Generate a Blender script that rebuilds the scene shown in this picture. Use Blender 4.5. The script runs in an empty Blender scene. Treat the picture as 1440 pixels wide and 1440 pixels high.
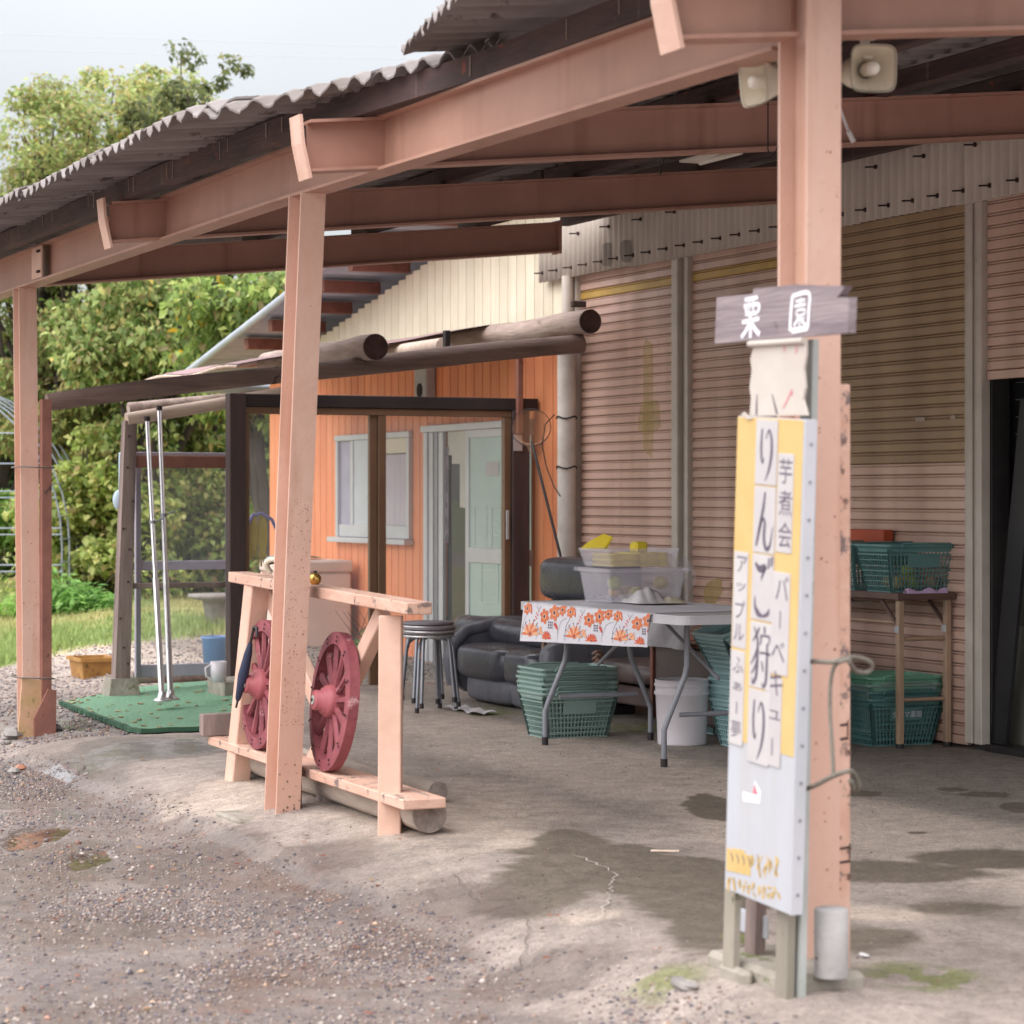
import bpy, math, random
import numpy as np
from mathutils import Vector, Matrix, noise as mnoise
random.seed(7); rng = np.random.default_rng(7)
SC = bpy.context.scene
COL = SC.collection
R = math.radians
PI = math.pi

# ---------------------------------------------------------------- camera
F, EYE, HY = 3500.0, 1.25, 700.0        # focal length in photo pixels, eye height, horizon row
cam_d = bpy.data.cameras.new('camera'); cam = bpy.data.objects.new('camera', cam_d); COL.objects.link(cam)
cam.location = (0, 0, EYE); cam.rotation_euler = (R(90), 0, 0)
cam_d.sensor_width = 36; cam_d.lens = 36 * F / 1440
cam_d.shift_y = -(720 - HY) / 1440.0
cam_d.clip_start = 0.1; cam_d.clip_end = 2000
cam_d.dof.use_dof = True; cam_d.dof.focus_distance = 11.5; cam_d.dof.aperture_fstop = 5.0
SC.camera = cam

# ---------------------------------------------------------------- world, sun, exposure (overcast)
SUN_EL = R(48)
w = bpy.data.worlds.new("World"); SC.world = w; w.use_nodes = True
nt = w.node_tree; nt.nodes.clear()
def N(t, **k):
    n = nt.nodes.new(t)
    for a, b in k.items(): setattr(n, a, b)
    return n
out = N('ShaderNodeOutputWorld'); add = N('ShaderNodeAddShader')
bg1 = N('ShaderNodeBackground'); bg2 = N('ShaderNodeBackground')
sky = N('ShaderNodeTexSky', sky_type='NISHITA', sun_disc=False, sun_elevation=SUN_EL)
hs = N('ShaderNodeHueSaturation'); hs.inputs['Saturation'].default_value = 0.25
nt.links.new(sky.outputs[0], hs.inputs['Color']); nt.links.new(hs.outputs[0], bg1.inputs['Color'])
bg1.inputs['Strength'].default_value = 0.05
tc = N('ShaderNodeTexCoord'); sx = N('ShaderNodeSeparateXYZ'); mr = N('ShaderNodeMapRange')
nz = N('ShaderNodeTexNoise'); nz.inputs['Scale'].default_value = 2.2; nz.inputs['Detail'].default_value = 4
nt.links.new(tc.outputs['Generated'], sx.inputs[0]); nt.links.new(tc.outputs['Generated'], nz.inputs['Vector'])
mr.inputs['From Min'].default_value = 0.12; mr.inputs['From Max'].default_value = 1.0
mr.inputs["To Min"].default_value = 0.0; mr.inputs["To Max"].default_value = 1.3
nt.links.new(sx.outputs['Z'], mr.inputs['Value'])
nr = N('ShaderNodeMapRange'); nr.inputs['From Min'].default_value = .35; nr.inputs['From Max'].default_value = .65
nr.inputs['To Min'].default_value = .7; nr.inputs['To Max'].default_value = 1.2
nt.links.new(nz.outputs['Fac'], nr.inputs['Value'])
mm = N('ShaderNodeMath', operation='MULTIPLY'); nt.links.new(mr.outputs[0], mm.inputs[0]); nt.links.new(nr.outputs[0], mm.inputs[1])
bg2.inputs['Color'].default_value = (1.0, 0.975, 0.99, 1)
nt.links.new(mm.outputs[0], bg2.inputs['Strength'])
nt.links.new(bg1.outputs[0], add.inputs[0]); nt.links.new(bg2.outputs[0], add.inputs[1]); nt.links.new(add.outputs[0], out.inputs[0])

sun_d = bpy.data.lights.new('sun', 'SUN'); sun_d.energy = 0.8; sun_d.angle = R(80); sun_d.color = (1, .97, .93)
sun = bpy.data.objects.new('sun', sun_d); COL.objects.link(sun)
# light travels away from the camera towards the building, downwards
_az = R(48)                             # heading of the light, from +Y towards +X
_d = Vector((math.sin(_az) * math.cos(SUN_EL), math.cos(_az) * math.cos(SUN_EL), -math.sin(SUN_EL)))
sun.rotation_euler = _d.to_track_quat('-Z', 'Y').to_euler()
sky.sun_rotation = math.atan2(-_d.x, -_d.y)
vs = SC.view_settings; vs.view_transform = 'Standard'; vs.look = 'None'; vs.gamma = 1; vs.use_curve_mapping = False
vs.exposure = 1.52

# ---------------------------------------------------------------- frame of the building row
A = math.atan(1570 / F); SA, CA = math.sin(A), math.cos(A)
M0 = (-.92, 9.94)                       # foot of the middle post
TH = math.atan2(-CA, SA)                # local +x = along the row towards the camera (s), +y = towards the building (t)
def W(s, t, z=0): return Vector((M0[0] + s*SA + t*CA, M0[1] - s*CA + t*SA, z))
def ST(x, y):
    dx, dy = x - M0[0], y - M0[1]; return (dx*SA - dy*CA, dx*CA + dy*SA)
def _ray(px, py): return ((px-720)/F, 1.0, -(py-HY)/F)
def gz(px, py, z=0.0):
    d = _ray(px, py); k = (z-EYE)/d[2]; s, t = ST(d[0]*k, k); return s, t, z
def gt(px, py, t):
    d = _ray(px, py); k = (M0[0]*CA + M0[1]*SA + t)/(d[0]*CA + d[1]*SA); return ST(d[0]*k, k)[0], t, EYE + d[2]*k
def gs(px, py, s):
    d = _ray(px, py); k = (M0[0]*SA - M0[1]*CA + s)/(d[0]*SA - CA); return s, ST(d[0]*k, k)[1], EYE + d[2]*k

# ---------------------------------------------------------------- materials
def lin(c):
    return tuple(((v/255)/12.92 if v/255 <= .04045 else ((v/255+.055)/1.055)**2.4) for v in c) + (1,)
MATS = {}
def mat(name, c1, c2=None, scale=6, rough=.6, bump=.15, bscale=None, stretch=(1, 1, 1), spots=None, metal=0, alpha=1, trans=0, ior=1.45,
        rand=0.0, wst=None, rough2=None, contrast=.5, spec=.5, coat=0, emit=None, streaks=None):
    if name in MATS: return MATS[name]
    m = bpy.data.materials.new(name); m.use_nodes = True; n = m.node_tree; b = n.nodes['Principled BSDF']; L = n.links.new
    def nn(t, **k):
        q = n.nodes.new(t)
        for a_, v in k.items(): setattr(q, a_, v)
        return q
    c1 = lin(c1); c2 = lin(c2) if c2 else tuple(v*.8 for v in c1[:3]) + (1,)
    tc = nn('ShaderNodeTexCoord'); oi = nn('ShaderNodeObjectInfo'); ad = nn('ShaderNodeVectorMath', operation='MULTIPLY_ADD')
    cb = nn('ShaderNodeCombineXYZ')
    for i in range(3): L(oi.outputs['Random'], cb.inputs[i])
    mp = nn('ShaderNodeMapping'); mp.inputs['Scale'].default_value = stretch
    L(cb.outputs[0], ad.inputs[0]); ad.inputs[1].default_value = (37, 53, 71); L(tc.outputs['Object'], ad.inputs[2])
    L(ad.outputs[0], mp.inputs[0])
    nz = nn('ShaderNodeTexNoise'); nz.inputs['Scale'].default_value = scale; nz.inputs['Detail'].default_value = 7; nz.inputs['Roughness'].default_value = .62
    L(mp.outputs[0], nz.inputs['Vector'])
    rp = nn('ShaderNodeMapRange'); rp.inputs['From Min'].default_value = .5-contrast*.35; rp.inputs['From Max'].default_value = .5+contrast*.35
    L(nz.outputs['Fac'], rp.inputs['Value'])
    mx = nn('ShaderNodeMix', data_type='RGBA'); mx.inputs[6].default_value = c1; mx.inputs[7].default_value = c2
    L(rp.outputs[0], mx.inputs[0]); colout = mx.outputs[2]
    if streaks:
        c3, sc_, th = streaks
        mp2 = nn('ShaderNodeMapping'); mp2.inputs['Scale'].default_value = (sc_, sc_, sc_*.06)
        L(ad.outputs[0], mp2.inputs[0])
        z2 = nn('ShaderNodeTexNoise'); z2.inputs['Scale'].default_value = 1; z2.inputs['Detail'].default_value = 5
        L(mp2.outputs[0], z2.inputs['Vector'])
        r2 = nn('ShaderNodeMapRange'); r2.inputs['From Min'].default_value = th; r2.inputs['From Max'].default_value = th+.15; r2.inputs['To Max'].default_value = .8
        L(z2.outputs['Fac'], r2.inputs['Value'])
        m2 = nn('ShaderNodeMix', data_type='RGBA'); m2.inputs[7].default_value = lin(c3); L(r2.outputs[0], m2.inputs[0]); L(colout, m2.inputs[6]); colout = m2.outputs[2]
    if spots:
        c3, sc_, th = spots
        z2 = nn('ShaderNodeTexNoise'); z2.inputs['Scale'].default_value = sc_; z2.inputs['Detail'].default_value = 6; z2.inputs['Roughness'].default_value = .7
        L(ad.outputs[0], z2.inputs['Vector'])
        r2 = nn('ShaderNodeMapRange'); r2.inputs['From Min'].default_value = th; r2.inputs['From Max'].default_value = th+.06
        L(z2.outputs['Fac'], r2.inputs['Value'])
        m2 = nn('ShaderNodeMix', data_type='RGBA'); m2.inputs[7].default_value = lin(c3); L(r2.outputs[0], m2.inputs[0]); L(colout, m2.inputs[6]); colout = m2.outputs[2]
    if wst:
        c3, sc_, th = wst; gp = nn('ShaderNodeNewGeometry'); mp3 = nn('ShaderNodeMapping'); mp3.inputs['Scale'].default_value = (sc_, sc_, sc_*.10)
        L(gp.outputs['Position'], mp3.inputs[0]); z3 = nn('ShaderNodeTexNoise'); z3.inputs['Scale'].default_value = 1; z3.inputs['Detail'].default_value = 5; L(mp3.outputs[0], z3.inputs['Vector'])
        r3 = nn('ShaderNodeMapRange'); r3.inputs['From Min'].default_value = th-.12; r3.inputs['From Max'].default_value = th+.16; r3.inputs['To Max'].default_value = .65; L(z3.outputs['Fac'], r3.inputs['Value'])
        m3 = nn('ShaderNodeMix', data_type='RGBA'); m3.inputs[7].default_value = lin(c3); L(r3.outputs[0], m3.inputs[0]); L(colout, m3.inputs[6]); colout = m3.outputs[2]
    if rand:
        hv = nn('ShaderNodeHueSaturation'); mr_ = nn('ShaderNodeMapRange'); mr_.inputs['To Min'].default_value = 1-rand; mr_.inputs['To Max'].default_value = 1+rand
        L(oi.outputs['Random'], mr_.inputs['Value']); L(mr_.outputs[0], hv.inputs['Value']); L(colout, hv.inputs['Color']); colout = hv.outputs[0]
    L(colout, b.inputs['Base Color'])
    b.inputs['Roughness'].default_value = rough; b.inputs['Metallic'].default_value = metal
    b.inputs['Specular IOR Level'].default_value = spec
    if rough2 is not None:
        rr = nn('ShaderNodeMapRange'); rr.inputs['To Min'].default_value = rough; rr.inputs['To Max'].default_value = rough2
        L(rp.outputs[0], rr.inputs['Value']); L(rr.outputs[0], b.inputs['Roughness'])
    if trans: b.inputs['Transmission Weight'].default_value = trans; b.inputs['IOR'].default_value = ior
    if alpha < 1: b.inputs['Alpha'].default_value = alpha
    if coat: b.inputs['Coat Weight'].default_value = coat
    if emit: b.inputs['Emission Color'].default_value = lin(emit[0]); b.inputs['Emission Strength'].default_value = emit[1]
    if bump:
        bn = nn('ShaderNodeTexNoise'); bn.inputs['Scale'].default_value = bscale or scale*5; bn.inputs['Detail'].default_value = 5
        L(mp.outputs[0], bn.inputs['Vector'])
        bp = nn('ShaderNodeBump'); bp.inputs['Strength'].default_value = bump; bp.inputs['Distance'].default_value = .01
        L(bn.outputs['Fac'], bp.inputs['Height']); L(bp.outputs[0], b.inputs['Normal'])
    MATS[name] = m; return m

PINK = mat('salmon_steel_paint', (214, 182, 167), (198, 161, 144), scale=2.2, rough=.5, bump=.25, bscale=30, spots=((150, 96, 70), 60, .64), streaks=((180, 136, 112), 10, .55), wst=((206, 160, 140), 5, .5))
PINKD = mat('shaded_salmon_rafter_paint', (178, 136, 120), (162, 120, 105), scale=3, rough=.5, bump=.08, spots=((110, 70, 56), 14, .70), streaks=((142, 98, 84), 9, .58))  # post salmon darkened: shade under the roof put into the colour
PINKM = mat('shaded_salmon_beam_paint', (184, 142, 124), (164, 124, 108), scale=2, rough=.5, bump=.08, spots=((122, 80, 64), 14, .70), streaks=((156, 114, 98), 7, .56))  # between post and rafter tone, roof shade put into the colour
PINKW = mat('salmon_painted_wood', (220, 184, 166), (204, 164, 144), scale=4, rough=.7, bump=.3, stretch=(1, 1, 1), spots=((128, 88, 74), 12, .68))
PINKWORN = mat('worn_salmon_painted_wood', (214, 178, 160), (196, 152, 132), scale=5, rough=.75, bump=.35, stretch=(.6, 2, 2), spots=((122, 104, 100), 16, .575))
BROWNP = mat('brown_red_board_paint', (146, 98, 84), (120, 78, 68), scale=6, rough=.7, bump=.3, spots=((66, 50, 46), 11, .62))
MOSSB = mat('mossy_salmon_board', (204, 160, 134), (168, 146, 96), scale=7, rough=.8, bump=.3, spots=((122, 116, 70), 18, .58))
DARKP = mat('dark_weathered_purlin', (84, 62, 58), (52, 42, 42), scale=5, rough=.8, bump=.5, stretch=(.4, 2, 2), spots=((128, 66, 48), 7, .62), streaks=((150, 134, 124), 16, .68))
SLATE = mat('weathered_corrugated_sheet', (142, 135, 134), (106, 97, 92), scale=4, rough=.85, bump=.3, stretch=(1, .35, 1), spots=((70, 62, 58), 5, .60), rand=.10)
FASC = mat('grey_green_corrugated_fascia', (206, 195, 184), (190, 178, 168), scale=2, rough=.75, bump=.05, streaks=((132, 122, 112), 5, .64))
SLATP = mat('pink_shutter_paint', (214, 180, 165), (202, 168, 153), scale=1.2, rough=.4, bump=.03, rand=.04, wst=((160, 120, 102), 3.5, .52))
SLATT = mat('tan_shutter_paint', (172, 144, 112), (160, 132, 100), scale=1.2, rough=.48, bump=.03, rand=.04, wst=((128, 102, 76), 3.5, .52))
SLATY = mat('yellow_shutter_paint', (196, 160, 84), (176, 140, 70), scale=6, rough=.5)
YELST = mat('yellow_spray_paint', (186, 166, 74), (170, 150, 80), scale=9, rough=.6)
TRACK = mat('grey_cream_track_paint', (204, 194, 184), (186, 176, 166), scale=6, rough=.55, bump=.1, spots=((92, 66, 48), 22, .68), streaks=((120, 100, 80), 12, .68))
COLW = mat('chipped_white_column_paint', (220, 212, 206), (196, 188, 180), scale=7, rough=.5, bump=.15, spots=((92, 70, 60), 34, .66))
ORANGE = mat('orange_siding', (232, 150, 106), (222, 136, 90), scale=2.5, rough=.6, bump=.05, rand=.05, wst=((204, 116, 82), 4, .55))
CREAM = mat('cream_siding', (232, 222, 200), (220, 208, 184), scale=2.5, rough=.6, bump=.05, rand=.05, streaks=((206, 192, 170), 4, .62))
GROOVE = mat('siding_backing', (92, 50, 34), (76, 42, 30), rough=.8)
GROOVEC = mat('cream_siding_backing', (104, 92, 76), (90, 80, 66), rough=.8)
WOODG = mat('weathered_grey_wood', (150, 132, 126), (104, 88, 84), scale=9, rough=.85, bump=.5, stretch=(1, 1, .15), spots=((70, 56, 52), 9, .64))
LOGD = mat('dark_weathered_log', (148, 126, 118), (108, 90, 84), scale=9, rough=.85, bump=.5, stretch=(2, .2, 2), spots=((54, 44, 42), 7, .62))
LOGL = mat('pale_weathered_log', (182, 162, 152), (132, 112, 104), scale=8, rough=.85, bump=.5, stretch=(.25, 2, 2), spots=((86, 70, 64), 7, .63))
LOGEND = mat('dark_log_end', (96, 74, 70), (66, 50, 50), scale=14, rough=.9, bump=.4)
LOGENDG = mat('grey_log_end', (152, 138, 130), (112, 100, 94), scale=16, rough=.9, bump=.6)
LOGTAN = mat('pale_pole_wood', (206, 186, 170), (178, 156, 142), scale=8, rough=.8, bump=.2, stretch=(2, .3, 2))
DWOOD = mat('dark_brown_frame_wood', (84, 66, 64), (62, 50, 50), scale=8, rough=.7, bump=.3, stretch=(1, 1, .2))
HDR = mat('black_brown_header', (48, 38, 38), (38, 30, 32), scale=8, rough=.6, bump=.2)
BRONZE = mat('bronze_aluminium', (136, 106, 84), (124, 96, 76), scale=3, rough=.45, metal=.35, bump=0)
ALU = mat('silver_aluminium', (206, 208, 212), (190, 192, 196), scale=3, rough=.4, metal=.3, bump=0)
CHROME = mat('bright_metal_tube', (226, 224, 226), (204, 202, 204), rough=.28, metal=.75, bump=0)
STEELG = mat('grey_steel_tube', (150, 152, 160), (134, 136, 144), rough=.38, metal=.6, bump=0)
TABLEG = mat('grey_table_leg_paint', (142, 144, 152), (128, 130, 138), rough=.45, bump=0)
REDW = mat('faded_crimson_wheel_paint', (146, 76, 82), (118, 56, 66), scale=9, rough=.7, bump=.35, spots=((182, 138, 140), 10, .62))
REDHUB = mat('bright_crimson_hub_paint', (174, 94, 98), (150, 76, 84), scale=9, rough=.6, bump=.2)
HOLE = mat('black_hole', (36, 26, 26), (28, 20, 22), rough=.9)
LEATH = mat('black_leather', (70, 70, 78), (56, 57, 65), scale=4, rough=.22, bump=.18, bscale=22, rough2=.38)
LEATHG = mat('dusty_grey_leather', (98, 98, 106), (82, 82, 90), scale=4, rough=.42, bump=.5, bscale=9, stretch=(3, 3, .3))
LEATHB = mat('brown_leather', (92, 76, 74), (66, 54, 54), scale=5, rough=.4, bump=.3, bscale=90)
REDBR = mat('red_brown_wood', (128, 76, 62), (100, 58, 48), scale=6, rough=.5, bump=.2, stretch=(.3, 2, 2))
CARVE = mat('carved_brown_wood', (146, 118, 102), (108, 84, 74), scale=12, rough=.5, bump=.3)
TABW = mat('off_white_table_plastic', (206, 204, 208), (192, 190, 194), scale=3, rough=.5, bump=.05, spots=((160, 156, 158), 12, .66))
CLOTH = mat('white_tablecloth', (232, 230, 236), (220, 218, 226), scale=3, rough=.8, bump=.05)
FOR = mat('orange_print', (232, 140, 100), (224, 122, 84), rough=.8, bump=0)
FRED = mat('red_print', (226, 88, 72), (216, 78, 66), rough=.8, bump=0)
FPEACH = mat('peach_print', (246, 190, 150), (242, 180, 140), rough=.8, bump=0)
FPUR = mat('dark_purple_print', (92, 76, 108), (84, 68, 98), rough=.8, bump=0)
FGREY = mat('grey_stem_print', (150, 152, 168), (140, 142, 160), rough=.8, bump=0)
TEAL = mat('grey_green_basket_plastic', (146, 170, 164), (130, 156, 150), scale=5, rough=.4, bump=.02, rand=.08)
TEALB = mat('dark_teal_basket_plastic', (100, 144, 142), (86, 128, 128), scale=5, rough=.42, bump=.02, rand=.05)
TEALL = mat('light_green_basket_plastic', (128, 186, 158), (116, 172, 146), scale=5, rough=.45, bump=.02)
TEALC = mat('pale_aqua_basket_plastic', (176, 212, 214), (160, 196, 200), scale=5, rough=.45, bump=.02, rand=.08)
WHITEP = mat('white_bucket_plastic', (226, 220, 226), (214, 208, 214), scale=4, rough=.5, bump=.03)
CLEARP = mat('translucent_bin_plastic', (238, 234, 244), (230, 226, 238), rough=.3, bump=0, alpha=.24)
YEL = mat('yellow_plastic', (238, 216, 64), (228, 200, 50), rough=.5, bump=0)
APPLE = mat('pale_yellow_apple', (214, 200, 120), (206, 160, 120), scale=9, rough=.45, bump=0)
APPLER = mat('pink_apple', (206, 138, 112), (200, 170, 100), scale=9, rough=.45, bump=0)
APPLEG = mat('green_apple', (176, 180, 84), (160, 166, 70), scale=9, rough=.45, bump=0)
PAPER = mat('crumpled_white_cloth', (222, 218, 220), (196, 190, 190), scale=10, rough=.8, bump=.5, bscale=25)
LILAC = mat('lilac_cloth', (206, 178, 212), (186, 156, 196), scale=12, rough=.85, bump=.5, bscale=40)
REDOR = mat('orange_red_box', (190, 84, 50), (172, 72, 44), rough=.6)
TBRN = mat('brown_table_laminate', (112, 86, 78), (92, 70, 64), scale=6, rough=.5, bump=.05)
TBRNL = mat('tan_leg_paint', (184, 156, 132), (164, 136, 114), rough=.45, bump=.02)
DKMET = mat('dark_metal', (60, 56, 58), (48, 44, 46), rough=.5, metal=.3)
RUSTM = mat('rusty_bolt', (70, 52, 46), (50, 38, 36), rough=.8)
BLACKM = mat('black_board', (34, 33, 38), (26, 26, 30), rough=.5)
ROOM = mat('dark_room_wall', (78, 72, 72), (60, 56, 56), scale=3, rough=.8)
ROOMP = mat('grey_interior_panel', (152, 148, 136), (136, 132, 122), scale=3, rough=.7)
SPK = mat('beige_speaker_plastic', (216, 206, 186), (206, 196, 176), rough=.5, bump=.02)
SPKW = mat('pale_speaker_cone', (226, 220, 208), (214, 206, 196), rough=.45, bump=0)
CONC = mat('old_concrete', (166, 158, 148), (130, 124, 112), scale=9, rough=.9, bump=.5, spots=((104, 108, 72), 7, .60))
CONCW = mat('pale_concrete_cylinder', (180, 178, 178), (160, 156, 154), scale=8, rough=.85, bump=.35, spots=((110, 106, 104), 26, .70))
SIGNW = mat('white_sign_board', (184, 186, 192), (174, 176, 184), scale=3, rough=.5, bump=.02, streaks=((170, 168, 176), 12, .62), wst=((172, 170, 170), 12, .50))
SIGNS = mat('sign_side_strip', (186, 186, 192), (176, 178, 184), scale=3, rough=.5, bump=.02)
SIGNY = mat('faded_yellow_sign_paint', (202, 174, 118), (194, 164, 104), scale=6, rough=.6, bump=.02, spots=((214, 198, 160), 9, .64))
TILEW = mat('white_letter_plate', (188, 184, 184), (178, 172, 174), scale=5, rough=.5, bump=.02)
INK = mat('faded_purple_black_ink', (104, 94, 108), (84, 74, 90), scale=20, rough=.6, bump=0)
TORN = mat('torn_cream_paper', (192, 184, 176), (180, 170, 162), scale=4, rough=.8, bump=.25, bscale=14)
PRED = mat('faded_red_mark', (214, 120, 132), (206, 108, 122), rough=.7, bump=0)
WHITEPT = mat('white_brush_paint', (236, 234, 240), (222, 220, 228), rough=.7, bump=0)
GALV = mat('grey_galvanised_post', (178, 180, 178), (158, 162, 158), scale=5, rough=.6, bump=.15, spots=((136, 142, 116), 8, .60))
GSTRIP = mat('grey_green_wood_leg', (158, 150, 138), (126, 120, 108), scale=6, rough=.85, bump=.3, stretch=(1, 1, .2), spots=((90, 88, 66), 8, .64))
ROPE = mat('grey_wire_rope', (122, 116, 106), (100, 94, 86), scale=60, rough=.8)
MATG = mat('green_mesh_mat', (128, 170, 138), (98, 142, 112), scale=60, rough=.85, bump=.8, contrast=.25, spots=((150, 156, 110), 5, .66))
BEIGE = mat('beige_appliance_enamel', (228, 208, 198), (216, 196, 186), scale=3, rough=.5, bump=.03)
CRATE = mat('dirty_amber_crate', (176, 130, 66), (142, 100, 52), scale=9, rough=.6, bump=.3, spots=((84, 62, 42), 14, .60))
BLUEB = mat('blue_bucket_plastic', (120, 156, 208), (108, 144, 198), rough=.45, bump=0)
BLUEP = mat('pale_blue_plastic', (196, 214, 228), (184, 204, 220), rough=.5, bump=0)
UMB1 = mat('navy_umbrella_cloth', (48, 56, 82), (38, 46, 68), rough=.7, bump=.1)
UMB2 = mat('grey_green_umbrella_cloth', (96, 112, 112), (80, 96, 98), rough=.7, bump=.1)
GLOVE = mat('yellow_rubber_glove', (206, 184, 64), (190, 168, 56), rough=.5, bump=.05)
HOSEP = mat('violet_hose', (150, 150, 214), (138, 138, 204), rough=.4, bump=0)
HOSEG = mat('grey_hose', (136, 142, 152), (96, 102, 114), rough=.5, bump=0)
GOLD = mat('gold_bauble', (214, 170, 96), (200, 150, 80), rough=.25, metal=.8, bump=0)
ROOFG = mat('grey_blue_roof_sheet', (176, 184, 194), (156, 164, 176), scale=3, rough=.55, bump=.05)
MEMB = mat('purple_brown_membrane', (150, 122, 122), (128, 100, 102), scale=5, rough=.8, bump=.15, spots=((96, 76, 78), 8, .62))
CURT = mat('pale_lilac_curtain', (206, 196, 206), (186, 176, 188), scale=10, rough=.9, bump=.3, stretch=(4, 4, .1))
MINT = mat('mint_frosted_glass', (176, 200, 194), (166, 192, 186), scale=3, rough=.22, bump=0, spec=.6)
PALEGL = mat('pale_grey_frosted_glass', (196, 202, 208), (184, 190, 198), scale=3, rough=.2, bump=0, spec=.6)
DARKGL = mat('dark_window_glass', (44, 44, 46), (34, 34, 38), scale=3, rough=.04, bump=0, spec=.22)
GLASS = mat('thin_clear_glass', (235, 240, 240), (230, 236, 236), rough=.02, bump=0, alpha=.09, spec=.9)
GREYFR = mat('lilac_grey_frame_paint', (186, 180, 194), (168, 162, 178), scale=5, rough=.6, bump=.1)
BARK = mat('dark_tree_bark', (74, 64, 58), (48, 42, 38), scale=8, rough=.95, bump=.8, stretch=(2, 2, .4))
TWIG = mat('pale_twig', (128, 116, 96), (98, 88, 74), rough=.9)
STONE = mat('grey_stone', (150, 144, 140), (116, 110, 106), scale=7, rough=.9, bump=.5)
BRICK = mat('terracotta_fragment', (186, 132, 108), (160, 108, 86), scale=9, rough=.9, bump=.4)
PIPEG = mat('greenhouse_pipe', (152, 160, 174), (136, 144, 158), rough=.5, metal=.4, bump=0)
WIREB = mat('black_wire', (44, 38, 40), (36, 30, 32), rough=.6, bump=0)
NETM = mat('fine_net_mesh', (196, 150, 120), (180, 134, 104), rough=.9, bump=0, alpha=.35)
LEAFD = mat('fallen_leaf', (168, 118, 82), (140, 92, 66), scale=8, rough=.8, rand=.2)
CABLE = mat('pale_power_cable', (188, 190, 196), (180, 182, 188), rough=.7, bump=0)
MOSS = mat('bright_moss', (128, 140, 48), (98, 112, 40), scale=20, rough=.95, bump=.6)

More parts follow.
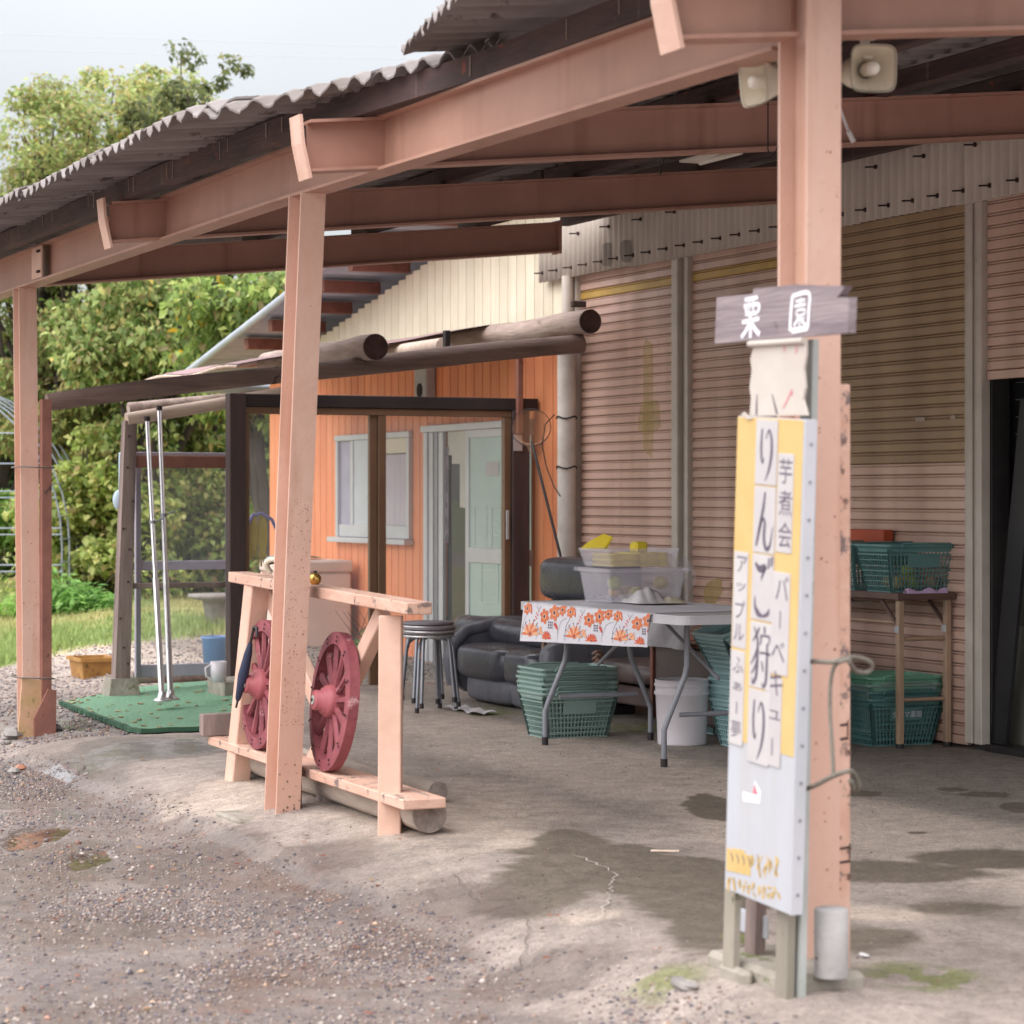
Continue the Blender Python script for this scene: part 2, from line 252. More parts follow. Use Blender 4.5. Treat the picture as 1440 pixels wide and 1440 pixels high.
# ---------------------------------------------------------------- mesh helpers
class MB:
    """collects shapes given in row coordinates (s, t, z)"""
    def __init__(self): self.v = []; self.f = []; self.mi = []; self.cur = 0; self.sm = []
    def add(self, vs, fs, smooth=False):
        o = len(self.v); self.v += [tuple(v) for v in vs]
        for f in fs: self.f.append(tuple(i+o for i in f)); self.mi.append(self.cur); self.sm.append(smooth)
        return self
    def box(self, a, b, M=None):
        (x0, y0, z0), (x1, y1, z1) = a, b
        vs = [(x0, y0, z0), (x1, y0, z0), (x1, y1, z0), (x0, y1, z0), (x0, y0, z1), (x1, y0, z1), (x1, y1, z1), (x0, y1, z1)]
        if M is not None: vs = [M @ Vector(v) for v in vs]
        return self.add(vs, [(0, 3, 2, 1), (4, 5, 6, 7), (0, 1, 5, 4), (1, 2, 6, 5), (2, 3, 7, 6), (3, 0, 4, 7)])
    def bbox(self, a, b, bev=.006, M=None):
        """box with chamfered edges"""
        (x0, y0, z0), (x1, y1, z1) = a, b
        bev = min(bev, abs(x1-x0)*.45, abs(y1-y0)*.45, abs(z1-z0)*.45)
        vs = []; idx = {}
        for i, x in enumerate((x0, x1)):
            for j, y in enumerate((y0, y1)):
                for k, z in enumerate((z0, z1)):
                    dx = bev*(1 if i == 0 else -1); dy = bev*(1 if j == 0 else -1); dz = bev*(1 if k == 0 else -1)
                    idx[i, j, k, 'x'] = len(vs); vs.append((x, y+dy, z+dz))
                    idx[i, j, k, 'y'] = len(vs); vs.append((x+dx, y, z+dz))
                    idx[i, j, k, 'z'] = len(vs); vs.append((x+dx, y+dy, z))
        fs = []
        for i in (0, 1): fs.append([idx[i, 0, 0, 'x'], idx[i, 1, 0, 'x'], idx[i, 1, 1, 'x'], idx[i, 0, 1, 'x']])
        for j in (0, 1): fs.append([idx[0, j, 0, 'y'], idx[1, j, 0, 'y'], idx[1, j, 1, 'y'], idx[0, j, 1, 'y']])
        for k in (0, 1): fs.append([idx[0, 0, k, 'z'], idx[1, 0, k, 'z'], idx[1, 1, k, 'z'], idx[0, 1, k, 'z']])
        for i in (0, 1):
            for j in (0, 1): fs.append([idx[i, j, 0, 'x'], idx[i, j, 1, 'x'], idx[i, j, 1, 'y'], idx[i, j, 0, 'y']])
            for k in (0, 1): fs.append([idx[i, 0, k, 'x'], idx[i, 1, k, 'x'], idx[i, 1, k, 'z'], idx[i, 0, k, 'z']])
        for j in (0, 1):
            for k in (0, 1): fs.append([idx[0, j, k, 'y'], idx[1, j, k, 'y'], idx[1, j, k, 'z'], idx[0, j, k, 'z']])
        for i in (0, 1):
            for j in (0, 1):
                for k in (0, 1): fs.append([idx[i, j, k, 'x'], idx[i, j, k, 'y'], idx[i, j, k, 'z']])
        c = Vector(((x0+x1)/2, (y0+y1)/2, (z0+z1)/2)); ff = []
        for f in fs:
            p = [Vector(vs[q]) for q in f]; n = (p[1]-p[0]).cross(p[2]-p[0]); ctr = sum(p, Vector())/len(p)
            ff.append(f if n.dot(ctr-c) > 0 else f[::-1])
        if M is not None: vs = [M @ Vector(v) for v in vs]
        return self.add(vs, ff)
    def tube(self, pts, r, n=10, caps=True, smooth=True):
        pts = [Vector(p) for p in pts]; rs = r if isinstance(r, (list, tuple)) else [r]*len(pts)
        vs = []; up = None
        for i, p in enumerate(pts):
            d = (pts[min(i+1, len(pts)-1)] - pts[max(i-1, 0)]).normalized()
            if up is None: up = Vector((0, 0, 1)) if abs(d.z) < .9 else Vector((1, 0, 0))
            x = d.cross(up)
            if x.length < 1e-4: x = d.cross(Vector((0, 1, 0)))
            x.normalize(); y = x.cross(d); up = y
            for k in range(n): a = 2*PI*k/n; vs.append(p + (x*math.cos(a) + y*math.sin(a))*rs[i])
        fs = [(i*n+k, i*n+(k+1) % n, (i+1)*n+(k+1) % n, (i+1)*n+k) for i in range(len(pts)-1) for k in range(n)]
        self.add(vs, fs, smooth)
        if caps:
            m = len(pts)-1
            self.add([vs[k] for k in range(n)], [tuple(range(n-1, -1, -1))]); self.add([vs[m*n+k] for k in range(n)], [tuple(range(n))])
        return self
    def lathe(self, c, prof, n=24, M=None, smooth=True, sx=1, sy=1):
        vs = []
        for r, z in prof:
            for k in range(n):
                a = 2*PI*k/n; v = Vector((r*math.cos(a)*sx, r*math.sin(a)*sy, z)); vs.append((M @ v if M is not None else v) + Vector(c))
        fs = [(i*n+k, i*n+(k+1) % n, (i+1)*n+(k+1) % n, (i+1)*n+k) for i in range(len(prof)-1) for k in range(n)]
        return self.add(vs, fs, smooth)
    def prism(self, poly, axis, a, b):
        """extrude a 2-D polygon along an axis (0=s,1=t,2=z)"""
        n = len(poly)
        def P(p, h): return {0: (h, p[0], p[1]), 1: (p[0], h, p[1]), 2: (p[0], p[1], h)}[axis]
        vs = [P(p, a) for p in poly] + [P(p, b) for p in poly]
        ar = sum(poly[i][0]*poly[(i+1) % n][1]-poly[(i+1) % n][0]*poly[i][1] for i in range(n))
        fs = [tuple(range(n-1, -1, -1)), tuple(range(n, 2*n))] + [(i, (i+1) % n, n+(i+1) % n, n+i) for i in range(n)]
        flip = (ar < 0) != (axis == 1)
        if (b < a): flip = not flip
        if flip: fs = [f[::-1] for f in fs]
        return self.add(vs, fs)
    def grid(self, fn, nu, nv, smooth=True, thick=None):
        vs = [fn(i/nu, j/nv) for j in range(nv+1) for i in range(nu+1)]
        fs = [(j*(nu+1)+i, j*(nu+1)+i+1, (j+1)*(nu+1)+i+1, (j+1)*(nu+1)+i) for j in range(nv) for i in range(nu)]
        return self.add(vs, fs, smooth)
    def blob(self, c, r, jit=.12, seed=0, seg=8, ring=5, squash=(1, 1, 1), smooth=True):
        vs = [(0, 0, 1)]
        for i in range(1, ring):
            for k in range(seg):
                a, b_ = PI*i/ring, 2*PI*k/seg; vs.append((math.sin(a)*math.cos(b_), math.sin(a)*math.sin(b_), math.cos(a)))
        vs.append((0, 0, -1)); rr = random.Random(seed); q = []
        for v in vs:
            k = r*(1+rr.uniform(-jit, jit)); q.append((c[0]+v[0]*k*squash[0], c[1]+v[1]*k*squash[1], c[2]+v[2]*k*squash[2]))
        fs = [(0, 1+k, 1+(k+1) % seg) for k in range(seg)]
        for i in range(ring-2):
            for k in range(seg): fs.append((1+i*seg+k, 1+(i+1)*seg+k, 1+(i+1)*seg+(k+1) % seg, 1+i*seg+(k+1) % seg))
        l = len(vs)-1; o = 1+(ring-2)*seg
        fs += [(o+k, l, o+(k+1) % seg) for k in range(seg)]
        return self.add(q, fs, smooth)
    def mesh(self, name, mats, org=(0, 0, 0)):
        me = bpy.data.meshes.new(name)
        me.from_pydata([(v[0]-org[0], v[1]-org[1], v[2]-org[2]) for v in self.v], [], self.f)
        for m in (mats if isinstance(mats, (list, tuple)) else [mats]): me.materials.append(m)
        me.polygons.foreach_set('material_index', self.mi); me.polygons.foreach_set('use_smooth', self.sm); me.update()
        return me
    def build(self, name, mats, parent=None, org=None, **k):
        """part of a thing (parent given) or a top-level mesh with its origin at org"""
        o3 = org if org is not None else (ORG.get(parent.name, (0, 0, 0)) if parent else (0, 0, 0))
        ob = bpy.data.objects.new(name, self.mesh(name, mats, o3)); COL.objects.link(ob)
        if parent is not None:
            ob.parent = parent; ORG[ob.name] = o3
        else:
            ob.location = W(*o3); ob.rotation_euler = (0, 0, TH)
        for a_, b_ in k.items(): ob[a_] = b_
        return ob
ORG = {}
def thing(name, label, cat, s, t, z=0, group=None):
    o = bpy.data.objects.new(name, None); COL.objects.link(o); o.empty_display_size = .1
    o.location = W(s, t, z); o.rotation_euler = (0, 0, TH); ORG[o.name] = (s, t, z)
    o['label'] = label; o['category'] = cat
    if group: o['group'] = group
    return o
def tag(o, label, cat, group=None):
    o['label'] = label; o['category'] = cat
    if group: o['group'] = group
    return o
def inst(name, me, parent, loc, rot=(0, 0, 0), mats=None):
    """a part that shares mesh data; loc in row coordinates"""
    ob = bpy.data.objects.new(name, me); COL.objects.link(ob); ob.parent = parent
    po = ORG.get(parent.name, (0, 0, 0)); ob.location = (loc[0]-po[0], loc[1]-po[1], loc[2]-po[2]); ob.rotation_euler = rot
    return ob
def copy_tree(o, parent=None):
    c = o.copy(); COL.objects.link(c); c.parent = parent
    for ch in list(o.children): copy_tree(ch, c)
    return c
def from_np(name, V, Fc, mats, cols=None, smooth=False, nside=3):
    me = bpy.data.meshes.new(name); nv, nf = len(V), len(Fc)
    me.vertices.add(nv); me.vertices.foreach_set('co', V.astype(np.float32).ravel())
    me.loops.add(nf*nside); me.loops.foreach_set('vertex_index', Fc.astype(np.int32).ravel())
    me.polygons.add(nf); me.polygons.foreach_set('loop_start', np.arange(0, nf*nside, nside, dtype=np.int32))
    me.polygons.foreach_set('loop_total', np.full(nf, nside, dtype=np.int32)); me.update(calc_edges=True)
    if smooth: me.polygons.foreach_set('use_smooth', np.ones(nf, dtype=bool))
    if cols is not None:
        at = me.color_attributes.new('Col', 'FLOAT_COLOR', 'POINT'); at.data.foreach_set('color', cols.astype(np.float32).ravel())
    for m in mats: me.materials.append(m)
    return me
def glyphs(txt, h, wscale, name='t'):
    """text converted to flat polygons: list of (verts2d, faces)"""
    cu = bpy.data.curves.new(name, 'FONT'); cu.body = txt; cu.size = h; cu.align_x = 'CENTER'; cu.resolution_u = 2
    ob = bpy.data.objects.new(name, cu); COL.objects.link(ob)
    dg = bpy.context.evaluated_depsgraph_get(); me = bpy.data.meshes.new_from_object(ob.evaluated_get(dg))
    v = [(p.co.x*wscale, p.co.y) for p in me.vertices]; f = [tuple(p.vertices) for p in me.polygons]
    bpy.data.objects.remove(ob); bpy.data.curves.remove(cu); bpy.data.meshes.remove(me)
    if v:
        cx = (min(p[0] for p in v)+max(p[0] for p in v))/2; cy = (min(p[1] for p in v)+max(p[1] for p in v))/2
        v = [(p[0]-cx, p[1]-cy) for p in v]
    return v, f
def brush(mb, pts, ws, fn, n=6):
    """a tapering brush stroke: pts 2-D control points, ws widths, fn maps 2-D to 3-D"""
    P = [Vector((p[0], p[1], 0)) for p in pts]; out = []; wo = []
    for i in range(len(P)-1):
        p0, p1, p2, p3 = P[max(i-1, 0)], P[i], P[i+1], P[min(i+2, len(P)-1)]
        for k in range(n):
            u = k/n
            out.append(.5*((2*p1)+(-p0+p2)*u+(2*p0-5*p1+4*p2-p3)*u*u+(-p0+3*p1-3*p2+p3)*u**3)); wo.append(ws[i]*(1-u)+ws[i+1]*u)
    out.append(P[-1]); wo.append(ws[-1]); vs = []
    for i, p in enumerate(out):
        d = (out[min(i+1, len(out)-1)]-out[max(i-1, 0)]); d.normalize(); q = Vector((-d.y, d.x, 0))*wo[i]/2
        vs += [fn(p.x+q.x, p.y+q.y), fn(p.x-q.x, p.y-q.y)]
    mb.add(vs, [(2*i, 2*i+1, 2*i+3, 2*i+2) for i in range(len(out)-1)])

# ---------------------------------------------------------------- terrain
def sstep(a, b, x): x = np.clip((x-a)/(b-a), 0, 1); return x*x*(3-2*x)
_g = rng.random((256, 256))
def vnoise(x, y):
    xi = np.floor(x).astype(int); yi = np.floor(y).astype(int); fx = x-xi; fy = y-yi; fx = fx*fx*(3-2*fx); fy = fy*fy*(3-2*fy)
    a = _g[xi % 256, yi % 256]; b = _g[(xi+1) % 256, yi % 256]; c = _g[xi % 256, (yi+1) % 256]; d = _g[(xi+1) % 256, (yi+1) % 256]
    return (a*(1-fx)+b*fx)*(1-fy)+(c*(1-fx)+d*fx)*fy
def fbm(x, y, o=4):
    r = 0; a = .5
    for i in range(o): r = r + a*vnoise(x*2**i+17*i, y*2**i+31*i); a *= .5
    return r/(1-.5**o)
def hgt(s, t, fine=True):
    s = np.asarray(s, float); t = np.asarray(t, float)
    e = -.10 + .10*(fbm(s*1.1+50, t*1.1+50, 3)-.5)*2 - .22*sstep(2.8, 3.7, s)
    h = -.085*(1-sstep(e-.42, e+.28, t)) - .028*(1-sstep(-.34, -.24, t + .1*(fbm(s*3+7, t*3, 3)-.5)))
    h = h - .055*(1-sstep(-4.1, -3.1, s))*(1-sstep(1.1, 2.0, t))
    h = h + .030*np.exp(-((s+.3)**2/2.2+(t-.35)**2/.12)) + .020*np.exp(-((s-1.6)**2/.8+(t-.5)**2/.2))
    h = h + .035*np.exp(-((s-3.9)**2/.5+(t+.02)**2/.10)) + .012*(fbm(s*2.3, t*2.3, 3)-.5)
    Yw = M0[1]-s*CA+t*SA; h = h + 1.1*np.clip(Yw-18.5, 0, 99)/32
    if fine: h = h + .006*(fbm(s*11+9, t*11, 3)-.5)
    h = h - .30*sstep(4.0, 9.0, -s-5+0*t)*(1-sstep(1.2, 3.0, t)) - .06*sstep(6.6, 7.6, -s)*sstep(1.2, 0, t-1)
    return h
def H1(s, t): return float(hgt(np.array([s]), np.array([t]))[0])

def blobs(S, T, lst):
    """soft-edged blobs given by image spots turned into ground spots"""
    m = np.zeros_like(S)
    for (px, py, rx, ry, soft) in lst:
        s, t, _ = gz(px, py, -.03); p = W(s, t); Y = p.y
        RX = rx*Y/F; RY = ry*Y*Y/(F*EYE)
        X_ = M0[0]+S*SA+T*CA; Y_ = M0[1]-S*CA+T*SA
        d = np.sqrt(((X_-p.x)/RX)**2+((Y_-p.y)/RY)**2) + (fbm(X_*3, Y_*3, 4)-.5)*.9 + (fbm(X_*17, Y_*17, 3)-.5)*.35; soft = soft*.75
        m = np.maximum(m, 1-sstep(1-soft, 1+soft*.3, d))
    return m
Ys = [3.0]
while Ys[-1] < 24: Ys.append(Ys[-1] + max(.012, .0016*Ys[-1]**1.35*.55))
Ys = np.array(Ys); NX = 620
U = np.linspace(-1, 1, NX)
YY, UU = np.meshgrid(Ys, U, indexing='ij'); XX = UU*(YY*.27+.5)
S = (XX-M0[0])*SA-(YY-M0[1])*CA; T = (XX-M0[0])*CA+(YY-M0[1])*SA
Hh = hgt(S, T)
apron = sstep(-.31, -.19, T + .07*(fbm(S*9, T*9, 3)-.5)*2 + .22*(fbm(S*1.7+5, T*1.7, 4)-.5)*2 - .16*sstep(1.0, 4, S)*-1)      # concrete apron / slab
inner = sstep(1.25, 1.75, T + .25*(fbm(S*1.3, T*1.3+40, 3)-.5)*2 - .18*sstep(-1, -4, S)) * 1.0    # inner floor, lightened to offset light lost under the roof
stain = blobs(S, T, [(800, 1205, 60, 26, .35), (850, 1240, 150, 36, .25), (960, 1265, 120, 60, .3), (1000, 1330, 80, 40, .3),
                     (1000, 1143, 42, 22, .12), (760, 1270, 90, 22, .5), (1230, 1240, 170, 18, .4), (1400, 1220, 120, 14, .5), (1240, 1330, 60, 14, .4), (1350, 1290, 90, 12, .6),
                     (1210, 1125, 30, 5, .2), (1385, 1127, 40, 5, .2), (1440, 1147, 30, 9, .2), (1340, 1119, 22, 3, .2), (1290, 1183, 20, 3, .3),
                     (1180, 1330, 100, 30, .6)])
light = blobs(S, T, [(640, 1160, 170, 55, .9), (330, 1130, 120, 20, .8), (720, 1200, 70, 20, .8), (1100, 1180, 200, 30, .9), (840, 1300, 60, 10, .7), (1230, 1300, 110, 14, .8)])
wet = blobs(S, T, [(48, 1146, 46, 17, .06), (128, 1178, 32, 11, .06)])
damp = blobs(S, T, [(430, 1205, 120, 26, .5), (610, 1275, 130, 30, .5), (260, 1190, 110, 34, .5), (120, 1270, 160, 40, .7), (760, 1350, 120, 24, .6), (330, 1330, 160, 34, .7), (60, 1085, 130, 34, .5), (240, 1063, 110, 14, .25), (160, 1050, 60, 8, .3), (40, 1200, 140, 60, .6), (60, 1400, 200, 80, .9), (150, 1015, 80, 22, .5), (30, 990, 60, 40, .5), (520, 1300, 60, 10, .5)])
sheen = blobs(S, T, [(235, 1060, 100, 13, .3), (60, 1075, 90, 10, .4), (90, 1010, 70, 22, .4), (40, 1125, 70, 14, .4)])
moss = blobs(S, T, [(1040, 1340, 36, 14, .6), (1300, 1395, 90, 24, .9), (690, 1008, 46, 10, .8), (900, 1032, 60, 8, .8), (940, 1395, 70, 16, .9), (1180, 1345, 50, 12, .7)])*(fbm(XX*9, YY*9, 3) > .42)
n1 = fbm(XX*1.7, YY*1.7, 5)[..., None]; n2 = fbm(XX*8, YY*8, 4)[..., None]
def L3(c): return np.array(lin(c)[:3])
def mixc(a, b, k): return a*(1-k)+b*k
colr = mixc(L3((134, 122, 116)), L3((106, 96, 92)), np.clip((n1-.3)*2.2, 0, 1))            # lot: gritty earth and gravel
colr = mixc(colr, L3((112, 90, 78)), np.clip((n2-.55)*4, 0, .6))
lit = mixc(L3((162, 149, 141)), L3((138, 126, 118)), np.clip((n1-.3)*2.5, 0, 1))
colr = mixc(colr, lit, apron[..., None])
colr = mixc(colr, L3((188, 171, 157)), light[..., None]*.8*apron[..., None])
ins = mixc(L3((200, 184, 171)), L3((180, 165, 154)), n1)  # paler floor colour making up for weak light inside
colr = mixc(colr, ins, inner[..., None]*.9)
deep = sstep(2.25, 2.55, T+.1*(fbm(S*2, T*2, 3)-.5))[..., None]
colr = mixc(colr, L3((132, 122, 114)), deep*.85)  # back of the floor: porch shade and wet put into a darker colour
colr = mixc(colr, L3((100, 89, 76)), stain[..., None]*.9)
colr = mixc(colr, L3((92, 74, 60)), wet[..., None]*.85)
colr = mixc(colr, L3((98, 86, 80)), damp[..., None]*.62)
colr = mixc(colr, L3((124, 120, 122)), sheen[..., None]*.6)  # reflected sky on the wet ground, partly painted as a paler colour
colr = mixc(colr, L3((110, 116, 58)), moss[..., None]*.75)
lawn = sstep(10.4, 11.2, -S + .6*(fbm(S*1.5, T*1.5, 3)-.5))*sstep(17.0, 17.8, YY+.6*(fbm(XX*2, YY*2, 3)-.5))
far_gravel = sstep(6.7, 7.3, -S)
Hh = Hh - .004*wet*0 - .012*wet
rgh = .86 - .0*wet + 0*wet
rgh = np.clip(.80 - .30*(1-apron) - .30*damp - .12*inner*(1-deep[..., 0]), .1, 1); rgh = rgh*(1-.72*sheen); rgh = rgh*(1-wet)+.03*wet
grit = np.clip(1-apron*.8-wet, 0, 1)
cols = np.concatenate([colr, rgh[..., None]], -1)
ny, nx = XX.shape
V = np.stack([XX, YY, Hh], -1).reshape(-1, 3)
ii = np.arange(ny*nx).reshape(ny, nx)
Fq = np.stack([ii[:-1, :-1], ii[:-1, 1:], ii[1:, 1:], ii[1:, :-1]], -1).reshape(-1, 4)
gm = bpy.data.materials.new('ground_surface'); gm.use_nodes = True; g = gm.node_tree; gb = g.nodes['Principled BSDF']
def gn(t, **k):
    q = g.nodes.new(t)
    for a_, v in k.items(): setattr(q, a_, v)
    return q
va = gn('ShaderNodeVertexColor', layer_name='Col'); geo = gn('ShaderNodeNewGeometry')
def gnoise(sc, det=5, ro=.6):
    q = gn('ShaderNodeTexNoise'); q.inputs['Scale'].default_value = sc; q.inputs['Detail'].default_value = det; q.inputs['Roughness'].default_value = ro
    g.links.new(geo.outputs['Position'], q.inputs['Vector']); return q
na, nb, nc = gnoise(38, 6, .75), gnoise(130, 3, .7), gnoise(9, 5)
def gmath(op, a, b):
    q = gn('ShaderNodeMath', operation=op)
    for i, x in enumerate((a, b)):
        if isinstance(x, (int, float)): q.inputs[i].default_value = x
        else: g.links.new(x, q.inputs[i])
    return q.outputs[0]
fac = gmath('ADD', gmath('MULTIPLY', na.outputs[0], .75), gmath('MULTIPLY', nb.outputs[0], .75)); fac = gmath('ADD', gmath('MULTIPLY', nc.outputs[0], .5), fac)
mrg = gn('ShaderNodeMapRange'); mrg.inputs['From Min'].default_value = .78; mrg.inputs['From Max'].default_value = 1.22; mrg.inputs['To Min'].default_value = .55; mrg.inputs['To Max'].default_value = 1.45
g.links.new(fac, mrg.inputs['Value'])
vm = gn('ShaderNodeVectorMath', operation='SCALE'); g.links.new(va.outputs['Color'], vm.inputs[0]); g.links.new(mrg.outputs[0], vm.inputs['Scale'])
# hairline cracks: Voronoi cell borders, warped
vo = gn('ShaderNodeTexVoronoi', feature='DISTANCE_TO_EDGE'); vo.inputs['Scale'].default_value = .95
wv = gn('ShaderNodeVectorMath', operation='MULTIPLY_ADD'); g.links.new(na.outputs['Color'], wv.inputs[0]); wv.inputs[1].default_value = (.12, .12, .0)
wz = gn('ShaderNodeVectorMath', operation='MULTIPLY_ADD'); g.links.new(nc.outputs['Color'], wz.inputs[0]); wz.inputs[1].default_value = (.45, .45, .0); g.links.new(geo.outputs['Position'], wz.inputs[2])
g.links.new(wz.outputs[0], wv.inputs[2]); g.links.new(wv.outputs[0], vo.inputs['Vector'])
ck = gn('ShaderNodeMapRange'); ck.inputs['From Min'].default_value = .002; ck.inputs['From Max'].default_value = .008; ck.inputs['To Min'].default_value = .75; ck.inputs['To Max'].default_value = 1
g.links.new(vo.outputs['Distance'], ck.inputs['Value'])
vm2 = gn('ShaderNodeVectorMath', operation='SCALE'); g.links.new(vm.outputs[0], vm2.inputs[0]); g.links.new(ck.outputs[0], vm2.inputs['Scale'])
g.links.new(vm2.outputs[0], gb.inputs['Base Color']); g.links.new(va.outputs['Alpha'], gb.inputs['Roughness'])
bp = gn('ShaderNodeBump'); bp.inputs['Distance'].default_value = .012
bs = gn('ShaderNodeMapRange'); bs.inputs['From Min'].default_value = .05; bs.inputs['From Max'].default_value = .5; bs.inputs['To Max'].default_value = .8
g.links.new(va.outputs['Alpha'], bs.inputs['Value']); g.links.new(bs.outputs[0], bp.inputs['Strength'])
g.links.new(gmath('ADD', na.outputs[0], gmath('MULTIPLY', nb.outputs[0], .5)), bp.inputs['Height']); g.links.new(bp.outputs[0], gb.inputs['Normal'])
# lawn tint folded into the vertex colours beyond the lean-to
lawncol = mixc(L3((112, 128, 74)), L3((150, 144, 92)), np.clip((n1-.35)*3, 0, 1))
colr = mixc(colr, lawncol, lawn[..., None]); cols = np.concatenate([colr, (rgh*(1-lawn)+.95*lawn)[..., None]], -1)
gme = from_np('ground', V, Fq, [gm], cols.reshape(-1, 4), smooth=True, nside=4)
gob = bpy.data.objects.new('ground', gme); COL.objects.link(gob); gob['kind'] = 'structure'
# the ground goes on to the horizon (a little lower, so the two sheets never share a plane)
far = MB(); far.add([(-900, -300, -.62), (900, -300, -.62), (900, 1600, -.62), (-900, 1600, -.62)], [(0, 1, 2, 3)])
lot_ = MB(); lot_.add([(-60, -40, -.55), (60, -40, -.55), (60, 60, -.55), (-60, 60, -.55)], [(0, 1, 2, 3)]); LOTM = mat('outer_lot_gravel', (140, 127, 124), (120, 108, 105), scale=1.5, rough=.95)
lt_ = bpy.data.objects.new('parking_lot', lot_.mesh('parking_lot', LOTM)); COL.objects.link(lt_); lt_['kind'] = 'structure'
FARM = mat('far_meadow', (120, 128, 84), (98, 106, 66), scale=.05, rough=.95)
fo = bpy.data.objects.new('meadow', far.mesh('meadow', FARM)); COL.objects.link(fo); fo['kind'] = 'structure'
# lawn strip from 22 m to the hedge
lm = MB()
def lawnf(u, v):
    y = 17.2+v*32; x = -14+u*20; return (x, y, -.20 + 1.1*max(0, y-18.5)/32 + .03*math.sin(x*2)*math.sin(y*1.3) - (.5 if y < 23.5 and abs(x) < y*.27+.4 else 0)*1)
lm.grid(lawnf, 60, 60)
LAWNM = mat('lawn_soil', (116, 124, 72), (150, 138, 88), scale=.8, rough=.95)
lo = bpy.data.objects.new('lawn', lm.mesh('lawn', LAWNM)); COL.objects.link(lo); lo['kind'] = 'structure'

# ---------------------------------------------------------------- leaf / grass / pebble scatter
def vcmat(name, rough=.7, trans=0.0, spec=.3):
    m = bpy.data.materials.new(name); m.use_nodes = True; n = m.node_tree; b = n.nodes['Principled BSDF']
    v = n.nodes.new('ShaderNodeVertexColor'); v.layer_name = 'Col'; n.links.new(v.outputs['Color'], b.inputs['Base Color'])
    b.inputs['Roughness'].default_value = rough; b.inputs['Specular IOR Level'].default_value = spec
    if trans:
        tr = n.nodes.new('ShaderNodeBsdfTranslucent'); mx = n.nodes.new('ShaderNodeMixShader'); mx.inputs[0].default_value = trans
        n.links.new(v.outputs['Color'], tr.inputs['Color']); n.links.new(b.outputs[0], mx.inputs[1]); n.links.new(tr.outputs[0], mx.inputs[2])
        n.links.new(mx.outputs[0], n.nodes['Material Output'].inputs[0])
    return m
LEAFM = vcmat('leaf_surface', .5, .5); PEBM = vcmat('pebble_surface', .8); GRASSM = vcmat('grass_blade', .7, .3)
def leaves(P, size, pal, wts, droop=.5, aspect=1.7, r=rng):
    """P: n x 3 leaf positions; each leaf = two triangles folded on the midrib"""
    n = len(P); yaw = r.random(n)*2*PI; pitch = -droop*PI/2*r.random(n)**.7 + (r.random(n)-.5)*.9
    d = np.stack([np.cos(yaw)*np.cos(pitch), np.sin(yaw)*np.cos(pitch), np.sin(pitch)], 1)
    x = np.stack([-np.sin(yaw), np.cos(yaw), np.zeros(n)], 1); roll = (r.random(n)-.5)*1.6
    up = np.cross(x, d); sd = x*np.cos(roll)[:, None]+up*np.sin(roll)[:, None]; nn = np.cross(d, sd)
    sz = size*(.55+.9*r.random(n))[:, None]; wd = sz/aspect/2
    a = P; b = P+d*sz; c = P+d*sz*.42+sd*wd+nn*wd*.35; e = P+d*sz*.42-sd*wd+nn*wd*.35
    V = np.stack([a, c, b, e], 1).reshape(-1, 3); i = np.arange(n)*4
    Fc = np.concatenate([np.stack([i, i+1, i+2], 1), np.stack([i, i+2, i+3], 1)])
    pal = np.array([lin(c)[:3] for c in pal]); k = r.choice(len(pal), n, p=np.array(wts)/sum(wts))
    cc = pal[k]*(.75+.5*r.random(n))[:, None]; cc = np.repeat(np.concatenate([cc, np.ones((n, 1))], 1), 4, 0)
    return V, Fc, cc
def clump_points(n, clumps, r=rng, shell=.55):
    """points near the surface of many small clumps; clumps: m x 4 (x, y, z, radius)"""
    k = r.integers(0, len(clumps), n); d = r.normal(size=(n, 3)); d /= np.linalg.norm(d, axis=1)[:, None]
    rad = clumps[k, 3]*(shell+(1-shell)*r.random(n))*1.0
    return clumps[k, :3]+d*rad[:, None]*np.array([1, 1, .8]), k
def tree(name, label, x, y, z0, h, rx, ry, zc, rz, nl, nc, size, pal, wts, trunk_r=.12, seed=1, cr=(.35, .7), lean=(0, 0), cat='tree', group=None, twigs=14, droop=.6, aspect=1.8):
    r = np.random.default_rng(seed); rr = random.Random(seed)
    o = bpy.data.objects.new(name, None); COL.objects.link(o); o.location = (x, y, z0); tag(o, label, cat, group)
    cl = []
    while len(cl) < nc:
        p = r.normal(size=3); p /= np.linalg.norm(p); q = p*(r.random()**.45)
        cl.append((q[0]*rx+lean[0], q[1]*ry+lean[1], zc-z0+q[2]*rz, rr.uniform(*cr)))
    cl = np.array(cl); P, _ = clump_points(nl, cl, r)
    P = P[P[:, 2] > .15]
    V_, F_, C_ = leaves(P, size, pal, wts, droop, aspect, r)
    me = from_np('crown', V_, F_, [LEAFM], C_); c = bpy.data.objects.new('crown', me); COL.objects.link(c); c.parent = o
    if trunk_r:
        m = MB(); top = Vector((lean[0]*.8, lean[1]*.8, (zc-z0)+rz*.5)); pts = [Vector((0, 0, -.3))]; rs = [trunk_r*1.5]
        for i in range(1, 8):
            u = i/7; pts.append(Vector((top.x*u+.18*math.sin(3*u+seed), top.y*u+.15*math.cos(4*u+seed), top.z*u))); rs.append(trunk_r*(1-.75*u))
        m.tube(pts, rs, 9)
        for q in range(twigs):
            b0 = pts[rr.randint(2, 6)]; e = cl[rr.randrange(len(cl))][:3]; e = Vector(e); mid = (b0+e)/2+Vector((rr.uniform(-.2, .2), rr.uniform(-.2, .2), rr.uniform(0, .4)))
            m.tube([b0, mid, e], [trunk_r*.4, trunk_r*.25, trunk_r*.07], 6)
        tm = m.mesh('trunk', BARK); t_ = bpy.data.objects.new('trunk', tm); COL.objects.link(t_); t_.parent = o
    return o
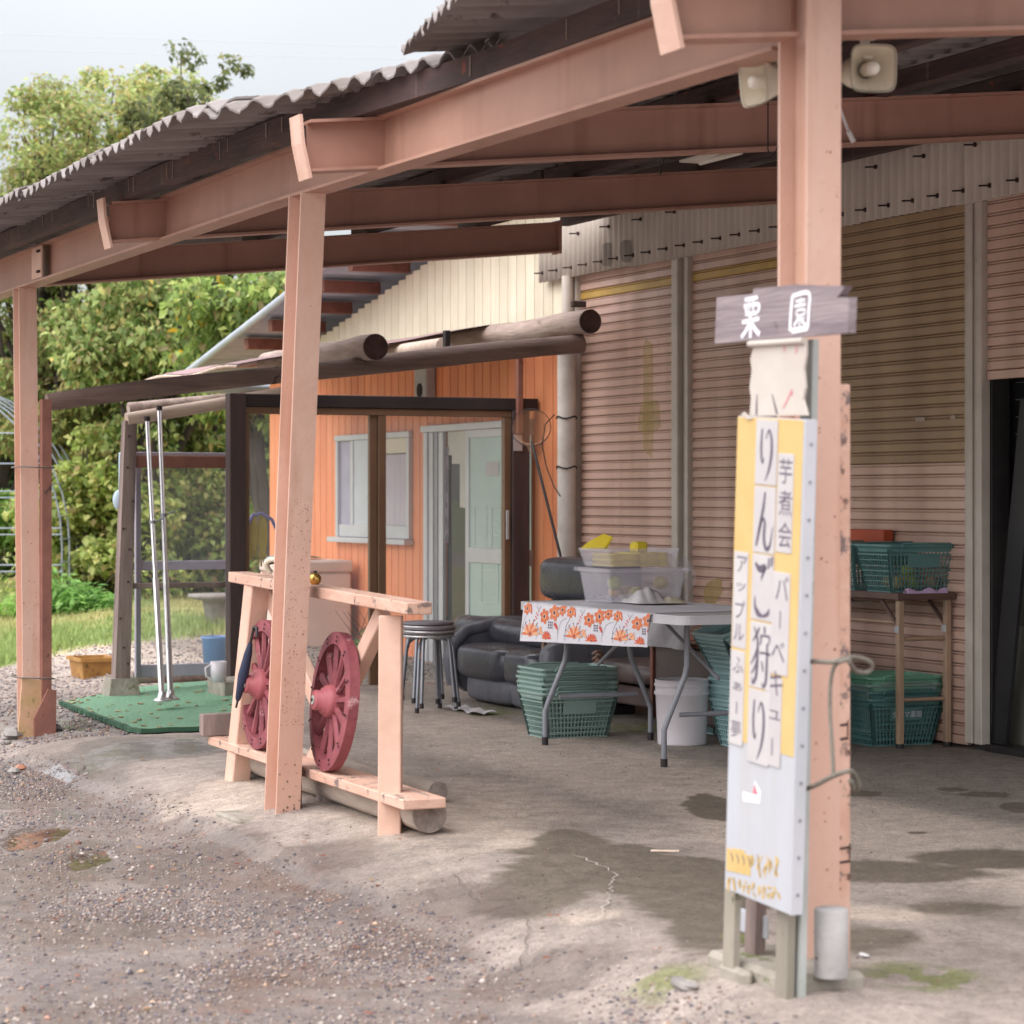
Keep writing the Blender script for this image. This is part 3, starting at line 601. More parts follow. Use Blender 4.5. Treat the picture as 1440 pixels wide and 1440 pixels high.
def wx(px, Y): return (px-720)*Y/F
def wz(py, Y): return EYE+(HY-py)*Y/F
G1 = [(132, 152, 92), (164, 180, 112), (188, 196, 130), (196, 184, 124), (150, 138, 98), (212, 190, 110)]
G2 = [(132, 156, 86), (166, 186, 104), (190, 200, 126), (148, 134, 96), (112, 130, 78)]
G3 = [(66, 92, 54), (88, 114, 62), (110, 130, 74), (140, 140, 80)]

# ================================================================ the steel canopy
def ibeam(m, p0, p1, h=.19, w=.10, tf=.011, tw=.009):
    """I-section from p0 to p1 (centre of the underside), webs upright, ends cut plumb"""
    p0, p1 = Vector(p0), Vector(p1); d = (p1-p0); d.z = 0; d.normalize(); sd = Vector((d.y, -d.x, 0)); w2 = w/2
    prof = [(-w2, 0), (w2, 0), (w2, tf), (tw/2, tf), (tw/2, h-tf), (w2, h-tf), (w2, h), (-w2, h), (-w2, h-tf), (-tw/2, h-tf), (-tw/2, tf), (-w2, tf)]
    vs = [p + sd*a + Vector((0, 0, b)) for p in (p0, p1) for a, b in prof]; n = 12
    m.add(vs, [tuple(range(n)), tuple(range(2*n-1, n-1, -1))] + [(i, n+i, n+(i+1) % n, (i+1) % n) for i in range(n)])
def hpost(m, b, t, d=.15, w=.10, tf=.011, tw=.009):
    """upright H-section, flanges square to the row; b, t = foot and head"""
    prof = [(-d/2, -w/2), (-d/2+tf, -w/2), (-d/2+tf, -tw/2), (d/2-tf, -tw/2), (d/2-tf, -w/2), (d/2, -w/2), (d/2, w/2), (d/2-tf, w/2), (d/2-tf, tw/2), (-d/2+tf, tw/2), (-d/2+tf, w/2), (-d/2, w/2)]
    b, t = Vector(b), Vector(t); vs = [p+Vector((x, y, 0)) for p in (b, t) for x, y in prof]; n = 12
    m.add(vs, [tuple(range(n-1, -1, -1)), tuple(range(n, 2*n))] + [(i, (i+1) % n, n+(i+1) % n, n+i) for i in range(n)])

canopy = thing('porch_canopy', 'long salmon steel canopy with grey corrugated roof sheets over the shop porch', 'canopy', 0, 0, 0)
SL = .10; ZB = 2.425
def zr(t): return ZB + .008 + SL*t                # underside of the rafters
LS, LB = -4.42, -.175; RT0 = .125
mtop = gt(432, 285, 0)
for (b, t) in (((0, 0, -.03), (mtop[0], 0, ZB)), ((LS, .02, LB), (LS-.03, 0, ZB)), ((3.85, RT0, .0), (3.86, RT0, 2.80))):
    m = MB(); hpost(m, b, t); m.build('post', PINK, canopy)
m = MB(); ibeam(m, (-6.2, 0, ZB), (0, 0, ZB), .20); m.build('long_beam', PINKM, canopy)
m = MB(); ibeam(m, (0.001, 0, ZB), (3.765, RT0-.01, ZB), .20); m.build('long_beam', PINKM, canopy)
m = MB(); m.bbox((-4.02, -.062, ZB+.015), (-3.80, -.051, ZB+.185), .002); sp = m.build('splice_plate', PINK, canopy)
for dx in (-.03, .03):
    for dz in (.045, .155):
        m = MB(); m.tube([(-3.83+dx*.5-.01, -.062, ZB+dz), (-3.83+dx*.5-.01, -.075, ZB+dz)], .008, 6); m.build('bolt', RUSTM, sp)
RS = [(-4.45, 3.30), (-1.62, 3.40), (1.06, 4.05), (3.85, 4.05)]
for i, (s_, te) in enumerate(RS):
    m = MB(); t0 = -.27
    if i == 3:
        ibeam(m, (s_, t0, zr(t0)), (s_, RT0-.052, zr(RT0-.052)), .185); ibeam(m, (s_, RT0+.052, zr(RT0+.052)), (s_, te, zr(te)), .185)
    elif i == 0:
        ibeam(m, (s_, .0, zr(.0)), (s_, te, zr(te)), .185)
    else: ibeam(m, (s_, t0, zr(t0)), (s_, te, zr(te)), .185)
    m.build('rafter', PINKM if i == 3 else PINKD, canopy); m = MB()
    if i: m.prism([(t0-.045, zr(t0)+.20), (t0-.036, zr(t0)+.10), (t0-.008, zr(t0)-.025), (t0+.004, zr(t0)-.022), (t0-.024, zr(t0)+.10), (t0-.033, zr(t0)+.20)], 0, s_-.055, s_+.055); m.build('end_flange', PINK, canopy)
m = MB(); m.bbox((-4.51, 3.30, zr(3.3)-.01), (-4.39, 3.315, zr(3.3)+.195), .002); m.build('end_plate', PINKD, canopy)
for k, t_ in enumerate((.70, 1.40, 2.10, 2.80, 3.50)):
    zz = ZB+.197+SL*t_; m = MB(); rr = random.Random(k); s_ = -4.75
    while s_ < 4.4:
        e_ = min(s_+rr.uniform(1.9, 2.8), 4.4); dz = rr.uniform(-.010, .002)
        m.bbox((s_, t_-.03+rr.uniform(-.006, .006), zz+dz), (e_-.004, t_+.03, zz+.078+dz), .005); s_ = e_
    m.build('purlin', DARKP, canopy)
FP = [(-6.3, -.195), (-3.2, -.19), (-1.0, -.18), (.4, -.15), (1.5, -.02), (2.0, .05), (3.1, .06), (4.4, .0)]
def fpt_(s):
    for a, b in zip(FP, FP[1:]):
        if s <= b[0]: return a[1]+(b[1]-a[1])*(s-a[0])/(b[0]-a[0])
    return FP[-1][1]
for (a, b) in zip(FP, FP[1:]):
    m = MB(); n_ = 3; za, zb_ = zr(a[1])+.188, zr(b[1])+.188; w_ = .03
    vs = [(a[0], a[1]-w_, za), (a[0], a[1]+w_, za), (a[0], a[1]+w_, za+.088), (a[0], a[1]-w_, za+.088), (b[0], b[1]-w_, zb_), (b[0], b[1]+w_, zb_), (b[0], b[1]+w_, zb_+.088), (b[0], b[1]-w_, zb_+.088)]
    m.add(vs, [(0, 3, 2, 1), (4, 5, 6, 7), (0, 1, 5, 4), (1, 2, 6, 5), (2, 3, 7, 6), (3, 0, 4, 7)]); m.build('front_purlin', DARKP, canopy)
def corr(m, s0, s1, ta, tb, zf, pitch=.115, amp=.019, th=.006, seg=8, nt=3, ragged=0, seed=0, droop=0):
    """corrugated sheet: waves across s, running along t; ta(s) front edge, tb back edge, zf(s,t) mean height"""
    n = max(2, int(round((s1-s0)/pitch*seg))); rr = random.Random(seed); top = []; jag = [rr.uniform(-ragged, ragged) for _ in range(n+1)]
    for j in range(nt+1):
        for i in range(n+1):
            s = s0+(s1-s0)*i/n; a = ta(s) + jag[i]*(1 if j == 0 else 0); t = a+(tb-a)*j/nt
            if droop: t = a if j == 0 else (a+.035 if j == 1 else a+.035+(tb-a-.035)*(j-1)/(nt-1))
            top.append((s, t, zf(s, t)+amp*math.cos(2*PI*(s-s0)/pitch)-(droop if j == 0 else 0)))
    N1 = len(top); vs = top+[(x, y, z-th) for x, y, z in top]; fs = []
    def q(i, j): return j*(n+1)+i
    for j in range(nt):
        for i in range(n):
            fs.append((q(i, j), q(i+1, j), q(i+1, j+1), q(i, j+1))); fs.append((N1+q(i, j), N1+q(i, j+1), N1+q(i+1, j+1), N1+q(i+1, j)))
    for i in range(n):
        fs.append((q(i, 0), N1+q(i, 0), N1+q(i+1, 0), q(i+1, 0))); fs.append((q(i, nt), q(i+1, nt), N1+q(i+1, nt), N1+q(i, nt)))
    for j in range(nt):
        fs.append((q(0, j), q(0, j+1), N1+q(0, j+1), N1+q(0, j))); fs.append((q(n, j), N1+q(n, j), N1+q(n, j+1), q(n, j+1)))
    m.add(vs, fs, False)
def edge1(s):
    pts = [(-9, -.57), (.28, -.57), (.50, -.54), (.74, -.44), (.95, -.30), (1.18, -.20), (1.9, .03), (9, .05)]
    for a, b in zip(pts, pts[1:]):
        if a[0] <= s <= b[0]: return a[1]+(b[1]-a[1])*(s-a[0])/(b[0]-a[0])
    return -.43
def edge2(s): return -.16-.25*min(1, max(0, (s-1.70)/1.15)) - .02*max(0, s-2.85)
ZS = ZB+.302
wsh = .69; s_ = -6.3; k = 0
while s_ < 1.6:
    rr = random.Random(k+3); lift = rr.uniform(-.005, .006); up = .010*(k % 2)
    m = MB(); corr(m, s_, s_+wsh+.10, lambda s: edge1(s)+rr.uniform(-.0, .0)+((k*37) % 5-2)*.006, 2.1, lambda s, t: ZS+SL*t+lift+up+.012*(s-s_)/wsh, ragged=.006, seed=k, droop=.011, th=.008, amp=.019)
    m.build('roof_sheet', SLATE, canopy); s_ += wsh; k += 1
s_ = 1.70; k = 0
while s_ < 4.3:
    m = MB(); corr(m, s_, s_+wsh+.10, edge2, 2.1, lambda s, t: ZS+.045+SL*t+.008*(k % 2)+.012*(s-s_)/wsh - .01*k*0, ragged=.006, seed=k+30, droop=.010, th=.008, amp=.019)
    m.build('roof_sheet', SLATE, canopy); s_ += wsh; k += 1
s_ = -4.85; k = 0
while s_ < 4.3:
    m = MB(); corr(m, s_, s_+wsh+.10, lambda s: 1.92, 4.25, lambda s, t: ZS+.022+SL*t+.008*(k % 2)+.012*(s-s_)/wsh, seed=k+60)
    m.build('roof_sheet', SLATE, canopy); s_ += wsh; k += 1
m = MB()
for s0 in (-3.9, -3.8, -3.62, -3.1, -2.9, -2.2, -2.1, -1.5, -1.42, -.9, -.82, -.2, -.1, .35, .5, 1.9, 2.6, 2.95):
    t_ = fpt_(s0)-.031; z_ = zr(t_)+.19; h_ = random.uniform(.05, .08); m.box((s0, t_-.0025, z_+.085-h_), (s0+random.uniform(.004, .009), t_-.0005, z_+.083))
m.build('pale_drip_mark', mat('pale_drip', (150, 134, 124), rough=.8), canopy, kind='stuff')
# boards strapped to the left post
m = MB(); m.prism([(LS+.06, .062), (LS+.13, .062), (LS+.13, .115), (LS+.06, .115)], 2, LB-.02, 1.80); m.build('side_board', BROWNP, canopy)
m = MB(); m.prism([(.01, LB-.01), (.13, LB-.01), (.135, LB+.35), (.09, LB+.36), (.01, LB+.2)], 0, LS+.135, LS+.16); m.build('side_board', BROWNP, canopy)
m = MB(); m.prism([(-.075, LB-.01), (.045, LB-.01), (.10, LB+.40), (-.045, LB+.42)], 0, LS+.085, LS+.105); m.build('kick_board', MOSSB, canopy)
for z_ in (LB+.42, 1.42):
    m = MB(); pts = [(LS-.09, -.06), (LS+.11, -.06), (LS+.175, .12), (LS-.09, .12), (LS-.09, -.06)]; m.tube([(a, b, z_+.004*math.sin(i*2)) for i, (a, b) in enumerate(pts)], .0045, 5); m.build('binding_wire', ROPE, canopy)
# post foot pad, dark shading strip behind the middle post, board on the right post
for (s0, s1, t0, t1, z0, z1) in ((-.24, .06, -.20, -.065, -.16, -.018),):
    m = MB(); m.bbox((s0, t0, z0), (s1, t1, z1), .01); m.build('foot_pad', CONC, canopy)
m = MB(); m.bbox((-.06, .053, -.02), (.04, .072, .5), .002); m.build('side_board', BROWNP, canopy)  # no board here: brown strip added as shading behind the post
tp = gt(1186, 540, RT0+.08)
m = MB(); m.bbox((3.80, RT0+.056, -.05), (3.90, RT0+.10, tp[2]), .004); m.build('side_board', PINKWORN, canopy)
def specks(n, s_at, t0, t1, z0, z1, r0, r1, mt, seed, name='paint_chip', bias=1.5):
    m = MB(); rr = random.Random(seed)
    for _ in range(n):
        t, z, r_ = rr.uniform(t0, t1), z0+(z1-z0)*rr.random()**bias, rr.uniform(r0, r1); k_ = rr.randint(5, 7)
        m.add([(s_at(z), t+r_*rr.uniform(.6, 1.2)*math.cos(2*PI*i/k_), z+r_*rr.uniform(.6, 1.5)*math.sin(2*PI*i/k_)) for i in range(k_)], [tuple(range(k_))])
    return m.build(name, mt, canopy, kind='stuff')
RUSTC = mat('rust_speck', (156, 96, 66), (120, 70, 52), scale=60, rough=.9); PRIM = mat('grey_primer_chip', (150, 122, 112), (96, 70, 62), scale=60, rough=.9)
specks(190, lambda z: .0762+mtop[0]*(z+.03)/(ZB+.03), -.045, .046, .35, 1.25, .0008, .0028, RUSTC, 1, bias=1.1)
specks(26, lambda z: .0762+mtop[0]*(z+.03)/(ZB+.03), -.045, .046, .0, .2, .001, .006, PRIM, 2)
specks(30, lambda z: 3.9256+.01*z/2.8, RT0-.046, RT0+.046, .2, 2.3, .0012, .004, RUSTC, 3, bias=1)
specks(12, lambda z: 3.9012, RT0+.060, RT0+.096, .25, 1.4, .003, .010, PRIM, 4, bias=1)
specks(22, lambda z: LS+.0765-.03*(z-LB)/(ZB-LB), -.03, .045, LB+.45, 1.4, .001, .004, RUSTC, 5)
for (t0, t1, z_) in ((RT0+.058, RT0+.098, .30), (RT0+.06, RT0+.092, .62)):
    m = MB(); x_ = 3.9014
    for (a, b, c, d) in ((t0, t1, z_, z_+.006), (t0, t1, z_+.036, z_+.042), (t0, t0+.006, z_, z_+.042), (t1-.004, t1, z_+.01, z_+.05)): m.add([(x_, a, c), (x_, b, c+.002), (x_, b, d+.003), (x_, a, d)], [(0, 1, 2, 3)])
    m.build('rust_outline', RUSTM, canopy, kind='stuff')
# ------------------------------------------------ things hung in the canopy
def horn(px, py, Y, yaw, lab):
    X, Z = wx(px, Y), wz(py, Y); s, t = ST(X, Y)
    o = thing('horn_speaker', lab, 'loudspeaker', s, t, Z, 'beige horn loudspeakers under the canopy')
    o.rotation_euler = (R(6), 0, yaw)
    def sq(r, z, n=28, p=4.5): return [((abs(math.cos(a))**(2/p))*math.copysign(1, math.cos(a))*r, z, (abs(math.sin(a))**(2/p))*math.copysign(1, math.sin(a))*r) for a in [2*PI*i/n for i in range(n)]]
    m = MB(); rings = [sq(.062, .0, p=5), sq(.064, -.004, p=5), sq(.058, .012, p=5), sq(.034, .075, p=3), sq(.030, .13, p=2)]
    vs = sum(rings, []); n = 28; fs = [(i*n+k, i*n+(k+1) % n, (i+1)*n+(k+1) % n, (i+1)*n+k) for i in range(4) for k in range(n)]
    m.add(vs, fs, True); o3 = (0, 0, 0)
    ORG[o.name] = o3
    m.build('horn', SPK, o)
    m = MB(); rings = [sq(.060, .0, p=5), sq(.048, .03, p=4), sq(.022, .075, p=2)]; vs = sum(rings, [])
    m.add(vs, [(i*n+(k+1) % n, i*n+k, (i+1)*n+k, (i+1)*n+(k+1) % n) for i in range(2) for k in range(n)], True); m.build('inner_flare', SPK, o)
    m = MB(); Mx = Matrix.Rotation(R(-90), 3, 'X'); m.lathe((0, .04, 0), [(.0, -.055), (.016, -.05), (.019, -.03), (.019, .03)], 16, Matrix.Rotation(R(-90), 3, 'X')); m.build('cone', SPKW, o)
    m = MB(); m.lathe((0, .16, 0), [(.0, .03), (.036, .03), (.042, .02), (.042, -.03), (.03, -.045), (0, -.045)], 18, Matrix.Rotation(R(90), 3, 'X')); m.build('driver', SPK, o)
    m = MB(); m.box((-.012, .05, .03), (.012, .12, .036)); m.box((-.010, .075, .03), (.010, .10, .085)); m.bbox((-.03, .06, .082), (.03, .115, .092), .002); m.build('bracket', SPKW, o)
    return o
horn(1228, 96, 6.66, R(8), 'beige horn loudspeaker facing the lot, right of the near post')
horn(1060, 116, 6.75, R(-62), 'beige horn loudspeaker half hidden behind the near post, left of it')
def hangwire(lab, pts, r=.003, mt=WIREB, cat='wire', name='hanging_wire'):
    m = MB(); m.tube(pts, r, 6); o = m.build(name, mt, None, org=tuple(pts[0])); tag(o, lab, cat); return o
a1 = gs(914, 148, 1.06); b1 = gs(929, 246, .4); c1 = gs(952, 130, 1.06)
hangwire('thin dark wire hanging in a narrow V below the second rafter', [a1, (b1[0], b1[1], b1[2]), c1])
a1 = gs(1080, 140, 1.2); hangwire('thin hooked cable hanging just left of the near post', [a1, (a1[0], a1[1], a1[2]-.19), (a1[0], a1[1]+.01, a1[2]-.215), (a1[0], a1[1]+.03, a1[2]-.205), (a1[0], a1[1]+.045, a1[2]-.17)])
a1 = gs(1180, 150, 2.4); m = MB(); m.tube([a1, (a1[0]+.01, a1[1]+.03, a1[2]-.08)], .006, 6); m.tube([(a1[0]+.01, a1[1]+.03, a1[2]-.08), (a1[0]+.01, a1[1]+.05, a1[2]-.115)], .009, 6); tag(m.build('cord_tassel', PAPER, None, org=a1), 'short dark cord with a white end hanging right of the near post', 'cord')
p0 = gs(985, 229, -.9); p1 = gs(1042, 214, -.3); m = MB(); m.tube([p0, p1], .012, 10); m.box((p0[0]-.01, p0[1]-.012, p0[2]+.008), (p1[0]+.02, p1[1]+.012, p1[2]+.03)); tag(m.build('tube_lamp', SPKW, None, org=p0), 'unlit white tube lamp fixed under the canopy roof behind the rafters', 'lamp')

# ================================================================ the shuttered building
TW = 3.95
shop = thing('shuttered_shop', 'low shop front closed by salmon and tan roller shutters below grey corrugated fascia', 'shop', -2.3, TW, 0)
prof = [(.006, .0), (-.010, .002), (-.014, .007), (-.014, .041), (-.010, .0445), (.003, .0450), (.003, .0480), (-.006, .0490), (-.007, .0530), (-.006, .0565), (.006, .0572)]
SP = .0595
def shutter(s0, s1, z0, z1, pick, t=TW, base='shutter', lab=None):
    m = MB(); m.bbox((s0+.004, t-.018, z0-.045), (s1-.004, t+.006, z0-.002), .003); m.box((s0+.004, t+.010, z0-.04), (s1-.004, t+.014, z1)); sh_ = m.build('shutter', SLATP, shop)
    if lab: sh_['label'] = lab
    me = {}
    n = int((z1-z0)/SP)
    for k in range(n):
        mt = pick(k, n)
        if mt.name not in me:
            q = MB(); q.prism(prof, 0, s0, s1); me[mt.name] = q.mesh('slat', mt)
        inst('slat', me[mt.name], sh_, (shop_o[0]*0+ORG[shop.name][0]*1, ORG[shop.name][1], ORG[shop.name][2]), (0, 0, 0)).location = (-ORG[shop.name][0], t-ORG[shop.name][1], z0+k*SP-ORG[shop.name][2]+random.uniform(-.0004, .0004))
    return sh_
shop_o = ORG[shop.name]
shutter(-5.42, -4.06, .06, 2.78, lambda k, n: SLATY if k == n-3 else SLATP, lab='far shutter, salmon with a yellow top slat')
shutter(-3.86, -2.44, .06, 2.78, lambda k, n: SLATY if k == n-3 else SLATP)
shutter(-2.33, -.955, .06, 2.78, lambda k, n: SLATT if k >= 23 else SLATP, lab='shutter with tan upper slats above salmon lower slats')
z4 = gt(1410, 520, TW)[2]
shutter(-.80, .72, z4, 2.78, lambda k, n: SLATP, lab='salmon shutter rolled half way up over the dark opening')
m = MB(); m.bbox((-4.02, TW-.075, .0), (-3.94, TW-.005, 2.72), .006); m.build('column', TRACK, shop)
for s0, s1 in ((-5.47, -5.425), (-4.055, -4.02), (-3.915, -3.865), (-2.435, -2.335), (-.95, -.885), (-.865, -.805)):
    m = MB(); m.bbox((s0, TW-.045, .03), (s1, TW+.01, 2.74), .004); m.box((s0+.012, TW-.048, .03), (s0+.016, TW-.044, 2.74)); m.build('guide_rail', TRACK, shop)
m = MB(); m.bbox((-5.52, TW-.03, 0), (-5.475, TW+.02, 2.7), .004); m.build('dark_channel', DKMET, shop)
for q in range(16):      # corrugated fascia sheets and their hook bolts
    s0 = -5.93+q*.45
    if s0 > .8: break
    pitch = .075; nn_ = int(.45/pitch*8); vs = []; N_ = nn_+1
    bot = 2.705+random.uniform(-.006, .006); m = MB(); ztop = 3.115 if s0 < -1.9 else 3.06
    for z in (bot, ztop):
        for i in range(N_): s = s0+.45*i/nn_; vs.append((s, TW-.085+.016*math.cos(2*PI*s/pitch), z))
    for z in (bot, ztop):
        for i in range(N_): s = s0+.45*i/nn_; vs.append((s, TW-.082+.016*math.cos(2*PI*s/pitch), z))
    fs = [(i, i+1, N_+i+1, N_+i) for i in range(nn_)]+[(2*N_+i, 3*N_+i, 3*N_+i+1, 2*N_+i+1) for i in range(nn_)]+[(i, 2*N_+i, 2*N_+i+1, i+1) for i in range(nn_)]
    m.add(vs, fs, True); fsheet = m.build('fascia_sheet', FASC, shop)
    for z in (2.77, 2.985):
        for ds in ((.10, .325) if z < 2.9 else (.2,)):
            b = MB(); b.tube([(s0+ds, TW-.095, z), (s0+ds, TW-.105, z)], .012, 8); b.tube([(s0+ds, TW-.105, z), (s0+ds-.005, TW-.16, z-.004)], .005, 5); b.build('hook_bolt', RUSTM, fsheet)
m = MB(); m.bbox((-5.9, TW-.05, 2.735), (.9, TW-.02, 2.80), .004); m.build('head_rail', DKMET, shop)
# body: wall behind the shutters, dark room behind the half open one
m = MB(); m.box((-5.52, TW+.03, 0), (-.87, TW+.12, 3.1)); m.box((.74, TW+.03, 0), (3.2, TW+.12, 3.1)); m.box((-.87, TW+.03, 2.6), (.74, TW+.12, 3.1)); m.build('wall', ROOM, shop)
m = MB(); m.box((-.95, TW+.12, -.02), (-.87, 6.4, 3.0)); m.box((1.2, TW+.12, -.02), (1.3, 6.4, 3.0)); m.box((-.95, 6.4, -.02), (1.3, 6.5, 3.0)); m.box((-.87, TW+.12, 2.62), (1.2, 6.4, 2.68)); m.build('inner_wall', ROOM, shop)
wi = TW+.16
m = MB(); m.bbox((-.86, wi, .0), (1.2, wi+.02, .62), .004); m.bbox((-.86, wi, .86), (1.2, wi+.02, 1.06), .004); m.build('panel', ROOMP, shop)
m = MB(); m.bbox((-.86, wi-.01, .62), (1.2, wi+.03, .86), .004); m.build('panel', mat('pale_inner_panel', (120, 116, 106), (108, 104, 96), rough=.7), shop)
m = MB(); m.box((-.86, wi-.02, .855), (1.2, wi-.008, .87)); m.build('rail', ALU, shop)
m = MB(); m.box((-.86, wi+.005, 1.06), (1.2, wi+.012, 1.95)); g_ = m.build('window', DARKGL, shop)
m = MB()
for q in range(5): m.box((-.70+q*.10, wi-.004, 1.12), (-.697+q*.10, wi+.003, 1.9))
for q in range(9): m.box((-.80, wi-.004, 1.14+q*.085), (-.50, wi+.003, 1.143+q*.085))
m.build('grille', mat('grille_grey', (112, 110, 112), rough=.6), g_)
m = MB(); m.bbox((-.87, TW+.02, 0), (-.81, TW+.12, 1.95), .004); m.build('jamb', DKMET, shop)
pa = gt(1402, 1040, TW+.02); pb = gt(1447, 560, TW+.06)
m = MB(); d0 = Vector(pa); d1 = Vector(pb); m.add([d0+Vector(v) for v in ((-.07, 0, -.02), (.07, 0, -.02), (.07, .02, -.02), (-.07, .02, -.02))]+[d1+Vector(v) for v in ((-.07, 0, 0), (.07, 0, 0), (.07, .02, 0), (-.07, .02, 0))], [(0, 3, 2, 1), (4, 5, 6, 7), (0, 1, 5, 4), (1, 2, 6, 5), (2, 3, 7, 6), (3, 0, 4, 7)])
m.box((pa[0]-.078, pa[1]-.002, pa[2]), (pa[0]-.07, pa[1]+.002, pa[2]+.01)); tag(m.build('leaning_board', BLACKM, None, org=tuple(pa)), 'tall black board leaning in the dark opening at the right edge', 'board')
m = MB(); b_ = gt(1410, 1045, TW); m.bbox((-.80, TW-.03, .0), (.72, TW+.10, .035), .004); m.build('threshold', DKMET, shop)
# yellow spray marks: thin paint patches on slats
for (px, py, w_, h_) in ((1002, 833, .09, .07), (908, 470, .05, .0), ):
    if h_:
        q = gt(px, py, TW-.0165); m = MB(); rr = random.Random(5); m.add([(q[0]+(.11+.03*rr.uniform(-1, 1))*math.cos(k*.5236), TW-.0155, q[2]+(.075+.02*rr.uniform(-1, 1))*math.sin(k*.5236)+.03*math.cos(k*.5236)) for k in range(12)], [tuple(range(12))]); m.build('paint_patch', mat('faded_yellow_spray', (196, 172, 96), rough=.6, bump=0, alpha=.45), shop)
YB = mat('faint_yellow_overspray', (190, 166, 84), rough=.6, bump=0, alpha=.28); DKS = mat('dark_soot_stain', (80, 72, 64), rough=.9, bump=0, alpha=.4); PLM = mat('pale_sticker_residue', (206, 190, 178), rough=.7, bump=0, alpha=.6)
def patch(px0, px1, py0, py1, mt, t, name, n=9, seed=1):
    rr = random.Random(seed); a = gt(px0, py1, t); b = gt(px1, py0, t); m = MB(); cs_, cz_, rs, rz = (a[0]+b[0])/2, (a[2]+b[2])/2, abs(b[0]-a[0])/2, abs(b[2]-a[2])/2
    m.add([(cs_+rs*math.copysign(abs(math.cos(q))**.5, math.cos(q))*rr.uniform(.8, 1.1), t, cz_+rz*math.copysign(abs(math.sin(q))**.5, math.sin(q))*rr.uniform(.85, 1.1)) for q in [2*PI*(i+.5)/n for i in range(n)]], [tuple(range(n))]); m.build(name, mt, shop)
patch(903, 920, 470, 650, YB, TW-.0158, 'paint_overspray'); patch(896, 930, 560, 610, YB, TW-.0162, 'paint_overspray', seed=3)
patch(846, 862, 338, 378, DKS, TW-.105, 'soot_stain'); patch(872, 890, 334, 372, DKS, TW-.105, 'soot_stain', seed=4)
patch(1286, 1302, 586, 593, PLM, TW-.0158, 'sticker_residue'); patch(1336, 1344, 583, 590, PLM, TW-.0158, 'sticker_residue', seed=6); patch(1062, 1082, 405, 440, PLM, TW-.0158, 'sticker_residue', seed=7)
# downpipe column between the shop and the orange house
PX = -5.43
colm = thing('pipe_column', 'chipped off-white round column between orange siding and the far shutter', 'column', -5.70, 3.86, 0)
m = MB(); zt = 2.20; m.tube([(PX, 3.84, 0), (PX, 3.84, 1.0), (PX, 3.84, zt)], .062, 20); m.build('shaft', COLW, colm)
m = MB(); m.tube([(PX-.03, 3.86, zt), (PX-.03, 3.86, 2.72)], .038, 14); m.build('upper_shaft', TRACK, colm)
for z_ in (1.78, 1.45): m = MB(); m.tube([(PX+.066*math.cos(a), 3.84+.066*math.sin(a), z_+.008*math.sin(3*a)) for a in [2*PI*i/14 for i in range(15)]], .006, 5); m.build('wire_tie', WIREB, colm)
m = MB(); m.tube([(PX-.04, 3.77, 1.80), (PX-.14, 3.75, 1.74), (PX-.17, 3.74, 1.60), (PX-.12, 3.75, 1.45), (PX-.02, 3.76, 1.32), (PX+.05, 3.77, 1.26)], .004, 5); m.build('loose_wire', WIREB, colm)
m = MB()
for q in range(4): m.bbox((PX+.08+.02*q, 3.80, 2.20+.1*q), (PX+.12+.02*q, 3.9, 2.24+.1*q), .004)
m.build('rusty_bracket', RUSTM, colm)

# ================================================================ the orange house
house = thing('orange_house', 'orange and cream board-clad house behind the glazed porch screen', 'house', -8.8, TW, 0)
BP = .15
def roofz(s): return 3.01+.18*(s+8.48)
wins = [(-10.02, -8.42, .93, 1.73)]; d_s0, d_s1, d_z1 = -8.08, -6.15, 1.765
HO = ORG[house.name]; bme = {}
def board(s0, z0, z1, mt):
    key = (round(z0, 3), round(z1, 3), mt.name)
    if key not in bme:
        q = MB(); q.bbox((0.004, -.014, z0), (BP-.007, .004, z1), .003); bme[key] = q.mesh('board', mt)
    o = bpy.data.objects.new('board', bme[key]); COL.objects.link(o); o.parent = house; o.location = (s0-HO[0], 0, 0); ORG[o.name] = HO
s_ = -11.85; k = 0
while s_ < -5.84:
    e_ = s_+BP; zs = [(-.12, 2.44)]
    if e_ > wins[0][0]+.02 and s_ < wins[0][1]-.02: zs = [(-.12, wins[0][2]), (wins[0][3], 2.44)]
    if e_ > d_s0+.02 and s_ < d_s1-.02: zs = [(d_z1, 2.44)]
    for a, b in zs: board(s_, a, b, ORANGE)
    board(s_, 2.452, round(roofz(s_)-.02, 2), CREAM); s_ += BP; k += 1
m = MB(); m.box((-11.85, TW+.006, -.2), (d_s0, TW+.1, 2.44)); m.box((d_s1, TW+.006, -.2), (-5.84, TW+.1, 2.44)); m.box((d_s0, TW+.006, d_z1), (d_s1, TW+.1, 2.44)); m.build('wall', GROOVE, house)
m = MB(); m.prism([(-11.85, 2.44), (-5.84, 2.44), (-5.84, roofz(-5.84)-.03), (-11.85, roofz(-11.85)-.03)], 1, TW+.006, TW+.1); m.build('wall', GROOVEC, house)
m = MB(); m.box((-11.86, TW+.1, -.2), (-11.76, 8.5, 2.3)); m.box((-11.76, 8.4, -.2), (-5.84, 8.5, 3.0)); m.build('wall', ORANGE, house)
for q in range(10):
    s0 = -11.04+.64*q; m = MB(); z0 = roofz(s0)-.02; m.bbox((s0-.045, TW-.50, z0), (s0+.045, TW-.016, z0+.095), .005); m.build('roof_purlin', REDBR, house)
m = MB(); corr(m, -12.9, -5.3, lambda s: TW-.56, 8.7, lambda s, t: roofz(s)+.115, pitch=.16, amp=.022, th=.004, seg=6, nt=1); m.build('roof', ROOFG, house)
m = MB(); m.tube([(-12.9, TW-.575, roofz(-12.9)+.115), (-7.0, TW-.575, roofz(-7.0)+.115)], .034, 10); m.build('verge_trim', ROOFG, house)
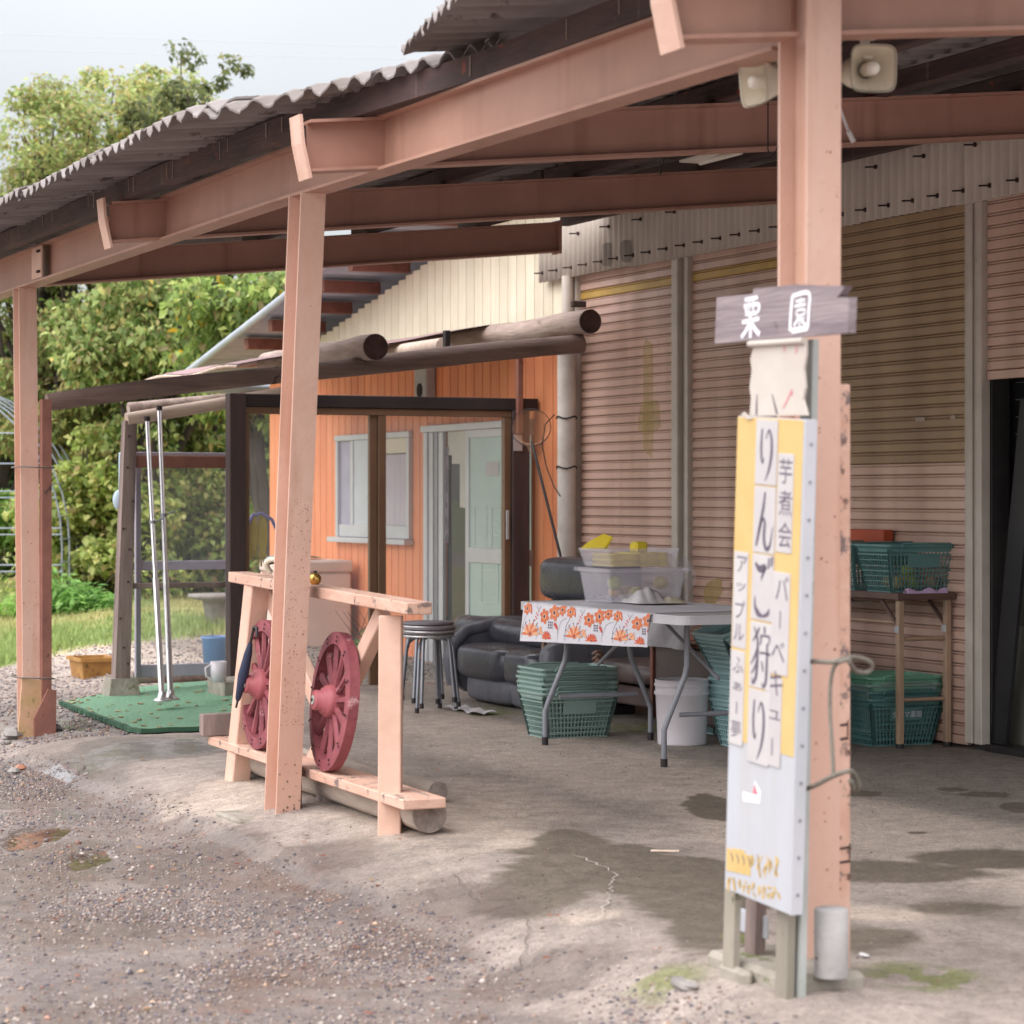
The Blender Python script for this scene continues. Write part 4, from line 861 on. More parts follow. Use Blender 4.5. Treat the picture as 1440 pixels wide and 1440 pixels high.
m = MB(); m.tube([(-12.95, TW-.60, roofz(-12.95)+.07), (-12.95, 8.7, roofz(-12.95)+.07)], .05, 10); m.build('gutter', ROOFG, house)
# window
s0, s1, z0, z1 = wins[0]
m = MB(); m.bbox((s0-.03, TW-.055, z1-.01), (s1+.03, TW-.016, z1+.035), .004); m.bbox((s0-.02, TW-.05, z0), (s0+.03, TW+.0, z1-.012), .004); m.bbox((s1-.03, TW-.05, z0), (s1+.02, TW, z1-.012), .004); wn = m.build('window', ALU, house)
m = MB(); m.bbox((s0-.09, TW-.10, z0-.045), (s1+.05, TW-.016, z0-.004), .004); m.build('sill', ALU, wn)
m = MB(); m.bbox((s0+.03, TW-.035, z0), (s1-.03, TW-.02, z0+.10), .003); m.bbox((s0+.30, TW-.037, z0+.10), (s0+.36, TW-.018, z1-.012), .003); m.build('frame', ALU, wn)
m = MB(); m.box((s0+.03, TW-.02, z0+.1), (s0+.30, TW-.016, z1-.012)); m.build('shutter_box', mat('lilac_grey_jamb', (168, 166, 184), rough=.5), wn)
m = MB(); m.box((s0+.36, TW-.026, z0+.10), (s0+.92, TW-.022, z1-.012)); m.build('pane', PALEGL, wn)
m = MB(); m.bbox((s0+.90, TW-.034, z0+.10), (s0+.95, TW-.016, z1-.012), .003); m.bbox((s0+.95, TW-.034, z1-.13), (s1-.03, TW-.02, z1-.012), .003); m.build('frame', SPK, wn)
m = MB()
m.grid(lambda u, v: (s0+.95+u*(s1-.03-s0-.95), TW-.002+.006*math.sin(u*60+math.sin(v*3)), z0+.10+v*(z1-.14-z0-.10)), 90, 4); m.build('curtain', CURT, wn)
m = MB(); m.box((s0+.95, TW-.016, z0+.10), (s1-.03, TW-.013, z1-.13)); m.build('pane', GLASS, wn)
# sliding door
s0, s1, z1 = d_s0, d_s1, d_z1; x665 = gt(663, 700, TW)[0]; z_r = gt(685, 781, TW)[2]
m = MB(); m.bbox((s0-.03, TW-.07, z1-.02), (s1, TW-.0, z1+.03), .004); m.bbox((s0-.02, TW-.05, -.1), (s0+.05, TW+.02, z1-.022), .004); m.bbox((s0, TW-.08, -.14), (s1, TW+.02, -.08), .004); dr = m.build('sliding_door', ALU, house)
for a, b, mt in ((.055, .13, 'g1'), (.14, .20, 'g2'), (.21, .29, 'g1')):
    m = MB(); m.bbox((s0+a, TW-.04+a*.1, -.08), (s0+b, TW-.01+a*.1, z1-.022), .004); m.build('stile', ALU if mt == 'g1' else STEELG, dr)
m = MB(); m.box((s0+.29, TW+.02, -.08), (x665, TW+.026, z1-.022)); m.build('pane', DARKGL, dr)
# pale screen seen through the clear leaf, stepped where crates are piled in front of it
x = lambda px: gt(px, 650, TW+.015)[0]
m = MB(); pl = [(x(630), z1-.022), (x(630), gt(630, 640, TW)[2]), (x(636), gt(636, 640, TW)[2]), (x(636), gt(636, 652, TW)[2]), (x(647), gt(647, 652, TW)[2]), (x(647), gt(647, 713, TW)[2]), (x(657), gt(657, 715, TW)[2]), (x(661), gt(661, 730, TW)[2]), (x665, gt(662, 745, TW)[2]), (x665, z1-.022)]
m.prism(pl, 1, TW+.013, TW+.019); m.build('back_screen', mat('pale_inner_screen', (206, 206, 196), rough=.5), dr)
m = MB(); m.grid(lambda u, v: (x(616)+u*(x(632)-x(616)), TW+.008+.006*math.sin(u*22), gt(620, 763, TW)[2]+v*.72), 24, 6); m.build('hanging_cloth', mat('grey_patterned_cloth', (138, 132, 138), (96, 90, 98), scale=18, contrast=.2, rough=.9), dr)
m = MB(); m.bbox((x665-.0, TW-.05, -.08), (x665+.06, TW-.02, z1-.022), .003); m.bbox((x665+.06, TW-.05, z_r-.055), (s1, TW-.02, z_r+.055), .003); m.bbox((x665+.06, TW-.05, z1-.08), (s1, TW-.02, z1-.022), .003); m.bbox((x665+.06, TW-.05, -.08), (s1, TW-.02, .06), .003); m.build('frame', ALU, dr)
m = MB(); m.box((x665+.06, TW-.038, z_r+.055), (s1, TW-.033, z1-.08)); m.build('pane', MINT, dr)
m = MB(); m.box((x665+.06, TW-.038, .06), (s1, TW-.033, z_r-.055)); m.build('pane', MINT, dr)
LINEM = mat('pale_grey_line_drawing', (206, 216, 212), rough=.6)
q = gt(693, 659, TW-.04); m = MB(); m.box((q[0]-.11, TW-.042, q[2]-.05), (q[0]+.11, TW-.040, q[2]+.05)); m.build('sticker', TILEW, dr)
for (cx, cy, w_, h_) in ((676, 750, .22, .40), (698, 748, .16, .36), (689, 812, .30, .36)):
    q = gt(cx, cy, TW-.04); m = MB()
    def seg(ax, az, bx, bz, th=.006): m.add([(q[0]+ax, TW-.0405, q[2]+az), (q[0]+bx+(.006 if ax == bx else 0), TW-.0405, q[2]+bz), (q[0]+bx+(.006 if ax == bx else 0), TW-.0405, q[2]+bz+(th if az == bz else 0)), (q[0]+ax, TW-.0405, q[2]+az+(th if az == bz else 0))], [(0, 1, 2, 3)])
    m.box((q[0]-w_/2, TW-.0412, q[2]-h_/2), (q[0]-w_/2+.006, TW-.0402, q[2]+h_/2)); m.box((q[0]+w_/2-.006, TW-.0412, q[2]-h_/2), (q[0]+w_/2, TW-.0402, q[2]+h_/2)); m.box((q[0]-w_/2, TW-.0412, q[2]+h_/2-.006), (q[0]+w_/2, TW-.0402, q[2]+h_/2)); m.box((q[0]-w_/2, TW-.0412, q[2]-h_/2), (q[0]+w_/2, TW-.0402, q[2]-h_/2+.006))
    for j in range(3): m.box((q[0]-w_*.3, TW-.0412, q[2]-h_*.3+j*h_*.22), (q[0]+w_*.25, TW-.0402, q[2]-h_*.3+j*h_*.22+.006))
    m.build('poster_outline', LINEM, dr)
# hooded vent high on the siding
q = gt(599, 538, TW-.05); m = MB(); m.bbox((q[0]-.12, TW-.10, q[2]-.16), (q[0]+.12, TW-.016, q[2]+.12), .01); m.bbox((q[0]-.13, TW-.11, q[2]+.12), (q[0]+.13, TW-.016, q[2]+.135), .003); vt = m.build('vent_hood', CONCW, house)
m = MB(); m.tube([(q[0]+.0, TW-.101, q[2]-.06), (q[0], TW-.105, q[2]-.06)], .055, 16); m.build('opening', HOLE, vt)

# ================================================================ log lean-to over the entrance
lean = thing('log_lean_to', 'low log-framed entrance roof of weathered round timber with thin purple-brown sheeting', 'lean-to', -5.0, .3, 0)
a = gs(66, 566, -5.0); b = gs(818, 484, -5.0)
m = MB(); pts = []; rs = []
for i in range(13):
    u = i/12; pts.append((-5.0+.012*math.sin(7*u), a[1]+(b[1]-a[1])*u, a[2]+(b[2]-a[2])*u+.018*math.sin(PI*u)+.006*math.sin(9*u))); rs.append(.052+.012*u+.003*math.sin(11*u))
m.tube(pts, rs, 14); m.build('rafter_log', LOGD, lean)
def endlog(p, s_far, r, droop=0.0, mt=LOGL, mt2=LOGEND, slope=0):
    m = MB(); n = 9; pts = [(p[0]+(s_far-p[0])*i/n, p[1]+.01*math.sin(i), p[2]+slope*(s_far-p[0])*i/n+.008*math.sin(i*1.7)) for i in range(n+1)]; m.tube(pts, [r*(1-.012*i) for i in range(n+1)], 20)
    l = m.build('cross_log', mt, lean); m = MB(); m.tube([(p[0]+.001, p[1], p[2]), (p[0]+.006, p[1], p[2])], r*.985, 20)
    e = m.build('log_end', mt2, l)
endlog(gs(528, 488, -4.80), -6.9, .082); endlog(gs(830, 452, -4.80), -8.2, .078)
q = gs(590, 479, -5.6); m = MB(); m.tube([(-5.6, q[1]+.17, q[2]-.03), (-8.6, q[1]+.17, q[2]-.03)], .055, 12); m.build('cross_log', LOGTAN, lean)
q = gs(628, 480, -5.3); m = MB(); m.bbox((-5.33, q[1]-.015, q[2]-.05), (-5.28, q[1]+.02, q[2]+.07), .003); m.build('bracket', HDR, lean)
def memz(t): return 2.205+.165*(t-2.32)
m = MB(); m.grid(lambda u, v: (-6.3-4.2*v, (lambda a0: a0+u*(3.85-a0))(1.85+max(0, 4.2*v-2.3)*.9), memz((lambda a0: a0+u*(3.85-a0))(1.85+max(0, 4.2*v-2.3)*.9))+.015*math.sin(v*18)*(1-u)+.012*math.sin(u*9)), 10, 24)
m.grid(lambda u, v: (-6.3-4.2*v, (lambda a0: a0+u*(3.85-a0))(1.85+max(0, 4.2*v-2.3)*.9), memz((lambda a0: a0+u*(3.85-a0))(1.85+max(0, 4.2*v-2.3)*.9))+.015*math.sin(v*18)*(1-u)+.012*math.sin(u*9)+.006), 10, 24); m.build('roof_sheet', MEMB, lean)
m = MB(); e0 = [(-6.3-4.2*v, 1.85+max(0, 4.2*v-2.3)*.9, memz(1.85+max(0, 4.2*v-2.3)*.9)+.015*math.sin(v*18)-.01) for v in [i/20 for i in range(21)]]; m.tube(e0, .012, 6); m.build('edge_batten', LOGTAN, lean)
# left wooden post with its footing and the pale pole on top
PS = -6.35
pb_ = gs(170, 966, PS); pt_ = gs(182, 592, PS)
m = MB(); lft = .02
m.add([(PS-.055, pb_[1]-.055, -.02), (PS+.055, pb_[1]-.055, -.02), (PS+.055, pb_[1]+.045, -.02), (PS-.055, pb_[1]+.045, -.02), (PS-.045, pt_[1]-.04, pt_[2]), (PS+.045, pt_[1]-.04, pt_[2]), (PS+.045, pt_[1]+.04, pt_[2]), (PS-.045, pt_[1]+.04, pt_[2])],
      [(0, 3, 2, 1), (4, 5, 6, 7), (0, 1, 5, 4), (1, 2, 6, 5), (2, 3, 7, 6), (3, 0, 4, 7)]); m.build('post', WOODG, lean)
m = MB(); zf = -.06; m.add([(PS-.13, pb_[1]-.13, zf-.12), (PS+.13, pb_[1]-.13, zf-.12), (PS+.13, pb_[1]+.13, zf-.12), (PS-.13, pb_[1]+.13, zf-.12), (PS-.085, pb_[1]-.085, zf+.14), (PS+.085, pb_[1]-.085, zf+.14), (PS+.085, pb_[1]+.085, zf+.14), (PS-.085, pb_[1]+.085, zf+.14)], [(0, 3, 2, 1), (4, 5, 6, 7), (0, 1, 5, 4), (1, 2, 6, 5), (2, 3, 7, 6), (3, 0, 4, 7)]); m.build('footing', CONC, lean)
a = gs(178, 590, PS+.02); b = gs(400, 551, PS+.02); m = MB(); m.tube([a, ((a[0]+b[0])/2, (a[1]+b[1])/2, (a[2]+b[2])/2-.004), b], [.044, .042, .038], 14); m.build('pole', LOGTAN, lean)
q = gs(205, 575, PS-.3); m = MB(); m.tube([(PS-.3, q[1]-.12, q[2]), (PS-.3, q[1]+.9, q[2]+.11)], .04, 12); m.build('pole', LOGL, lean)
for py, hh in ((649, .04), (824, .018)):
    a = gs(182, py, PS); b = gs(324, py, PS); m = MB(); m.bbox((PS-.03, a[1], a[2]-hh), (PS+.03, b[1], a[2]+hh), .005); m.build('cross_rail', BROWNP if hh > .03 else WOODG, lean)
for q in range(9):
    z_ = .12+q*.19; rr = random.Random(q+2); z_ += rr.uniform(-.06, .06); m = MB(); tt = pb_[1]+(pt_[1]-pb_[1])*(z_/1.9)+rr.uniform(-.04, .03); m.tube([(PS+.05, tt, z_), (PS+.058, tt, z_)], .007, 7); m.build('nail_head', RUSTM, lean)
# glazed frames left of the dark post
gl = thing('glazed_side_panel', 'grey-framed clear glazed side panel between weathered post and dark post', 'window', PS-.1, pb_[1]+.1, 0)
a = gs(190, 800, PS-.1)[1]; b = gs(322, 800, PS-.1)[1]
m = MB(); zm = gs(250, 795, PS-.1)[2]; zb2 = gs(250, 940, PS-.1)[2]
m.bbox((PS-.12, a, zb2-.05), (PS-.08, a+.035, 1.55), .003); m.bbox((PS-.12, b-.02, zb2-.05), (PS-.08, b, 1.55), .003); m.bbox((PS-.119, a+.035, zb2-.05), (PS-.081, b-.02, zb2+.03), .003); m.bbox((PS-.119, a+.035, zm-.03), (PS-.081, b-.02, zm+.03), .003); m.bbox((PS-.119, a+.035, 1.52), (PS-.081, b-.02, 1.55), .003); m.build('frame', GREYFR, gl)
for z0, z1 in ((zb2+.03, zm-.03), (zm+.03, 1.52)): m = MB(); m.box((PS-.102, a+.035, z0), (PS-.098, b-.02, z1)); m.build('pane', GLASS, gl)

# ================================================================ glazed porch screen
SS = -6.10
scr = thing('glazed_porch_screen', 'dark timber screen with bronze-framed glazing and sliding door in front of the orange wall', 'screen', SS, 2.8, 0)
tx = lambda px, py=700: gs(px, py, SS)[1]
hz1, hz0 = gs(500, 556, SS)[2], gs(500, 574, SS)[2]
for (a, b) in ((320, 343), (717, 741)):
    m = MB(); m.bbox((SS-.05, tx(a), -.1), (SS+.05, min(tx(b), 3.90), hz0-.001 if a > 500 else hz1), .005); m.build('post', DWOOD, scr)
m = MB(); m.bbox((SS-.04, tx(343), hz0), (SS+.045, 3.92, hz1-.002), .004); m.build('header', HDR, scr)
m = MB(); h3 = gs(500, 584, SS)[2]; m.bbox((SS-.03, tx(343), h3), (SS+.03, tx(717), hz0-.002), .003); m.build('head_rail', BRONZE, scr)
zs0 = -.02
m = MB(); m.bbox((SS-.035, tx(343), -.10), (SS+.035, tx(717), -.0), .003); m.build('bottom_rail', BRONZE, scr)
m = MB(); m.bbox((SS-.05, tx(343), -.14), (SS+.06, tx(717), -.102), .003); m.build('threshold', HDR, scr)
m = MB(); m.bbox((SS-.028, tx(343), .0), (SS+.028, tx(349), h3-.001), .003); m.build('stile', BRONZE, scr)
m = MB(); m.bbox((SS-.028, tx(519), .0), (SS+.01, tx(530), h3-.001), .003); m.bbox((SS-.02, tx(530)+.001, .0), (SS+.028, tx(541), h3-.001), .003); m.build('stile', BRONZE, scr)
m = MB(); m.bbox((SS-.028, tx(707), .0), (SS+.028, tx(716.5), h3-.001), .003); st = m.build('stile', BRONZE, scr)
m = MB(); z_ = gs(716, 740, SS)[2]; m.bbox((SS+.028, tx(709), z_-.09), (SS+.04, tx(713), z_+.11), .003); m.build('handle', ALU, st)
for a, b in ((349, 519), (541, 707)):
    m = MB(); m.box((SS-.002, tx(a), .0), (SS+.002, tx(b), h3-.001)); m.build('pane', GLASS, scr)
q = gs(728, 623, SS+.055); m = MB(); m.bbox((SS+.051, q[1]-.03, q[2]-.055), (SS+.058, q[1]+.035, q[2]+.055), .002); pl = m.build('name_plate', TILEW, scr)
a = gs(731, 480, SS+.09); b = gs(731, 609, SS+.09); m = MB(); m.bbox((SS+.066, a[1]-.02, b[2]), (SS+.105, a[1]+.02, a[2]), .003); m.build('hanger_bar', BROWNP, scr)

# ================================================================ wheel rail
RT = .15
rail = thing('wheel_rail', 'salmon painted wooden rail with diagonal braces behind the middle post', 'railing', .1, RT, 0)
sN, sF = .93, -1.12; zN = gt(548, 850, RT)[2]-.03; ztop = gt(590, 846, RT)
tl = gt(336, 803, RT)
def slopebar(m, p0, p1, w, h, bev=.004):
    """bar between two points, h upright, w across"""
    p0, p1 = Vector(p0), Vector(p1); d = (p1-p0); L_ = d.length; d.normalize(); sd = Vector((d.y, -d.x, 0))
    if sd.length < .01: sd = Vector((1, 0, 0))
    sd.normalize(); up = sd.cross(d)
    M = Matrix((( d.x, sd.x, up.x, p0.x), (d.y, sd.y, up.y, p0.y), (d.z, sd.z, up.z, p0.z), (0, 0, 0, 1)))
    m.bbox((0, -w/2, -h/2), (L_, w/2, h/2), bev, M)
m = MB(); slopebar(m, (tl[0], RT, tl[2]-.025), (ztop[0]+.0, RT, ztop[2]-.025), .10, .045); m.build('top_rail', PINKWORN, rail)
pn0 = gt(545, 1192, RT-.03); pn1 = gt(550, 858, RT); pf0 = gt(330, 1106, RT-.03); pf1 = gt(362, 812, RT)
m = MB(); slopebar(m, (pn0[0], RT-.02, H1(pn0[0], RT)-.03), (pn1[0], RT, pn1[2]-.02), .085, .09); m.build('leg', PINKW, rail)
m = MB(); slopebar(m, (pf0[0]+.0, RT-.02, H1(pf0[0], RT)-.02), (pf1[0], RT, pf1[2]-.02), .085, .09); m.build('leg', PINKW, rail)
a = gt(537, 862, RT+.04); b = gt(462, 1030, RT+.30)
m = MB(); slopebar(m, (a[0], RT+.05, a[2]), (a[0]-.95, RT+.10, .14), .05, .075); m.build('brace', PINKW, rail)
a = gt(368, 812, RT+.05); m = MB(); slopebar(m, (a[0], RT+.06, a[2]), (a[0]+.75, RT+.10, .30), .05, .075); m.build('brace', PINKW, rail)
p0 = gt(312, 1034, RT); p1 = gt(590, 1131, RT)
m = MB(); slopebar(m, (p0[0], RT+.02, p0[2]-.02), (p1[0], RT+.02, p1[2]-.0), .17, .038); m.build('shelf_plank', PINKWORN, rail)
pz = lambda s: p0[2]-.02 + (p1[2]-p0[2]+.02)*(s-p0[0])/(p1[0]-p0[0])
m = MB(); m.bbox((p0[0]-.02, RT-.10, p0[2]+.0), (p0[0]+.03, RT+.05, p0[2]+.10), .004); m.build('end_block', WOODG, rail)
for ds in (-.02, .75):
    m = MB(); m.bbox((ds-.05, RT+.02, -.05), (ds+.05, RT+.12, pz(ds)-.02), .004); m.build('support_block', WOODG, rail)
def wheel(s, t, z, lean_x, yaw, lab, rad=.275):
    o = thing('wagon_wheel', lab, 'wheel', s, t, z, 'crimson wagon wheels on the rail'); ORG[o.name] = (0, 0, 0)
    # local: wheel lies in the x-z plane, hub faces -y; origin at the lowest point
    c = rad
    def ring(m, r0, r1, y0, y1, n=44):
        vs = []
        for k in range(n):
            a = 2*PI*k/n; cx, cz = math.cos(a), math.sin(a)
            vs += [(cx*r0, y0, c+cz*r0), (cx*r1, y0+.004, c+cz*r1), (cx*r1, y1-.004, c+cz*r1), (cx*r0, y1, c+cz*r0)]
        fs = []
        for k in range(n):
            a, b = k*4, ((k+1) % n)*4
            fs += [(a, b, b+1, a+1), (a+1, b+1, b+2, a+2), (a+2, b+2, b+3, a+3), (a+3, b+3, b, a)]
        m.add(vs, fs)
    m = MB(); ring(m, rad-.048, rad, -.024, .024); rim = m.build('rim', REDW, o)
    for k in range(12):
        a = 2*PI*k/12+.12; m = MB(); u = Vector((math.cos(a), 0, math.sin(a))); q = Vector((-math.sin(a), 0, math.cos(a)))
        pr = [(.045, .012, .014), (.10, .012, .012), (.17, .016, .011), (rad-.045, .019, .012)]; vs = []
        for r_, w_, h_ in pr:
            p = u*r_+Vector((0, 0, c)); vs += [p+q*w_*.6+Vector((0, -h_, 0)), p+q*w_+Vector((0, 0, 0)), p+q*w_*.6+Vector((0, h_, 0)), p-q*w_*.6+Vector((0, h_, 0)), p-q*w_, p-q*w_*.6+Vector((0, -h_, 0))]
        fs = [(i*6+j, i*6+(j+1) % 6, i*6+6+(j+1) % 6, i*6+6+j) for i in range(3) for j in range(6)]
        m.add(vs, fs); m.build('spoke', REDW, o)
    Mx = Matrix.Rotation(R(90), 3, 'X')
    m = MB(); m.lathe((0, 0, c), [(.0, .085), (.036, .085), (.040, .080), (.040, .055), (.052, .052), (.052, .042), (.060, .040), (.066, .02), (.066, -.03), (.04, -.05), (0, -.05)], 24, Mx); hb = m.build('hub', REDHUB, o)
    m = MB(); m.tube([(0, -.086, c), (0, -.090, c)], .019, 14); m.build('hub_cap', GALV, hb)
    m = MB(); m.tube([(0, -.0905, c), (0, -.093, c)], .008, 8); m.build('axle_hole', HOLE, hb)
    m = MB()
    for k in range(12):
        a = 2*PI*(k+.5)/12+.12
        for r_ in (rad-.016, rad-.034):
            m.tube([(math.cos(a)*r_, -.0255, c+math.sin(a)*r_), (math.cos(a)*r_, -.0275, c+math.sin(a)*r_)], .005, 6)
    m.build('rivet', HOLE, rim, kind='stuff')
    o.rotation_euler = (lean_x, 0, yaw); return o
q = gt(470, 1073, RT); wheel(q[0]+.0, RT-.03, pz(q[0])+.022, R(-6), TH+R(-4), 'faded crimson wagon wheel standing right of the middle post')
q = gt(372, 1020, RT); wheel(q[0]+.02, RT-.03, pz(q[0])+.022, R(-4), TH+R(-2), 'faded crimson wagon wheel half hidden on the left side of the middle post')
# logs on the ground
def glog(pn, sf, tf, r, lab, mt=LOGL):
    o = thing('log', lab, 'log', pn[0], pn[1], pn[2]); m = MB(); z0 = pn[2]
    n = 8; pts = [(pn[0]+(sf-pn[0])*i/n, pn[1]+(tf-pn[1])*i/n+.006*math.sin(i*2), z0+.01*i/n) for i in range(n+1)]; m.tube(pts, [r*(1+.02*math.sin(i*1.7)) for i in range(n+1)], 20); m.build('stem', mt, o)
    m = MB(); m.tube([(pn[0]+.001, pn[1], z0), (pn[0]+.005, pn[1], z0)], r*.98, 20); m.build('cut_end', LOGENDG, o)
GLOG = mat('dusty_grey_log', (186, 172, 160), (150, 136, 126), scale=7, rough=.9, bump=.5, stretch=(.3, 2, 2))
q = gz(597, 1172, H1(.75, .3)); glog((q[0], q[1]+.02, q[2]+.068), -1.2, q[1]+.03, .068, 'thick grey log under the shelf plank of the wheel rail', GLOG)
q = gz(616, 1128, .02); glog((q[0], q[1], q[2]+.042), q[0]-1.7, q[1]-.10, .042, 'thinner knotty grey log lying behind the thick log', GLOG)
# umbrellas, bauble, hose coil on the rail
def umbrella(top, tip, lab, mt):
    o = thing('folded_umbrella', lab, 'umbrella', *top); m = MB(); top, tip = Vector(top), Vector(tip); d = tip-top
    pts = [top+d*u for u in (0, .15, .5, .85, .9)]; m.tube(pts, [.010, .018, .024, .013, .006], 8); m.build('canopy', mt, o)
    m = MB(); m.tube([top+d*.9, tip], .005, 6); m.build('ferrule', DKMET, o)
    m = MB(); h = [top-d*.22, top-d*.02]; m.tube([top-d*.18+Vector((.05, 0, -.02)), top-d*.25+Vector((.04, 0, 0)), top-d*.26, top-d*.15, top], .007, 6); m.build('handle', DKMET, o)
a = gt(352, 905, RT-.09); b = gt(332, 995, RT-.12); umbrella(a, b, 'navy folded umbrella hooked on the far end of the wheel rail', UMB1)
a = gt(356, 985, RT+.02); b = gt(354, 1032, RT+.02); umbrella((a[0], a[1], a[2]+.15), b, 'grey-green folded umbrella standing behind the far wheel', UMB2)
q = gt(443, 822, RT); m = MB(); m.blob((q[0], RT, q[2]+.022), .026, .0, 1, 14, 10); o = thing('gold_bauble', 'small shiny gold bauble sitting on the top rail right of the middle post', 'bauble', q[0], RT, q[2]); m.build('ball', GOLD, o); m = MB(); m.tube([(q[0], RT, q[2]+.045), (q[0], RT, q[2]+.056)], .008, 8); m.build('cap', DKMET, o)
q = gt(388, 803, RT); o = thing('hose_coil', 'small coil of grey hose lying over the far end of the top rail', 'hose', q[0], RT, q[2])
for k, (r_, mt) in enumerate(((.052, HOSEG), (.042, UMB1), (.050, SPK))):
    m = MB(); m.tube([(q[0]-.03+.03*k+r_*math.cos(a), RT+.02*math.sin(2*a)-.01*k, q[2]-.005+r_*1.1*abs(math.sin(a))) for a in [PI*i/16 for i in range(17)]], .012, 8); m.build('loop', mt, o)

# ================================================================ porch items
mats_ = thing('green_mat', 'green mesh doormat spread between the left post and the glazed screen', 'mat', -4.7, 1.1, 0)
c0 = [gz(88, 985, -.02), gz(205, 1029, -.02), gz(322, 1020, -.0), gz(330, 962, -.0), gz(190, 962, -.02)]
m = MB(); cen = np.mean(np.array(c0), axis=0)
def matf(u, v):
    A_, B_, C_, D_ = c0[0], c0[1], c0[2], c0[3]; p = [(A_[i]*(1-u)+B_[i]*u)*(1-v)+(c0[4][i]*(1-u)+D_[i]*u)*v for i in range(2)]
    # bilinear over left edge A-B (near) and far edge
    return (p[0], p[1], H1(p[0], p[1])+.022+.004*math.sin(p[0]*9)*math.sin(p[1]*11))
def matg(u, v):
    pl = [(c0[0], c0[4]), (c0[1], c0[3])]
    n_ = [c0[0][i]*(1-u)+c0[1][i]*u if u <= 1 else 0 for i in range(2)]
    return n_
near = [c0[0], c0[1], c0[2]]; farp = [c0[0], c0[4], c0[3]]
def poly(pl, u):
    u *= 2; i = min(int(u), 1); f_ = u-i; return [pl[i][k]*(1-f_)+pl[i+1][k]*f_ for k in range(2)]
m.grid(lambda u, v: (lambda n_, f_: (n_[0]*(1-v)+f_[0]*v, n_[1]*(1-v)+f_[1]*v, H1(n_[0]*(1-v)+f_[0]*v, n_[1]*(1-v)+f_[1]*v)+.025))(poly(near, u), poly(farp, u)), 60, 36); m.build('weave', MATG, mats_)
m = MB(); rr = random.Random(4)
for q in range(420):
    u = q/420; n_ = poly(near, u); z_ = H1(n_[0], n_[1])+.02; m.box((n_[0]-.010, n_[1]-.02-rr.random()*.012, z_-.012), (n_[0]+.006, n_[1]+.004, z_+.012))
m.build('fringe', mat('dark_green_fringe', (60, 96, 72), (50, 80, 62), rough=.9), mats_, kind='stuff')
for (u, v, w_, h_) in ():
    pass
# two bright props leaning from the pale pole to the mat
for (tp_, bt_, lab) in (((207, 592), (228, 986), 'left one of two bright metal props leaning on the pale pole'), ((224, 577), (240, 984), 'right one of two bright metal props leaning on the pale pole')):
    b = gz(bt_[0], bt_[1], .02); a = gs(tp_[0], tp_[1], PS+.10); o = thing('metal_prop', lab, 'pole', *b, group='metal props by the mat')
    m = MB(); mid = [a[i]*.42+b[i]*.58 for i in range(3)]; m.tube([a, mid], .015, 12); m.build('upper_tube', CHROME, o)
    m = MB(); m.tube([mid, b], .019, 12); m.build('lower_tube', CHROME, o)
    m = MB(); m.lathe(b, [(0, 0), (.055, .0), (.052, .010), (.028, .022), (.022, .06)], 16); m.build('foot', CHROME, o)
    m = MB(); j = [a[i]*.62+b[i]*.38 for i in range(3)]; m.tube([(j[0], j[1], j[2]-.01), (j[0], j[1], j[2]+.015)], .021, 10); m.tube([j, (j[0]+.01, j[1]+.07, j[2]+.03)], .006, 6); m.build('clamp', STEELG, o)
    m = MB(); m.tube([a, (a[0], a[1], a[2]+.03)], .020, 10); m.build('rubber_cap', WIREB, o)
# scrubbing brush hanging on the weathered post
q = gs(170, 690, PS-.06); o = thing('hanging_brush', 'pale blue brush with long handle hanging on the weathered post', 'brush', *q)
m = MB(); m.bbox((q[0]-.02, q[1]-.012, q[2]-.02), (q[0]+.02, q[1]+.012, q[2]+.25), .008); m.build('handle', BLUEP, o)
m = MB(); m.blob((q[0], q[1]-.015, q[2]-.06), .05, .03, 2, 12, 8, (.7, .8, 1.3)); m.build('head', BLUEP, o)
# crate, footing logs, bucket, pitcher, step
o = thing('amber_crate', 'dirty amber plastic crate on the gravel beside the weathered post', 'crate', *gz(140, 968, -.1)[:2], -.12)
q = gz(112, 966, -.14); p = ORG[o.name]; m = MB(); wo = .07
bx = (q[0]-.18, q[1]+.03); W_, D_, Hh_ = .30, .27, .15
def tray(m, s0, t0, s1, t1, z0, z1, fl, th=.01):
    """open flared box"""
    def rect(k, z): return [(s0-k, t0-k, z), (s1+k, t0-k, z), (s1+k, t1+k, z), (s0-k, t1+k, z)]
    vs = rect(0, z0)+rect(fl, z1)+rect(fl-th, z1)+rect(-th, z0+th)
    fs = [(0, 3, 2, 1)]+[(i, (i+1) % 4, 4+(i+1) % 4, 4+i) for i in range(4)]+[(4+i, 4+(i+1) % 4, 8+(i+1) % 4, 8+i) for i in range(4)]+[(8+i, 8+(i+1) % 4, 12+(i+1) % 4, 12+i) for i in range(4)]+[(12, 13, 14, 15)]
    m.add(vs, fs)
cz = H1(*bx); m = MB(); tray(m, bx[0]-.18, bx[1], bx[0]+.18, bx[1]+.24, cz, cz+Hh_, .018); m.build('body', CRATE, o)
m = MB()
for s0, s1, t0, t1 in ((-.215, .215, -.032, -.018), (-.215, .215, .258, .272), (-.215, -.20, -.018, .258), (.20, .215, -.018, .258)): m.box((bx[0]+s0, bx[1]+t0, cz+Hh_-.022), (bx[0]+s1, bx[1]+t1, cz+Hh_+.004))
m.build('rim', CRATE, o)
